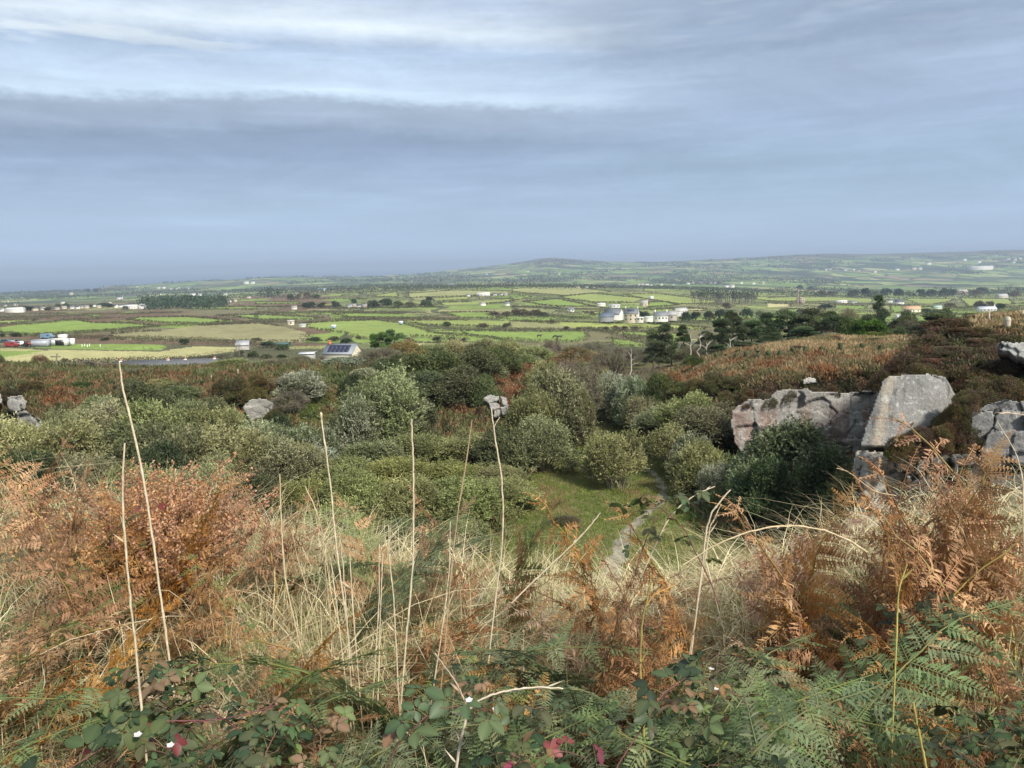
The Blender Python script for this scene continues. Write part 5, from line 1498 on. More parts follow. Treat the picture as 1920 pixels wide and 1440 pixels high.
# farm group at about 560 m
Yf = 520
house(1184, 602, 24, 'tall stone farmhouse with solar panels on its grey roof', (.50, .44, .34), (.13, .14, .155), -.28, .6, .5, .8, 2, 3, 'farmhouse', 'farmhouse', Yd=Yf, L=9.5, h=5.4, rh=3.2)
fh = [o for o in bpy.data.objects if o.name.startswith('farmhouse')][0]
sp_ = Acc()
for z0_, s0, s1 in ((0, .35, .72),):
    D_ = 9.5 * .8
    def rp(x, s_): return [x, -D_ / 2 * (1 - s_), 5.4 + 3.2 * s_ + .26]
    V = np.array([rp(-2.6, s0), rp(2.0, s0), rp(2.0, s1), rp(-2.6, s1)]); V2 = V + [0, -.03, .06]
    sp_.add(np.concatenate([V, V2]), np.array([[0, 3, 2, 1], [4, 5, 6, 7], [0, 1, 5, 4], [1, 2, 6, 5], [2, 3, 7, 6], [3, 0, 4, 7]]), np.array((.02, .025, .06)))
sp_.obj('solar_panel', M_GLASS, fh)
# white gable wall over the right end of the stone farmhouse
ga = Acc(); D_ = 7.6
ga.add(np.array([[4.78, -D_ / 2, -1], [4.78, D_ / 2, -1], [4.78, D_ / 2, 5.4], [4.78, 0, 8.6], [4.78, -D_ / 2, 5.4]]), np.array([[0, 1, 2, 3, 4]]), np.array(WHT)); ga.obj('gable_wall', M_WALL, fh)
house(1151, 597, 0, 'white gabled barn left of the stone farmhouse', WHT, (.12, .135, .15), -.6, 1, 1, .55, 0, 0, 'barn', 'barn', Yd=545, L=12, h=3.6, rh=3.2)
house(1137, 600, 0, 'low dark slate roofed barn at the left end of the farm', (.24, .25, .27), (.10, .13, .17), .12, 1, 1, .5, 0, 0, 'barn', 'barn', Yd=535, L=9.5, h=2.6, rh=2.4)
house(1199, 602, 0, 'small flat grey outhouse against the farmhouse', (.5, .48, .44), (.55, .55, .55), 0, 1, .1, .6, 0, 2, 'shed', 'shed', Yd=508, L=4.6, h=2.2, rh=.4)
house(1239, 600, 0, 'whitewashed cottage with two chimneys right of the farmhouse', WHT, (.17, .185, .20), -.08, 1, 1, .5, 2, 4, 'cottage', 'cottage', Yd=525, L=9.2, h=3.2, rh=2.4)
house(1259, 598, 0, 'grey stone cottage behind the whitewashed cottage', (.36, .33, .29), (.30, .29, .29), -.12, 1, 1, .5, 1, 1, 'cottage', 'cottage', Yd=535, L=6.8, h=3.2, rh=2.4)
house(1216, 600, 0, 'low white shed between the farmhouse and the cottage', (.66, .65, .6), (.5, .5, .5), 0, 1, .1, .5, 0, 0, 'shed', 'shed', Yd=515, L=5.0, h=1.8, rh=.7)
house(1276, 590, 0, 'pale curved looking barn right of the stone cottage', (.60, .60, .56), (.40, .40, .38), .35, 1, 1, .6, 0, 0, 'barn', 'barn', Yd=560, L=9.0, h=3.0, rh=2.0)

# solar roofed house
t, w_, D_, h_, rh_ = house(643, 674, 0, 'cottage with a large dark solar array across its pale grey roof', (.60, .55, .42), (.20, .22, .25), -.22, 1, 1, .8, 0, 0, 'house', Yd=240, L=11.0, h=2.5, rh=3.0); t.scale = (.88, .88, .88)
sp_ = Acc(); D_ = 8.8
def rp2(x, s_, o=.0): return [x, -D_ / 2 * (1 - s_), 2.5 + 3.0 * s_ + .24 + o]
for r_ in range(2):
    for c_ in range(5):
        x0 = -4.1 + c_ * 1.60; s0 = .12 + r_ * .352
        V = np.array([rp2(x0, s0), rp2(x0 + 1.58, s0), rp2(x0 + 1.58, s0 + .35), rp2(x0, s0 + .35)]); V2 = V + [0, -.02, .07]
        sp_.add(np.concatenate([V, V2]), np.array([[0, 3, 2, 1], [4, 5, 6, 7], [0, 1, 5, 4], [1, 2, 6, 5], [2, 3, 7, 6], [3, 0, 4, 7]]), np.array((.025, .03, .06)))
sp_.obj('solar_panel', M_PANEL, t)
c = Acc(); box(c, -5.1, -4.2, -.4, .4, 4.9, 6.4, (.45, .16, .08)); box(c, -4.9, -4.4, -.2, .2, 6.4, 6.9, (.5, .18, .09)); c.obj('chimney', M_WALL, t)
house(578, 672, 0, 'grey flat roofed shed left of the solar roofed cottage', (.36, .37, .36), (.45, .47, .48), .05, 1, .1, .5, 0, 0, 'shed', 'shed', Yd=245, L=4.4, h=1.7, rh=.3)
house(529, 652, 0, 'dark green metal shed at the edge of the pale strip', (.06, .12, .10), (.05, .10, .09), .05, 1, .1, .5, 0, 0, 'shed', 'shed', Yd=300, L=5.5, h=1.6, rh=.4)
house(456, 650, 0, 'small grey cottage roof at the end of the straw field', (.40, .39, .36), (.33, .33, .34), .2, 1, 1, .6, 0, 0, 'cottage', 'cottage', Yd=270, L=4.0, h=.8, rh=1.3)
house(546, 609, 0, 'small stone hut with a dark window beside the green field', (.55, .50, .40), (.45, .42, .38), .2, 1, .2, .8, 0, 1, 'hut', 'hut', ymin=300, L=4.2, h=2.6, rh=.5)
house(568, 613, 0, 'low grey roofless shed beside the stone hut', (.52, .50, .46), (.5, .5, .48), .1, 1, .1, .5, 0, 0, 'shed', 'shed', ymin=300, L=4.0, h=1.6, rh=.3)

# terrace whose ridge shows over the left rim
t = thing('cottage_terrace', 'long slate roofed terrace with white chimneys peeping over the left rim', 'terrace', tuple(pt(316, 690, 150)), math.radians(-4) * -1)
zt = pt(316, 675.5, 150)[2] - pt(316, 690, 150)[2]
a, b_ = Acc(), Acc(); gable(a, b_, -9.6, 9.4, -3, 3, zt - 1.6, 1.6, (.5, .48, .44), (.13, .13, .14)); a.obj('wall', M_WALL, t); ro = b_.obj('roof', M_ROOF, t)
for xx in (-8.9, .1, 3.4, 9.0):
    c = Acc(); box(c, xx - .28, xx + .28, -.3, .3, zt - .9, zt + .15, (.62, .60, .56)); box(c, xx - .15, xx + .15, -.15, .15, zt + .15, zt + .45, (.5, .25, .16)); c.obj('chimney', M_WALL, ro)

# engine house
g_ = ground(1503, 569, 400, 3000); k_ = g_[1] / F_PX
t = thing('engine_house', 'ruined stone mine engine house with a tall round chimney stack', 'ruin', tuple(g_))
a = Acc(); box(a, -4 * k_, 6 * k_, 0, 6 * k_, -2, 9 * k_, (.30, .25, .20)); box(a, -4 * k_, 1 * k_, .01, 5.9 * k_, 9 * k_, 11.5 * k_, (.30, .25, .20)); a.obj('wall', M_WALL, t)
a = Acc(); tube(a, np.array([[-7 * k_, 2, -2], [-7 * k_, 2, 14 * k_], [-7 * k_, 2, 26 * k_]]), [2.0 * k_, 1.6 * k_, 1.3 * k_], np.array((.24, .20, .17)), 10); a.obj('chimney_stack', M_WALL, t)
for xx in (-1, 3):
    a = Acc(); box(a, (xx - .6) * k_, (xx + .6) * k_, -.05, .1, 4 * k_, 7 * k_, (.03, .03, .03)); a.obj('window', M_GLASS, t)

# white tent-like roofs on the right beyond the plateau
t = thing('caravan', 'bright white mobile home roof partly hidden behind the heather mound', 'mobile home', tuple(pt(1695, 662, 118)), .15)
a, b_ = Acc(), Acc()
gable(a, b_, -2.4, 1.8, -1.5, 1.5, 1.0, .75, (.85, .85, .83), (.85, .86, .88), .1); a.obj('wall', M_PAINT, t); b_.obj('roof', M_PAINT, t)
c = Acc(); box(c, -1.6, -.6, -1.56, -1.45, .25, .62, (.03, .03, .035)); c.obj('window', M_GLASS, t)
t = thing('tent', 'white awning roof stretching right of the mobile home', 'tent', tuple(pt(1724, 662, 117)), -.1)
a, b_ = Acc(), Acc(); gable(a, b_, -1.8, 2.4, -1.5, 1.5, .9, .7, (.84, .84, .83), (.85, .86, .88), .1); a.obj('wall', M_PAINT, t); b_.obj('roof', M_PAINT, t)


# containers, shed and vehicles by the left field
def container(px, base_, Yd, L_, H_, rz, col, label, name='container', cat='container', open_=False):
    q = ground(px, base_, Yd * .8, Yd * 1.3); t = thing(name, label, cat, tuple(q), rz)
    a = Acc(); box(a, -L_ / 2, L_ / 2, -1.2, 1.2, .1, H_, col)
    for i in range(int(L_ / .3)):
        x0 = -L_ / 2 + .1 + i * .3; box(a, x0, x0 + .12, -1.24, -1.19, .25, H_ - .15, col)
    a.obj('body', M_PAINT, t)
    b_ = Acc(); box(b_, -L_ / 2 - .1, L_ / 2 + .1, -1.3, 1.3, H_ + .01, H_ + .14, [min(1, v * 1.25) for v in col]); b_.obj('roof', M_PAINT, t)
    d_ = Acc(); box(d_, L_ / 2 + .01, L_ / 2 + .06, -1.1, 1.1, .2, H_ - .1, [v * .8 for v in col]); d_.obj('door', M_PAINT, t)
    if open_:
        d_ = Acc(); box(d_, -L_ * .1, L_ * .38, -1.3, -1.255, .25, H_ - .3, (.02, .02, .02)); d_.obj('opening', M_PAINT, t)  # solid dark panel; its colour stands for the shade inside the shelter
    return t


container(78, 650, 290, 5.9, 2.4, .05, (.33, .35, .40), 'blue grey shipping container beside the parked cars')
container(112, 648, 292, 7.2, 2.5, -.12, (.62, .62, .60), 'pale open fronted field shelter with a dark opening', 'field_shelter', 'shelter', True)
container(136, 647, 295, 1.6, 2.3, .3, (.80, .80, .80), 'bright white box unit at the right end of the field shelter')
container(119, 637, 330, 3.2, 2.2, .1, (.60, .60, .55), 'cream box trailer behind the field shelter', 'box_trailer', 'trailer')


def car(px, base_, Yd, col, rz, label, name='parked_car', van=False, sc_=1.0):
    q = ground(px, base_, Yd * .8, Yd * 1.3); t = thing(name, label, 'van' if van else 'car', tuple(q), rz, sc_)
    prof_ = [(-2.1, .35), (-2.15, .8), (-1.9, 1.0), (-1.6, 1.05), (-1.1, 1.55), (.6, 1.6), (1.2, 1.1), (2.0, .92), (2.15, .6), (2.1, .35)]
    if van: prof_ = [(-2.2, .35), (-2.2, 1.85), (.9, 1.9), (1.5, 1.2), (2.2, 1.0), (2.25, .6), (2.2, .35)]
    n = len(prof_); V = np.array([[x, y_, z_] for y_ in (-.85, .85) for x, z_ in prof_], float)
    a = Acc(); a.add(V, np.array([[i, (i + 1) % n, (i + 1) % n + n, i + n] for i in range(n)]), np.array(col)); a.add(V, np.array([list(range(n))[::-1]]), np.array(col)); a.add(V, np.array([list(range(n, 2 * n))]), np.array(col))
    a.obj('body', M_PAINT, t)
    w = Acc()
    for s_ in (-1, 1): box(w, -1.2 if not van else .1, .75, s_ * .87 - .01, s_ * .87 + .01, 1.08, 1.48, (.03, .035, .04))
    w.obj('window', M_GLASS, t)
    for xx in (-1.35, 1.35):
        for yy in (-.8, .8):
            c = Acc(); tube(c, np.array([[xx, yy - .12, .33], [xx, yy + .12, .33]]), .33, np.array((.02, .02, .02)), 12); wh = c.obj('wheel', M_PAINT, t)
    return t


car(11, 643, 305, (.04, .06, .09), .2, 'dark blue parked car at the far left of the car row')
car(22, 646, 298, (.30, .35, .38), -.2, 'grey green parked car between the dark cars and the red van')
car(30, 644, 304, (.03, .035, .05), .3, 'black parked car behind the white car')
car(23, 650.5, 288, (.22, .035, .035), 0.1, 'red van parked in front of the row of cars', 'parked_van', True)
car(39, 648, 292, (.75, .75, .75), -.3, 'white car parked between the red van and the red tractor')
car(90, 635, 335, (.14, .22, .30), .05, 'long pale blue van behind the field shelter', 'parked_van', True, 1.2)
# red tractor
q = ground(53, 650, 240, 340); t = thing('tractor', 'small red tractor beside the grey container', 'tractor', tuple(q), .2)
a = Acc(); box(a, -.2, 1.7, -.4, .4, .7, 1.35, (.25, .045, .03)); box(a, -1.2, -.2, -.6, .6, .8, 1.1, (.25, .045, .03)); a.obj('body', M_PAINT, t)
a = Acc(); box(a, -1.15, -.25, -.55, .55, 1.1, 2.1, (.05, .05, .06)); cb = a.obj('cab', M_GLASS, t)
a = Acc(); box(a, -1.25, -.15, -.65, .65, 2.11, 2.22, (.25, .045, .03)); a.obj('cab_roof', M_PAINT, cb)
for xx, r_, yy in ((-.8, .75, .75), (-.8, .75, -.75), (1.3, .42, .6), (1.3, .42, -.6)):
    a = Acc(); tube(a, np.array([[xx, yy - .18, r_], [xx, yy + .18, r_]]), r_, np.array((.02, .02, .02)), 14); a.obj('wheel', M_PAINT, t)
# horse trailer and white troughs in the centre field
for (px, bs, lb) in [(626, 617, 'small white and blue horse trailer standing in the green field'), (752, 609, 'white and dark box trailer by the hedge of the centre field')]:
    q = ground(px, bs, 300, 700); t = thing('horse_trailer', lb, 'trailer', tuple(q), .1)
    a = Acc(); box(a, -1.4, 1.4, -.9, .9, .5, 1.7, (.25, .35, .48)); a.obj('body', M_PAINT, t)
    a = Acc(); box(a, -1.45, 1.45, -.95, .95, 1.71, 2.5, (.80, .80, .80)); a.obj('roof', M_PAINT, t)
    for yy in (-.95, .95):
        a = Acc(); tube(a, np.array([[0, yy - .1, .35], [0, yy + .1, .35]]), .35, np.array((.02, .02, .02)), 12); a.obj('wheel', M_PAINT, t)
# white marker posts beyond the containers
for i, px in enumerate([154, 159, 164, 168, 188]):
    q = ground(px, 650 - (i % 2) * .8, 240, 360)
    a = Acc(); tube(a, np.array([[0, 0, -.2], [0, 0, .5], [0, 0, .95]]), [.13, .13, .09], np.array((.75, .74, .68)), 7); o = a.obj('marker_post', M_PAINT, loc=tuple(q))
    tagit(o, 'short white marker post on the green strip right of the containers', 'post', 'white marker posts'); ORD.setdefault('white marker posts', []).append((px, o))
number_groups()


# cows: one continuous skinned body each
def cow(px, base_, rz, label, graze=False):
    q = ground(px, base_, 250, 700)
    hd = (1.35, 0, .35) if graze else (1.45, 0, 1.35); mz = (1.62, 0, .12) if graze else (1.8, 0, 1.22)
    V = [(-.95, 0, 1.2), (-.3, 0, 1.12), (.4, 0, 1.12), (.95, 0, 1.2), (1.2, 0, .85 if graze else 1.35), hd, mz]
    rad = [.30, .40, .42, .34, .2, .19, .11]
    E = [(i, i + 1) for i in range(6)]
    for bx, by, r0 in ((.85, .2, 3), (.85, -.2, 3), (-.85, .2, 0), (-.85, -.2, 0)):
        i0 = len(V); dx = .0 if r0 == 3 else -.12
        V += [(bx, by, .85), (bx + dx, by, .45), (bx + dx * .3, by, .03)]; rad += [.17, .085, .07]
        E += [(r0, i0), (i0, i0 + 1), (i0 + 1, i0 + 2)]
    i0 = len(V); V += [(-1.22, 0, 1.2), (-1.28, 0, .6)]; rad += [.04, .03]; E += [(0, i0), (i0, i0 + 1)]
    i0 = len(V); V += [(hd[0] - .02, .2, hd[2] + .12), (hd[0] - .02, -.2, hd[2] + .12)]; rad += [.05, .05]; E += [(5, i0), (5, i0 + 1)]
    me = bpy.data.meshes.new('cow'); me.from_pydata(V, E, []); me.skin_vertices.new() if hasattr(me.skin_vertices, 'new') else None
    o = bpy.data.objects.new('cow', me); COL.objects.link(o)
    md = o.modifiers.new('skin', 'SKIN'); 
    for i, r_ in enumerate(rad):
        me.skin_vertices[0].data[i].radius = (r_, r_)
    me.skin_vertices[0].data[1].use_root = True
    sb = o.modifiers.new('sub', 'SUBSURF'); sb.levels = sb.render_levels = 1
    me.materials.append(M_HIDE)
    o.location = tuple(q); o.rotation_euler = (0, 0, rz)
    tagit(o, label, 'cow')


mt, T = newmat('black_hide')
p = T.node('ShaderNodeBsdfPrincipled', ins={'Base Color': (.012, .011, .010, 1), 'Roughness': .6})
T.l.new(p.outputs[0], T.node('ShaderNodeOutputMaterial').inputs[0]); M_HIDE = mt
cow(1011, 633, .3, 'black cow standing at the left of the small herd in the green field')
cow(1041, 634, 2.6, 'black cow grazing in the middle of the small herd', True)
cow(1049, 635, .2, 'black cow standing at the right of the small herd')
cow(1044, 640, 1.2, 'black cow lowest in the green field above the bush tops', True)

# dry stone wall, far left
acc = Acc(); rng = np.random.default_rng(4)
q0 = ground(-10, 692, 120, 200); q1 = ground(42, 689, 120, 200)
for i in range(150):
    t_ = rng.random(); c_ = q0 + (q1 - q0) * t_ + np.array([rng.normal() * .12, rng.normal() * .15, rng.uniform(0, 1.0)]); s_ = rng.uniform(.14, .3)
    box(acc, c_[0] - s_, c_[0] + s_, c_[1] - s_ * .7, c_[1] + s_ * .7, c_[2] - s_ * .5, c_[2] + s_ * .5, np.array((.42, .40, .36)) * rng.uniform(.6, 1.2))
tagit(acc.obj('stone_wall', M_WALL), 'low pale dry stone wall at the left picture edge', 'wall')

# ------------------------------------------------------------------ foreground bank, one to five metres away
def fg_xy(n, rng, y0=0.95, y1=5.3):
    y = np.sqrt(rng.uniform(y0 ** 2, y1 ** 2, n)); x = rng.uniform(-1.15, 1.15, n) * (y + .75)
    return x, y


def blades(acc, x, y, h, w, lean, droop, col, rng, seg=5, base_lift=0.0):
    n = len(x); z = zfun(x, y) - 0.03 + base_lift
    B = np.stack([x, y, z], 1)
    ld = np.stack([lean[:, 0], lean[:, 1], np.zeros(n)], 1)
    up = np.array([0, 0, 1.0])
    M_ = B + ld * 0.35 * h[:, None] + up * h[:, None] * .62
    T_ = B + ld * h[:, None] * (1.0 + droop[:, None]) + up * (h * (1 - .75 * droop))[:, None]
    t = np.linspace(0, 1, seg + 1)[None, :, None]
    C_ = (1 - t) ** 2 * B[:, None] + 2 * t * (1 - t) * M_[:, None] + t ** 2 * T_[:, None]
    C_[:, 1:-1] += rng.normal(size=(n, seg - 1, 3)) * 0.008
    a = rng.uniform(-1.1, 1.1, n); S = np.stack([np.cos(a), np.sin(a), rng.normal(size=n) * .2], 1)
    ww = (w[:, None] * np.array([1, 1, .9, .7, .45, .1])[None, :seg + 1])[..., None] * .5
    V = np.stack([C_ - S[:, None] * ww, C_ + S[:, None] * ww], 2)      # n, seg+1, 2, 3
    k = np.arange(n)[:, None] * (seg + 1) * 2 + np.arange(seg)[None] * 2
    Fc = np.stack([k, k + 1, k + 3, k + 2], -1).reshape(-1, 4)
    acc.add(V.reshape(-1, 3), Fc, np.repeat(col, (seg + 1) * 2, 0))


def screen(x, y, dz=.5):
    return proj(np.stack([x, y, zfun(x, y) + dz], 1))


rng = np.random.default_rng(2024)
STRAW = np.array([(.66, .55, .30), (.76, .67, .42), (.58, .47, .25), (.42, .32, .16), (.56, .53, .27), (.34, .25, .13)])
GREEN = np.array([(.22, .29, .07), (.29, .35, .10), (.15, .21, .06), (.33, .37, .15)])


def gauss(px, py, cx, cy, sx, sy):
    return np.exp(-((px - cx) / sx) ** 2 - ((py - cy) / sy) ** 2)


def dens_straw(px, py):
    d = .2 + 1.3 * gauss(px, py, 690, 1230, 330, 230) + 1.2 * gauss(px, py, 640, 1400, 260, 140) + .8 * gauss(px, py, 1330, 1130, 220, 120) + .7 * gauss(px, py, 1650, 1020, 260, 120) + .7 * gauss(px, py, 1130, 1350, 170, 130)
    d = d - .3 * gauss(px, py, 350, 1130, 130, 70) - .6 * gauss(px, py, 900, 1330, 90, 90) - .6 * gauss(px, py, 1400, 1320, 120, 90) - .3 * gauss(px, py, 200, 1350, 170, 90) - .5 * gauss(px, py, 1600, 1330, 220, 130)
    return np.clip(d, .05, 1)


n = 175000
x, y = fg_xy(n, rng)
px_, py_ = screen(x, y, .3)
k = rng.random(n) < dens_straw(px_, py_) * (0.35 + 1.1 * fbm(x * 2.2, y * 2.2, 3, 5))
x, y = x[k], y[k]; n = len(x)
fl = fbm(x * 1.1, y * 1.1, 2, 8)
ang = fl * 9.0 + rng.normal(size=n) * 1.1
lean = np.stack([np.cos(ang), np.sin(ang) * .7], 1) * (rng.uniform(.1, .75, n) + .55 * (rng.random(n) < .4))[:, None] + np.array([.10, 0])
px_, py_ = screen(x, y, .3)
h = rng.uniform(.26, .74, n) * (.7 + .5 * fbm(x, y, 2, 3)) * (1 + .15 * gauss(px_, py_, 660, 1330, 260, 180) - .25 * gauss(px_, py_, 750, 1010, 300, 70) - .5 * gauss(px_, py_, 1560, 950, 400, 140) - .6 * gauss(px_, py_, 1130, 1040, 150, 90)); droop = np.clip(rng.normal(.45, .4, n), 0, 1.1)
cc = STRAW[rng.integers(0, 6, n)] * rng.uniform(.7, 1.12, (n, 1))
acc = Acc(); blades(acc, x, y, h, rng.uniform(.0022, .0058, n), lean, droop, cc, rng)
# broken blades lying across the tangle
n = 36000; x, y = fg_xy(n, rng); px_, py_ = screen(x, y, .35)
k = rng.random(n) < dens_straw(px_, py_); x, y = x[k], y[k]; n = len(x); ang = rng.uniform(0, 6.28, n)
blades(acc, x, y, rng.uniform(.12, .42, n), rng.uniform(.0025, .006, n), np.stack([np.cos(ang), np.sin(ang)], 1) * rng.uniform(.6, 1.4, n)[:, None], np.clip(rng.normal(.7, .3, n), 0, 1.3), STRAW[rng.integers(0, 6, n)] * rng.uniform(.8, 1.1, (n, 1)), rng, 5, rng.random(n) ** .7 * .42)
# upright hollow stems
n = 11000; x, y = fg_xy(n, rng, 1.2, 4.9); px_, py_ = screen(x, y, .5)
k = rng.random(n) < np.clip(.15 + gauss(px_, py_, 700, 1150, 240, 220) + .5 * gauss(px_, py_, 1650, 980, 260, 130) + .5 * gauss(px_, py_, 1330, 1050, 150, 100), 0, 1)
x, y = x[k], y[k]; n = len(x)
lean = rng.normal(size=(n, 2)) * .14
blades(acc, x, y, rng.uniform(.4, .86, n) * (1 - .5 * gauss(px_, py_, 1500, 950, 450, 140)[k]), rng.uniform(.0028, .0048, n), lean, np.clip(rng.normal(.1, .15, n), 0, .6), STRAW[rng.integers(0, 3, n)] * rng.uniform(.9, 1.15, (n, 1)), rng)
tagit(acc.obj('dry_grass', M_DRY), 'tangled straw coloured dead grass over the foreground bank', 'grass', None, 'stuff')

n = 56000; x, y = fg_xy(n, rng); px_, py_ = screen(x, y, .4)
gd = .18 + gauss(px_, py_, 340, 980, 110, 80) + 1.2 * gauss(px_, py_, 740, 1200, 280, 190) + .8 * gauss(px_, py_, 1380, 1060, 150, 80) + gauss(px_, py_, 1640, 990, 200, 80) + .5 * gauss(px_, py_, 1850, 950, 140, 80) + .4 * gauss(px_, py_, 520, 1400, 400, 90)
k = rng.random(n) < np.clip(gd * (0.4 + fbm(x * 2, y * 2, 3, 15)), 0, 1)
x, y = x[k], y[k]; n = len(x)
acc = Acc(); ang = rng.uniform(0, 6.28, n)
lean = np.stack([np.cos(ang), np.sin(ang) * .6], 1) * rng.uniform(.1, .6, n)[:, None]
blades(acc, x, y, rng.uniform(.25, .62, n) * (1 - .45 * gauss(px_, py_, 1500, 960, 450, 140)[k]), rng.uniform(.004, .010, n), lean, np.clip(rng.normal(.35, .3, n), 0, 1), GREEN[rng.integers(0, 4, n)] * rng.uniform(.75, 1.15, (n, 1)), rng)
tagit(acc.obj('green_grass', M_DRY), 'fresh green grass blades mixed through the foreground bank', 'grass', None, 'stuff')

# curled brown bracken litter lying between the stems
n = 82000; x, y = fg_xy(n, rng); z = zfun(x, y) + rng.random(n) ** .8 * .48
px_, py_ = screen(x, y, .4)
dd = .35 + gauss(px_, py_, 120, 1020, 260, 200) + gauss(px_, py_, 1650, 1300, 300, 200) + .6 * gauss(px_, py_, 1250, 1150, 200, 120) + .5 * gauss(px_, py_, 450, 1180, 150, 80)
k = rng.random(n) < np.clip(dd * (.3 + fbm(x * 1.7, y * 1.7, 3, 25)), 0, 1)
n = int(k.sum()); Pq = np.stack([x, y, z], 1)[k]
LIT = np.array([(.26, .155, .075), (.19, .11, .055), (.36, .25, .14), (.16, .09, .05), (.12, .13, .05), (.09, .12, .05)])
acc = Acc(); cards(acc, Pq, rng.normal(size=(n, 3)) + np.array([0, 0, .1]), rng.normal(size=(n, 3)), rng.uniform(.02, .06, n), rng.uniform(.005, .012, n), LIT[rng.choice(6, n, p=[.28, .2, .2, .12, .1, .1])] * rng.uniform(.7, 1.2, (n, 1)), fold=.2)
tagit(acc.obj('bracken_litter', M_FERN), 'curled brown bracken litter caught among the grass stems', 'litter', None, 'stuff')

# ---- bracken
FP = dict(orange=[(.44, .25, .12), (.36, .20, .095), (.50, .32, .17), (.27, .15, .075)], rust=[(.36, .19, .08), (.27, .135, .052), (.43, .26, .12), (.20, .11, .05)], tan=[(.50, .36, .23), (.42, .29, .18), (.56, .43, .29), (.32, .22, .14)],
          green=[(.13, .18, .075), (.16, .21, .09), (.10, .14, .06), (.19, .22, .11)], mix=[(.12, .16, .06), (.30, .19, .09), (.16, .18, .07), (.36, .22, .11)], red=[(.32, .17, .12), (.38, .22, .15), (.27, .14, .10)])


def pinna(acc, B, D, N, L, pal, rng, curl, dead):
    """one leaflet branch of bracken: a midrib with opposite toothed segments"""
    D = unit(D); N = unit(N - D * (N @ D)); S = np.cross(D, N)
    k = max(6, int(L / .0105))
    s = (np.arange(k) + .5) / k
    c1, c2 = rng.normal() * curl, rng.normal() * curl
    axis = B + D * (L * s)[:, None] - np.array([0, 0, 1.0]) * (L * .35 * abs(c1) * s ** 2)[:, None] + S * (L * .25 * c2 * s ** 2)[:, None] + N * (L * .15 * c1 * s ** 2)[:, None]
    colb = pal[rng.integers(0, len(pal))] * rng.uniform(.8, 1.2)
    T_ = unit(np.gradient(axis, axis=0))
    for sd_ in (-1, 1):
        ln = .31 * L * (1 - s) ** .75 * (.85 + .3 * rng.random(k)) * (.75 if dead else 1)
        dirs = unit(S * sd_ + T_ * .45 + N * rng.normal(size=(k, 1)) * (.55 if dead else .15) - np.array([0, 0, .25 if dead else .1]))
        C = colb * rng.uniform(.82, 1.2, (k, 1))
        cards(acc, axis, dirs, np.tile(N, (k, 1)) + rng.normal(size=(k, 3)) * (.5 if dead else .12), ln, np.clip(ln * .22, .003, .008), C, .4, .3)
        # teeth along each segment
        for q in (.25, .5, .75):
            bp = axis + dirs * (ln * q)[:, None]
            for s2 in (-1, 1):
                td = unit(T_ * s2 + dirs * .6 + rng.normal(size=(k, 3)) * (.35 if dead else .08))
                cards(acc, bp, td, np.tile(N, (k, 1)) + rng.normal(size=(k, 3)) * .2, np.maximum(ln * .24 * (1.2 - q), .003), np.clip(ln * .14, .0022, .006), C, .45)
    tube(acc, axis[::max(1, k // 5)], np.linspace(.0016, .0007, len(axis[::max(1, k // 5)])), colb * 1.1, 3)


def make_bracken(kind, seed, dead, bend=.5, npair=9):
    """frond about 1 m tall leaning towards +x; stem and leafy blade"""
    rng = np.random.default_rng(seed)
    pal = np.array(FP[kind]) * 1.05
    t = thing('bracken', None, 'bracken')
    n = 16; s = np.linspace(0, 1, n)
    bx = bend * (.08 * s + .62 * s ** 2.4); bz = s * (1 - .32 * bend * s ** 2)
    ax = np.stack([bx, rng.normal() * .06 * s, bz], 1)
    ax += rng.normal(size=ax.shape) * .004
    st = Acc(); scol = np.array([(.33, .25, .07), (.30, .19, .07), (.24, .13, .05)][rng.integers(0, 3)])
    if kind in ('green', 'mix'): scol = np.array((.19, .20, .07))
    tube(st, ax[:12], np.linspace(.0036, .0018, 12), scol, 6)
    stem = st.obj('stem', M_WOOD, t)
    kids = [stem]
    a = Acc()
    tube(a, ax[10:], np.linspace(.003, .0012, 6), scol * .9, 4)
    for i in range(npair):
        q = .40 + .56 * i / (npair - 1)
        B = np.array([np.interp(q, s, ax[:, j]) for j in range(3)]); B2 = np.array([np.interp(q + .02, s, ax[:, j]) for j in range(3)]); T_ = unit(B2 - B)
        side = unit(np.cross(T_, np.array([0, 0, 1.0]) if abs(T_[2]) < .9 else np.array([-1.0, 0, .2])))
        N = np.cross(side, T_)
        L = .25 * (1 - (i / npair)) ** .8 + .03
        for sd_ in (-1, 1):
            D = unit(side * sd_ + T_ * rng.uniform(.35, .7) + N * rng.normal() * (.45 if dead else .2) + np.array([0, 0, -.3 if dead else -.02]))
            pinna(a, B, D, N, L * rng.uniform(.8, 1.1), pal, rng, 1.0 if dead else .35, dead)
    T_ = unit(ax[-1] - ax[-3]); N = unit(np.cross(T_, np.array([0, 1.0, .1])))
    pinna(a, ax[-2], T_, N, .12, pal, rng, .6, dead)
    kids.append(a.obj('frond', M_FERN, t))
    pr_ = Proto(t, kids); pr_.bend = bend
    return pr_


BR = {}
for q, (k, dead) in enumerate([('rust', True), ('rust', True), ('rust', False), ('tan', True), ('tan', True), ('green', False), ('green', False), ('mix', False), ('mix', True), ('red', False)]):
    BR.setdefault(k, []).append(make_bracken(k, 700 + q, dead, [.55, .9, .5, .7, 1.0, .8, 1.1, .9, .5, 1.0][q]))
for q, (k, dead, bd) in enumerate([('rustup', True, .3), ('rustup', True, .45), ('rustup', True, .25), ('tanup', True, .35), ('tanup', False, .3), ('tanup', True, .5), ('mixup', False, .4)]):
    BR.setdefault(k, []).append(make_bracken(k[:-2] if k != 'tanup' else 'orange', 740 + q, dead, bd, 11))
bn = {}


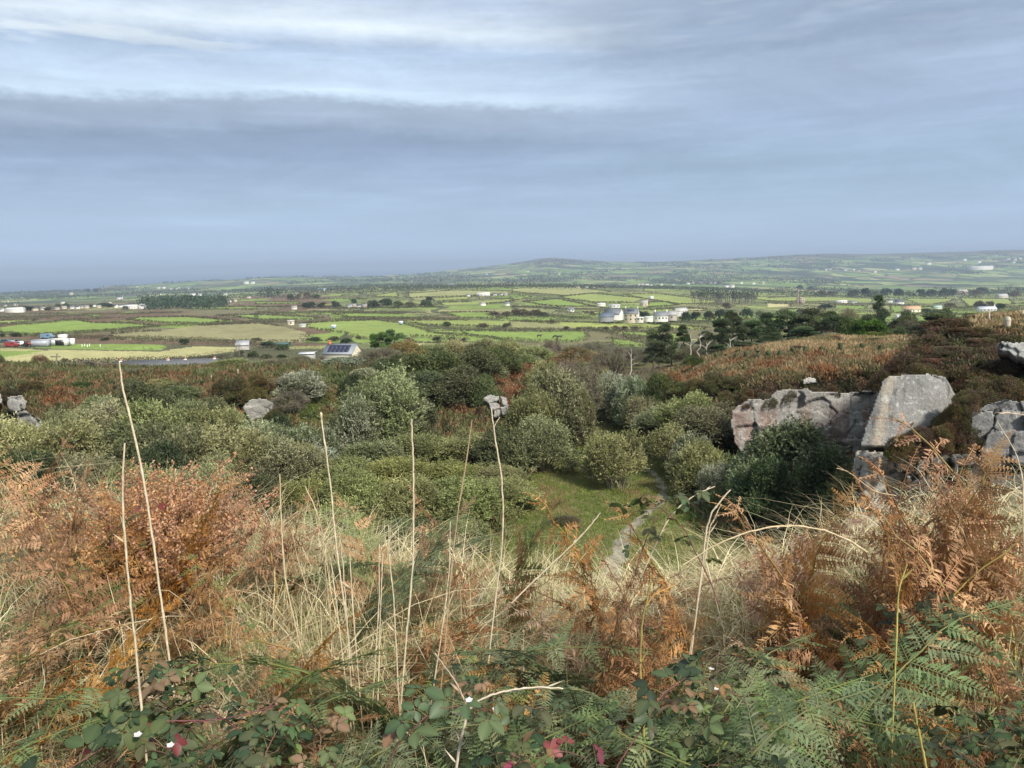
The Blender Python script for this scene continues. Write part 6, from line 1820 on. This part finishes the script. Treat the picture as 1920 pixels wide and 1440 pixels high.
def frond(kind, px, top, Yd, rz, label, group=None, tilt=(0, 0), smin=.45):
    p_ = pt(px, top, Yd); z0 = zf(p_[0], Yd)
    i = bn.get(kind, 0); bn[kind] = i + 1
    pr_ = BR[kind][i % len(BR[kind])]
    sc_ = max(smin, (p_[2] - z0) / (1 - .32 * pr_.bend))
    off = .7 * pr_.bend * sc_
    o = pr_.place((p_[0] - off * math.cos(rz) * .8, Yd - off * math.sin(rz) * .8, z0), rz, min(1.6 if kind.endswith('up') else 1.25 if kind == 'green' else 1.0, sc_), label, group, (tilt[0], tilt[1], rz))
    if group: ORD.setdefault(group, []).append((px, o))


HERO = [
 ('tan', 1660, 850, 3.0, 2.9, 'orange bracken frond left of the tallest frond in front of the granite block'),
 ('rust', 1770, 880, 2.8, .3, 'rusty bracken frond low between the slab and the right rock'),
 ('tan', 1880, 870, 2.9, .3, 'orange tan bracken frond at the right edge before the right rock'),
 ('rust', 1740, 925, 2.6, 2.7, 'golden rust bracken frond below the tallest frond at the right'),
 ('tan', 1810, 905, 2.7, .2, 'orange tan bracken frond under the spreading frond at the right'),
 ('rust', 250, 905, 3.3, 2.8, 'rusty bracken frond crossing the foot of the orange heath'),
 ('tan', 1460, 935, 2.8, 2.9, 'tan bracken frond rising beside the arching stem'),
 ('rust', 330, 930, 3.2, .3, 'rusty bracken frond in front of the orange heath'),
 ('rust', 30, 815, 3.6, 2.8, 'tall rust brown bracken frond at the left edge, highest on the left'),
 ('tan', 85, 822, 3.7, .4, 'curled tan bracken tip beside the tall frond at the left edge'),
 ('rust', 170, 885, 3.2, .3, 'large rust brown bracken frond left of the tallest dry stalk'),
 ('rust', 120, 905, 3.0, 2.6, 'drooping brown bracken frond below the tall left frond'),
 ('mix', 200, 930, 3.3, .2, 'half green bracken frond by the base of the orange heath'),
 ('tan', 385, 875, 3.5, 2.9, 'feathery tan bracken frond right of the orange heath'),
 ('rust', 430, 900, 3.3, -.2, 'long drooping rust bracken frond above the green grass tuft'),
 ('rust', 455, 965, 3.1, .6, 'dark brown bracken frond below the long drooping one'),
 ('rust', 545, 930, 3.6, .9, 'small orange bracken frond between two thin stalks'),
 ('mix', 655, 935, 3.6, 2.5, 'brownish green bracken frond behind the cluster of dry stalks'),
 ('mix', 800, 930, 3.5, .5, 'pale green bracken frond between the central stalks'),
 ('rust', 815, 925, 3.6, 2.9, 'brown bracken frond leaning left of the pale green frond'),
 ('green', 855, 985, 3.2, .1, 'green bracken frond tip just under the pale green frond'),
 ('rust', 905, 1005, 3.2, 2.9, 'dark curled bracken frond beside the central stalk'),
 ('tan', 930, 1040, 3.0, 2.8, 'tan comb shaped bracken frond at the centre stalk'),
 ('rust', 990, 935, 3.3, 3.0, 'brown curled bracken frond with its tip bent left over the clearing'),
 ('mix', 1050, 945, 3.35, .2, 'open greenish bracken frond with a bright yellow stem over the clearing'),
 ('rust', 1130, 985, 2.9, 2.6, 'narrow brown bracken frond pointing left over the path'),
 ('rust', 1195, 1040, 2.6, 2.9, 'rust brown bracken with a forked orange stem right of centre'),
 ('rust', 1225, 1075, 2.5, .3, 'brown bracken fronds right of the forked orange stem'),
 ('tan', 1215, 952, 3.0, 2.9, 'pale tan bracken tuft above the path bend'),
 ('rust', 1400, 955, 2.9, 2.9, 'dark brown bracken frond reaching left under the dark bush'),
 ('tan', 1560, 915, 3.0, .2, 'long thin tan bracken frond reaching right to the granite block'),
 ('tan', 1720, 795, 3.0, 2.8, 'tallest tan bracken frond standing in front of the granite slab'),
 ('tan', 1745, 835, 2.9, .5, 'tan bracken frond just under the tallest one'),
 ('rust', 1700, 870, 2.8, 2.7, 'golden brown bracken frond in front of the granite block'),
 ('tan', 1840, 840, 2.9, .25, 'spreading tan bracken frond in front of the right rock'),
 ('rust', 1790, 850, 2.9, 2.9, 'dark curled bracken frond between the two tan fronds at the right'),
 ('red', 1680, 1010, 2.3, 2.9, 'reddish bracken frond lying across the dry grass at the right'),
 ('red', 1750, 1040, 2.3, 2.6, 'reddish brown bracken frond right of the yellow stem'),
 ('rust', 1500, 1060, 2.2, 2.9, 'brown bracken frond with upright comb tip in the right grass'),
 ('rust', 1590, 1100, 2.1, 2.9, 'dark brown bracken frond below the upright comb tip'),
 ('green', 1500, 1170, 1.9, .2, 'soft green bracken frond in the lower right'),
 ('green', 1640, 1160, 1.9, .1, 'bright green bracken frond behind the yellow brown one'),
 ('green', 1780, 1150, 1.95, .3, 'fresh green bracken frond right of the bright green one'),
 ('green', 1860, 1060, 2.3, .2, 'green bracken frond at the right edge above the dark brambles'),
 ('rust', 1700, 1195, 1.6, 2.7, 'yellow brown bracken frond with a thick yellow stem at the lower right'),
 ('tan', 1440, 1210, 1.75, 2.9, 'tan curled bracken frond over the lower right brambles'),
 ('tan', 1520, 1270, 1.6, 2.8, 'pale tan bracken frond with small comb leaflets at the lower right'),
 ('tan', 1650, 1290, 1.5, .4, 'pale brown bracken frond near the bottom right'),
 ('tan', 1860, 1160, 1.8, -.4, 'silvery tan drooping bracken frond at the right edge'),
 ('tan', 1800, 1340, 1.5, .3, 'tan bracken comb at the bottom right corner'),
 ('tan', 1500, 1350, 1.5, 2.8, 'tan bracken comb at the bottom right of centre'),
 ('green', 1080, 1130, 2.2, .1, 'green bracken frond lying flat in the middle foreground'),
 ('mix', 930, 1120, 2.3, 2.9, 'brown tipped bracken frond in the middle foreground'),
 ('green', 1120, 1170, 2.1, 2.8, 'comb shaped green bracken frond under the flat one'),
 ('green', 560, 1410, 1.4, .4, 'green bracken frond lowest at the bottom left of centre'),
 ('green', 130, 1190, 1.9, .3, 'green bracken frond in the lower left by the brambles'),
 ('green', 190, 1230, 1.8, 2.8, 'green bracken frond leaning left in the lower left'),
 ('rust', 40, 1080, 2.1, .2, 'rust bracken fan at the left edge'),
 ('tan', 20, 1150, 1.9, .2, 'tan bracken combs at the left edge'),
 ('rust', 60, 980, 2.5, .5, 'brown bracken frond with golden stem at the left edge'),
 ('tan', 470, 1120, 2.3, .4, 'tan brown bracken heap left of centre'),
]
for (kd, px, top, Yd, rz, lb) in HERO:
    if (top < 960 and kd != 'green') or 'forked' in lb: kd = {'rust': 'rustup', 'tan': 'tanup', 'mix': 'mixup'}[kd]
    frond(kd, px, top, Yd, rz, lb, None, (RR.uniform(-.15, .15), RR.uniform(-.1, .2)))
FZ = [('among the central grass', 'bracken among the central grass', (440, 1020, 1070, 1330), 14, ['rust', 'tan', 'mix', 'green', 'rust']), ('among the right grass', 'bracken among the right grass', (1230, 1680, 970, 1170), 12, ['rust', 'rust', 'mix', 'tan']), ('low at the far left', 'bracken filling the far left', (-40, 250, 900, 1250), 13, ['rust', 'rust', 'tan', 'mix']), ('around the orange heath', 'bracken round the orange heath', (250, 520, 930, 1150), 12, ['rust', 'mix', 'tan']),
      ('on the crest behind the stalks', 'bracken on the crest', (520, 960, 1000, 1060), 6, ['rust', 'mix', 'green', 'rust']), ('right of the centre gap', 'bracken right of the gap', (1060, 1400, 1060, 1200), 8, ['rust', 'rust', 'tan', 'mix']),
      ('in the upper right grass', 'bracken in the upper right grass', (1450, 1960, 920, 1060), 14, ['rust', 'tan', 'red', 'mix']), ('in the lower right', 'bracken in the lower right', (1450, 1960, 1150, 1420), 14, ['tan', 'tan', 'green', 'rust', 'mix']),
      ('in the bottom left', 'bracken in the bottom left', (-40, 420, 1230, 1430), 6, ['rust', 'green', 'mix', 'tan']), ('in the bottom middle', 'bracken in the bottom middle', (1020, 1360, 1280, 1420), 3, ['rust', 'tan', 'mix']), ('over the lower brambles', 'green bracken over the lower brambles', (1000, 1900, 1110, 1330), 18, ['green']), ('at the lower left', 'green bracken at the lower left', (60, 700, 1180, 1380), 11, ['green'])]
BKW = dict(rust='rusty brown bracken frond', tan='tan dead bracken frond', green='green bracken frond', mix='half green bracken frond', red='reddish bracken frond')
for phrase, grp, (x0, x1, y0, y1), cnt, kinds in FZ:
    for i in range(cnt):
        kd = kinds[i % len(kinds)]; px = RR.uniform(x0, x1); top = RR.uniform(y0, y1)
        Yd = float(np.interp(top, [900, 1000, 1100, 1250, 1430], [3.7, 3.1, 2.4, 1.8, 1.35])) * RR.uniform(.95, 1.12)
        frond(kd, px, top, Yd, RR.choice([0, 3.1]) + RR.uniform(-.9, .9), f"{BKW[kd]} {phrase}", grp + ' ' + kd, (RR.uniform(-.35, .35), RR.uniform(-.2, .5)), .4)
number_groups()


# ---- brambles
def make_bramble(seed, pal, flower=False, nleaf=13):
    rng = np.random.default_rng(seed)
    t = thing('bramble', None, 'bramble')
    s = np.linspace(0, 1, 12)
    ax = np.stack([.62 * s, rng.normal() * .1 * s, .46 * np.sin(s * 2.3) + .02], 1) + rng.normal(size=(12, 3)) * .006
    c = Acc(); tube(c, ax, np.linspace(.0042, .0018, 12), np.array((.13, .06, .05)), 6)
    a = Acc(); pal = np.array(pal)
    for i in range(nleaf):
        q = .15 + .85 * (i + .5) / nleaf
        B = np.array([np.interp(q, s, ax[:, j]) for j in range(3)])
        az_ = rng.uniform(0, 6.28)
        pd = unit(np.array([math.cos(az_), math.sin(az_), .55 + rng.uniform(-.2, .4)])); tip = B + pd * rng.uniform(.05, .11)
        tube(c, np.array([B, (B + tip) / 2 + [0, 0, .005], tip]), [.0015, .0012, .001], np.array((.16, .14, .06)), 4)
        Nn = unit(np.array([rng.normal() * .35, -.35 + rng.normal() * .35, 1.0])); fwd = unit(pd - Nn * (pd @ Nn)); sd_ = np.cross(fwd, Nn)
        zz = rng.uniform(.6, 1.15)
        col = pal[rng.integers(0, len(pal))] * rng.uniform(.75, 1.25)
        if rng.random() < .05: col = np.array([(.20, .11, .05), (.24, .19, .06)][rng.integers(0, 2)])
        for aa, sz in ((0, 1.0), (1.25, .82), (-1.25, .82)) + (((2.3, .6), (-2.3, .6)) if rng.random() < .4 else ()):
            d = fwd * math.cos(aa) + sd_ * math.sin(aa); d = unit(d - np.array([0, 0, .18])); w_ = np.cross(d, Nn)
            L = .074 * sz * rng.uniform(.6, 1.35) * zz; m_ = 9
            tt = np.linspace(0, 1, m_ * 2 + 1)
            half = .34 * L * np.sin(np.pi * tt ** .75) ** .8; half[1::2] *= 1.1; half[2::2] *= .93
            plt_ = np.where(np.arange(len(tt)) % 2 == 0, .0018, -.0018)
            mid_ = tip + d * (L * tt + .008)[:, None] - Nn * (.22 * L * tt ** 2)[:, None]
            Lf = mid_ + w_ * half[:, None] + Nn * (plt_ + half * .22)[:, None] + d * (half * .35)[:, None]; Rt = mid_ - w_ * half[:, None] + Nn * (plt_ + half * .22)[:, None] + d * (half * .35)[:, None]
            V = np.stack([Lf, mid_, Rt], 1).reshape(-1, 3); k_ = np.arange(m_ * 2)[:, None] * 3
            Fc = np.concatenate([np.hstack([k_, k_ + 1, k_ + 4, k_ + 3]), np.hstack([k_ + 1, k_ + 2, k_ + 5, k_ + 4])])
            cv = np.stack([np.tile(col * .95, (len(tt), 1)), np.tile(col * 1.25, (len(tt), 1)), np.tile(col * .95, (len(tt), 1))], 1).reshape(-1, 3)
            a.add(V, Fc, cv)
    kids = [c.obj('cane', M_WOOD, t), a.obj('leaves', M_BRAM, t)]
    if flower:
        for q_ in (ax[-1] + [0, 0, .02], ax[-3] + [.01, -.05, .06]):
            f_ = Acc(); m_ = 5; an = np.arange(m_) * 6.283 / 5
            Dv = np.stack([np.cos(an), np.sin(an), np.full(m_, .35)], 1); cards(f_, np.tile(q_, (m_, 1)), Dv, np.tile([0, 0, 1.0], (m_, 1)), .017, .014, np.tile((.58, .54, .54), (m_, 1)), .6)
            kids.append(f_.obj('flower', M_BRAM, t))
        b_ = Acc()
        for _ in range(16):
            v = unit(rng.normal(size=3)) * .006 + ax[-2] + [0, -.02, .03]
            tube(b_, np.array([v - [0, 0, .003], v, v + [0, 0, .003]]), [.0012, .004, .0012], np.array((.02, .01, .02)), 5)
        kids.append(b_.obj('berry', M_BRAM, t))
    return Proto(t, kids)


BG = [(.036, .062, .026), (.048, .078, .032), (.028, .048, .022), (.075, .10, .038), (.06, .065, .03)]
BM = dict(dark=[make_bramble(1, BG), make_bramble(2, BG), make_bramble(3, BG)], light=[make_bramble(4, [(.11, .15, .045), (.08, .12, .04), (.17, .17, .05), (.15, .10, .045)])],
          red=[make_bramble(5, [(.13, .03, .04), (.14, .05, .04), (.12, .10, .04), (.09, .025, .03)], False, 4)], flower=[make_bramble(6, BG, True), make_bramble(7, [(.08, .12, .045), (.05, .09, .035)], True)])
KB = dict(dark='dark green bramble spray', light='light green bramble spray', red='bramble spray with crimson leaves', flower='bramble spray with small white flowers')
mn = {}


def bramble(kind, px, py, Yd, rz, label, group=None, sc_=1.0):
    p_ = pt(px, py, Yd); z0 = zf(p_[0], Yd)
    sc_ = sc_ * (.62 if group is None else .5); lift = max(0.0, p_[2] - z0 - .42 * sc_) * (1 if group is None else .72)
    i = mn.get(kind, 0); mn[kind] = i + 1
    o = BM[kind][i % len(BM[kind])].place((p_[0] - .35 * sc_ * math.cos(rz), Yd - .35 * sc_ * math.sin(rz), z0 + lift), rz, sc_, label, group, (RR.uniform(-.2, .2), RR.uniform(-.2, .2), rz))
    if group: ORD.setdefault(group, []).append((px, o))


bramble('light', 1235, 985, 2.6, 2.6, 'bramble spray with broad green leaves rising over the path bend', None, 1.0)
bramble('dark', 1275, 975, 2.7, .3, 'dark bramble spray beside the one rising over the path bend', None, .9)
bramble('red', 1015, 1390, 1.55, .3, 'bramble spray with crimson leaves at the bottom centre', None, .55)
bramble('red', 232, 1370, 1.6, .2, 'bramble spray with crimson leaves at the bottom left', None, .6)
bramble('red', 258, 970, 3.0, .3, 'bramble spray with magenta leaves beside the tallest dry stalk', None, .6)
bramble('flower', 1260, 1290, 1.8, .4, 'bramble spray with a white flower right of the centre', None, .9)
bramble('flower', 825, 1350, 1.6, .3, 'bramble spray with white flowers left of the forked twig', None, .9)
bramble('flower', 160, 1425, 1.45, .4, 'bramble spray with white flowers at the bottom left corner', None, .9)
BZ = [('among the central stalks', 'brambles among the central stalks', (430, 800, 1190, 1400), 9, ['dark', 'light']), ('under the orange heath', 'brambles under the orange heath', (230, 400, 1110, 1230), 11, ['dark', 'dark', 'light']), ('in the bottom left', 'brambles in the bottom left', (-20, 400, 1260, 1430), 15, ['dark', 'dark', 'light']),
      ('left of the centre line', 'brambles left of the centre line', (380, 480, 1190, 1290), 5, ['dark']), ('in the middle foreground', 'brambles in the middle foreground', (820, 1020, 1150, 1230), 4, ['dark', 'light']),
      ('at the bottom centre', 'brambles at the bottom centre', (830, 980, 1270, 1400), 8, ['dark', 'dark', 'light']), ('right of the path gap', 'brambles right of the path gap', (1240, 1400, 1100, 1240), 6, ['dark', 'light']),
      ('in the lower right hollow', 'brambles in the lower right hollow', (1310, 1480, 1230, 1430), 15, ['dark', 'dark', 'dark', 'light']), ('at the right edge', 'brambles at the right edge', (1780, 1940, 1120, 1400), 8, ['dark']), ('in the upper right grass', 'brambles in the upper right grass', (1700, 1880, 1050, 1120), 4, ['dark'])]
for phrase, grp, (x0, x1, y0, y1), cnt, kinds in BZ:
    for i in range(cnt):
        kd = kinds[i % len(kinds)]; px = RR.uniform(x0, x1); py = RR.uniform(y0, y1)
        Yd = float(np.interp(py, [1000, 1100, 1250, 1430], [2.9, 2.35, 1.8, 1.35])) * RR.uniform(.97, 1.1)
        bramble(kd, px, py, Yd, RR.uniform(0, 6.28), f"{KB[kd]} {phrase}", grp + ' ' + kd, RR.uniform(.75, 1.1))
number_groups()


# ---- orange dead heath on the crest, left
def make_heath(seed):
    t = thing('heath_plant', None, 'heath')
    rng = np.random.default_rng(seed)
    a = Acc()
    b_ = Acc()
    for i in range(46):
        x0, y0 = rng.normal(size=2) * .05; dx, dy = rng.normal(size=2) * .13; h_ = rng.uniform(.30, .52)
        s = np.linspace(0, 1, 6)[:, None]
        ax = np.array([x0, y0, 0]) + s * np.array([dx, dy, h_]) + s ** 2 * np.array([dx, dy, 0]) * .5
        tube(b_, ax, np.linspace(.002, .0008, 6), np.array((.16, .10, .06)), 4)
        n = 90; q = rng.uniform(.35, 1, n); c_ = np.stack([np.interp(q, s[:, 0], ax[:, j]) for j in range(3)], 1)
        cl_ = np.array([(.48, .24, .10), (.56, .32, .16), (.38, .17, .08)])[rng.integers(0, 3, n)] * rng.uniform(.8, 1.15, (n, 1))
        cards(a, c_ + rng.normal(size=(n, 3)) * .004, rng.normal(size=(n, 3)) + [0, 0, .4], rng.normal(size=(n, 3)), .014, .009, cl_, .6)
    return Proto(t, [b_.obj('stems', M_WOOD, t), a.obj('flower_heads', M_FERN, t)])


HP = [make_heath(1), make_heath(2)]
for i, (px, top, Yd, lb) in enumerate([(235, 885, 3.8, 'orange dead heath clump, leftmost on the crest'), (275, 880, 3.9, 'orange dead heath clump just left of the tallest stalk'), (315, 885, 3.8, 'orange dead heath clump just right of the tallest stalk'), (300, 905, 3.6, 'low orange dead heath clump in front of the tallest stalk'),
                                       (350, 895, 3.8, 'orange dead heath clump, rightmost on the crest'), (255, 925, 3.5, 'low orange dead heath clump left of the thicker stalk'), (370, 935, 3.5, 'low orange dead heath clump beside the green grass tuft')]):
    p_ = pt(px, top, Yd); z0 = zf(p_[0], Yd); lift = max(0, p_[2] - z0 - .5)
    HP[i % 2].place((p_[0], Yd, z0 + lift * .6), i * 1.3, (1.15, 1.15, (p_[2] - z0 - lift * .6) / .5), lb, None)


# ---- tall dry stalks and bare stems traced one by one
def stalk(pts_, Yd, wpx, col, label, name='dry_stalk', cat='stalk', head=False, Y2=None, root=True, knots=True):
    P_ = [pt(a, b_, Yd + ((Y2 or Yd) - Yd) * i / (len(pts_) - 1)) for i, (a, b_) in enumerate(pts_)]
    P_ = np.array(P_)
    if root:
        d = unit(P_[-1] - P_[-2]); zg = zf(P_[-1][0], P_[-1][1]) - .05
        if P_[-1][2] > zg and d[2] < -.2: P_ = np.vstack([P_, P_[-1] + d * (P_[-1][2] - zg) / -d[2]])
    m_ = 5 * len(P_); t0 = np.linspace(0, 1, len(P_)); t1 = np.linspace(0, 1, m_)
    Q = np.stack([np.interp(t1, t0, P_[:, j]) for j in range(3)], 1)
    Q[1:-1] = (Q[:-2] + 2 * Q[1:-1] + Q[2:]) / 4
    rng = np.random.default_rng(int(pts_[0][0]))
    Q += rng.normal(size=Q.shape) * .0006
    r_ = wpx * .66 / 2 * Yd / F_PX
    rad = r_ * np.interp(t1, [0, .15, 1], [.62, .85, 1.1]) * (1 + rng.normal(size=m_) * .07)
    if knots: rad[::9] *= 1.25
    o_ = Q[-1].copy(); a = Acc()
    C = np.tile(np.array(col), (m_, 1)) * (.88 + .24 * rng.random((m_, 1)))
    tube(a, Q - o_, rad, C, 7)
    for _ in range(4 if len(pts_) > 3 else 1):
        i_ = rng.integers(3, m_ - 3); dq = unit((Q[i_ - 1] - Q[i_ + 1])[None] + rng.normal(size=(1, 3)) * np.array([.5, .5, .2]) * np.linalg.norm(Q[i_ - 1] - Q[i_ + 1]))
        cards(a, (Q[i_] - o_)[None], dq, rng.normal(size=(1, 3)), rng.uniform(.02, .06), .005, np.array(col)[None] * .8, .3)
    if head:
        q = Q[0] - o_; tube(a, np.array([q + [0, 0, r_ * 1.6], q, q - [0, 0, r_ * 4], q - [0, 0, r_ * 6]]), [r_ * .6, r_ * 1.5, r_ * 1.3, r_ * .8], np.array(col) * .95, 8)
    return tagit(a.obj(name, M_STALK, loc=tuple(o_)), label, cat)


M_STALK = flat_mat('dry_stem', .6, .3, 60.0, .25)
CS = (.50, .42, .29); CT = (.46, .36, .22); CB = (.34, .25, .15)
stalk([(224, 678), (229, 725), (246, 790), (262, 860), (276, 940), (288, 1020), (300, 1110), (310, 1180), (318, 1240)], 2.6, 6.6, CS, 'tallest pale dry stalk at the left, reaching above the field line')
stalk([(233, 832), (229, 930), (235, 1020), (243, 1110), (255, 1220), (265, 1320), (276, 1440)], 2.0, 6.8, CS, 'thick pale dry stalk crossing left of the tallest one down to the bottom edge')
stalk([(602, 775), (604, 800), (612, 850), (621, 920), (627, 990), (634, 1050), (642, 1110)], 2.7, 5.0, CS, 'dry stalk with a small bud head above the willows left of centre', head=True)
stalk([(525, 889), (526, 950), (530, 1030), (535, 1090), (551, 1160)], 2.7, 4.2, CT, 'thin dry stalk with a kinked foot left of the bud headed stalk')
stalk([(572, 912), (588, 945), (603, 990), (607, 1040), (612, 1090)], 2.8, 4.0, CT, 'thin curving dry stalk between the kinked one and the bud headed one')
stalk([(772, 786), (773, 830), (775, 875), (776, 950), (775, 1040), (770, 1110), (762, 1200)], 2.5, 5.8, CS, 'straight upright dry stalk at the centre, broken near its top')
stalk([(885, 787), (874, 870), (860, 950), (848, 1050), (841, 1130), (834, 1210)], 2.5, 4.8, CB, 'brownish dry stalk leaning right beside the straight central stalk')
stalk([(921, 766), (928, 820), (941, 900), (944, 960), (941, 1030), (933, 1090), (929, 1125)], 2.6, 5.2, CS, 'curved pale dry stalk in front of the central rock pile')
stalk([(937, 782), (931, 792), (926, 800)], 2.6, 3.0, CS, 'short side twig near the top of the curved pale stalk', 'twig', 'twig', False, None, False, False)
for i, (pp, lb) in enumerate([([(728, 986), (730, 1050), (738, 1120), (742, 1200)], 'short dry stalk just left of the straight central stalk'), ([(711, 1020), (711, 1120), (706, 1200)], 'short dry stem third left of the straight central stalk'),
                              ([(844, 978), (843, 1060), (836, 1130), (820, 1240)], 'short dry stalk touching the leaning brownish stalk'), ([(718, 1038), (714, 1120), (712, 1190)], 'short thin stem second left of the straight central stalk'),
                              ([(640, 1020), (645, 1090), (652, 1190)], 'short stem in the clump under the bud headed stalk'), ([(619, 1045), (628, 1110), (640, 1210)], 'bent short stem leftmost in the clump under the bud headed stalk'),
                              ([(656, 1040), (660, 1120), (668, 1220)], 'short stem rightmost in the clump under the bud headed stalk'), ([(1870, 790), (1905, 850), (1918, 900), (1919, 980)], 'thin grey stem against the right rock')]):
    stalk(pp, 2.5, 3.8, CS, lb)
stalk([(1280, 1060), (1340, 1022), (1400, 998), (1450, 987), (1500, 986), (1545, 994), (1590, 1012), (1625, 1035)], 2.2, 5.2, CT, 'long pale stem arching over the grass right of centre', 'arching_stem', 'stem', False, None, False)
stalk([(1125, 962), (1108, 985), (1070, 1025), (1030, 1062), (995, 1095), (960, 1130)], 2.6, 4.5, CS, 'slanting pale stem with a frayed tip left of the path', 'dry_stalk', 'stalk', False, None, False)
stalk([(878, 1330), (873, 1350), (862, 1400), (853, 1450)], 1.6, 9, (.50, .42, .32), 'pale forked twig rising from the bottom edge, its main stem', 'forked_twig', 'twig')
stalk([(1055, 1291), (1010, 1288), (960, 1293), (920, 1303), (895, 1315), (878, 1332)], 1.6, 6, (.50, .42, .32), 'arching right branch of the pale forked twig', 'twig_branch', 'twig', False, None, False)
stalk([(815, 1225), (838, 1255), (858, 1285), (870, 1310), (877, 1332)], 1.6, 5, (.36, .27, .19), 'brown left branch of the pale forked twig', 'twig_branch', 'twig', False, None, False)
stalk([(1340, 912), (1308, 925), (1275, 948), (1250, 978), (1235, 1010)], 2.8, 4.2, CS, 'thin pale stem bending right over the path', 'dry_stalk', 'stalk')
stalk([(1370, 918), (1352, 938), (1335, 960), (1325, 990), (1320, 1030)], 2.7, 5.5, CS, 'forked pale twig standing before the dark bush, thicker prong')
stalk([(1352, 945), (1340, 972), (1332, 985), (1328, 1010)], 2.7, 3.6, CS, 'thinner prong of the forked pale twig before the dark bush')
stalk([(1568, 878), (1590, 884), (1610, 900), (1640, 922), (1680, 930)], 2.7, 3.4, CB, 'thin brown stem curving in front of the granite block', 'dry_stalk', 'stalk', False, None, False)
stalk([(1874, 775), (1892, 774), (1920, 778), (1950, 785)], 2.9, 3.2, (.50, .38, .26), 'thin tan twig lying across the right rock', 'twig', 'twig', False, None, False, False)
stalk([(1712, 1318), (1720, 1360), (1731, 1410), (1738, 1450)], 1.5, 9, (.33, .27, .08), 'thick bright yellow bracken stem at the bottom right', 'yellow_stem', 'stem')
stalk([(1222, 1090), (1206, 1150), (1200, 1230), (1204, 1320)], 1.9, 7, (.28, .22, .07), 'bright yellow stem under the forked rust bracken', 'yellow_stem', 'stem')
stalk([(1265, 1098), (1240, 1108), (1222, 1118), (1210, 1140)], 1.9, 4, (.45, .25, .08), 'orange side stem of the forked rust bracken', 'yellow_stem', 'stem', False, None, False, False)
stalk([(1700, 1058), (1690, 1090), (1684, 1110), (1682, 1160)], 2.1, 5, (.38, .33, .10), 'yellow stem under the reddish bracken frond', 'yellow_stem', 'stem')
stalk([(540, 1290), (500, 1330), (420, 1348), (340, 1352), (290, 1352)], 1.65, 3.5, (.15, .06, .06), 'dark red thorny bramble cane lying across the bottom left', 'bramble_cane', 'cane', False, None, False)
for l_ in list(BR.values()) + list(BM.values()) + [HP]: PR['fg%d' % id(l_)] = l_


for k_, l_ in PR.items():
    for pr_ in l_:
        if not pr_.used:
            for ch in KIDS[pr_.root.name]: bpy.data.objects.remove(ch)
            bpy.data.objects.remove(pr_.root)
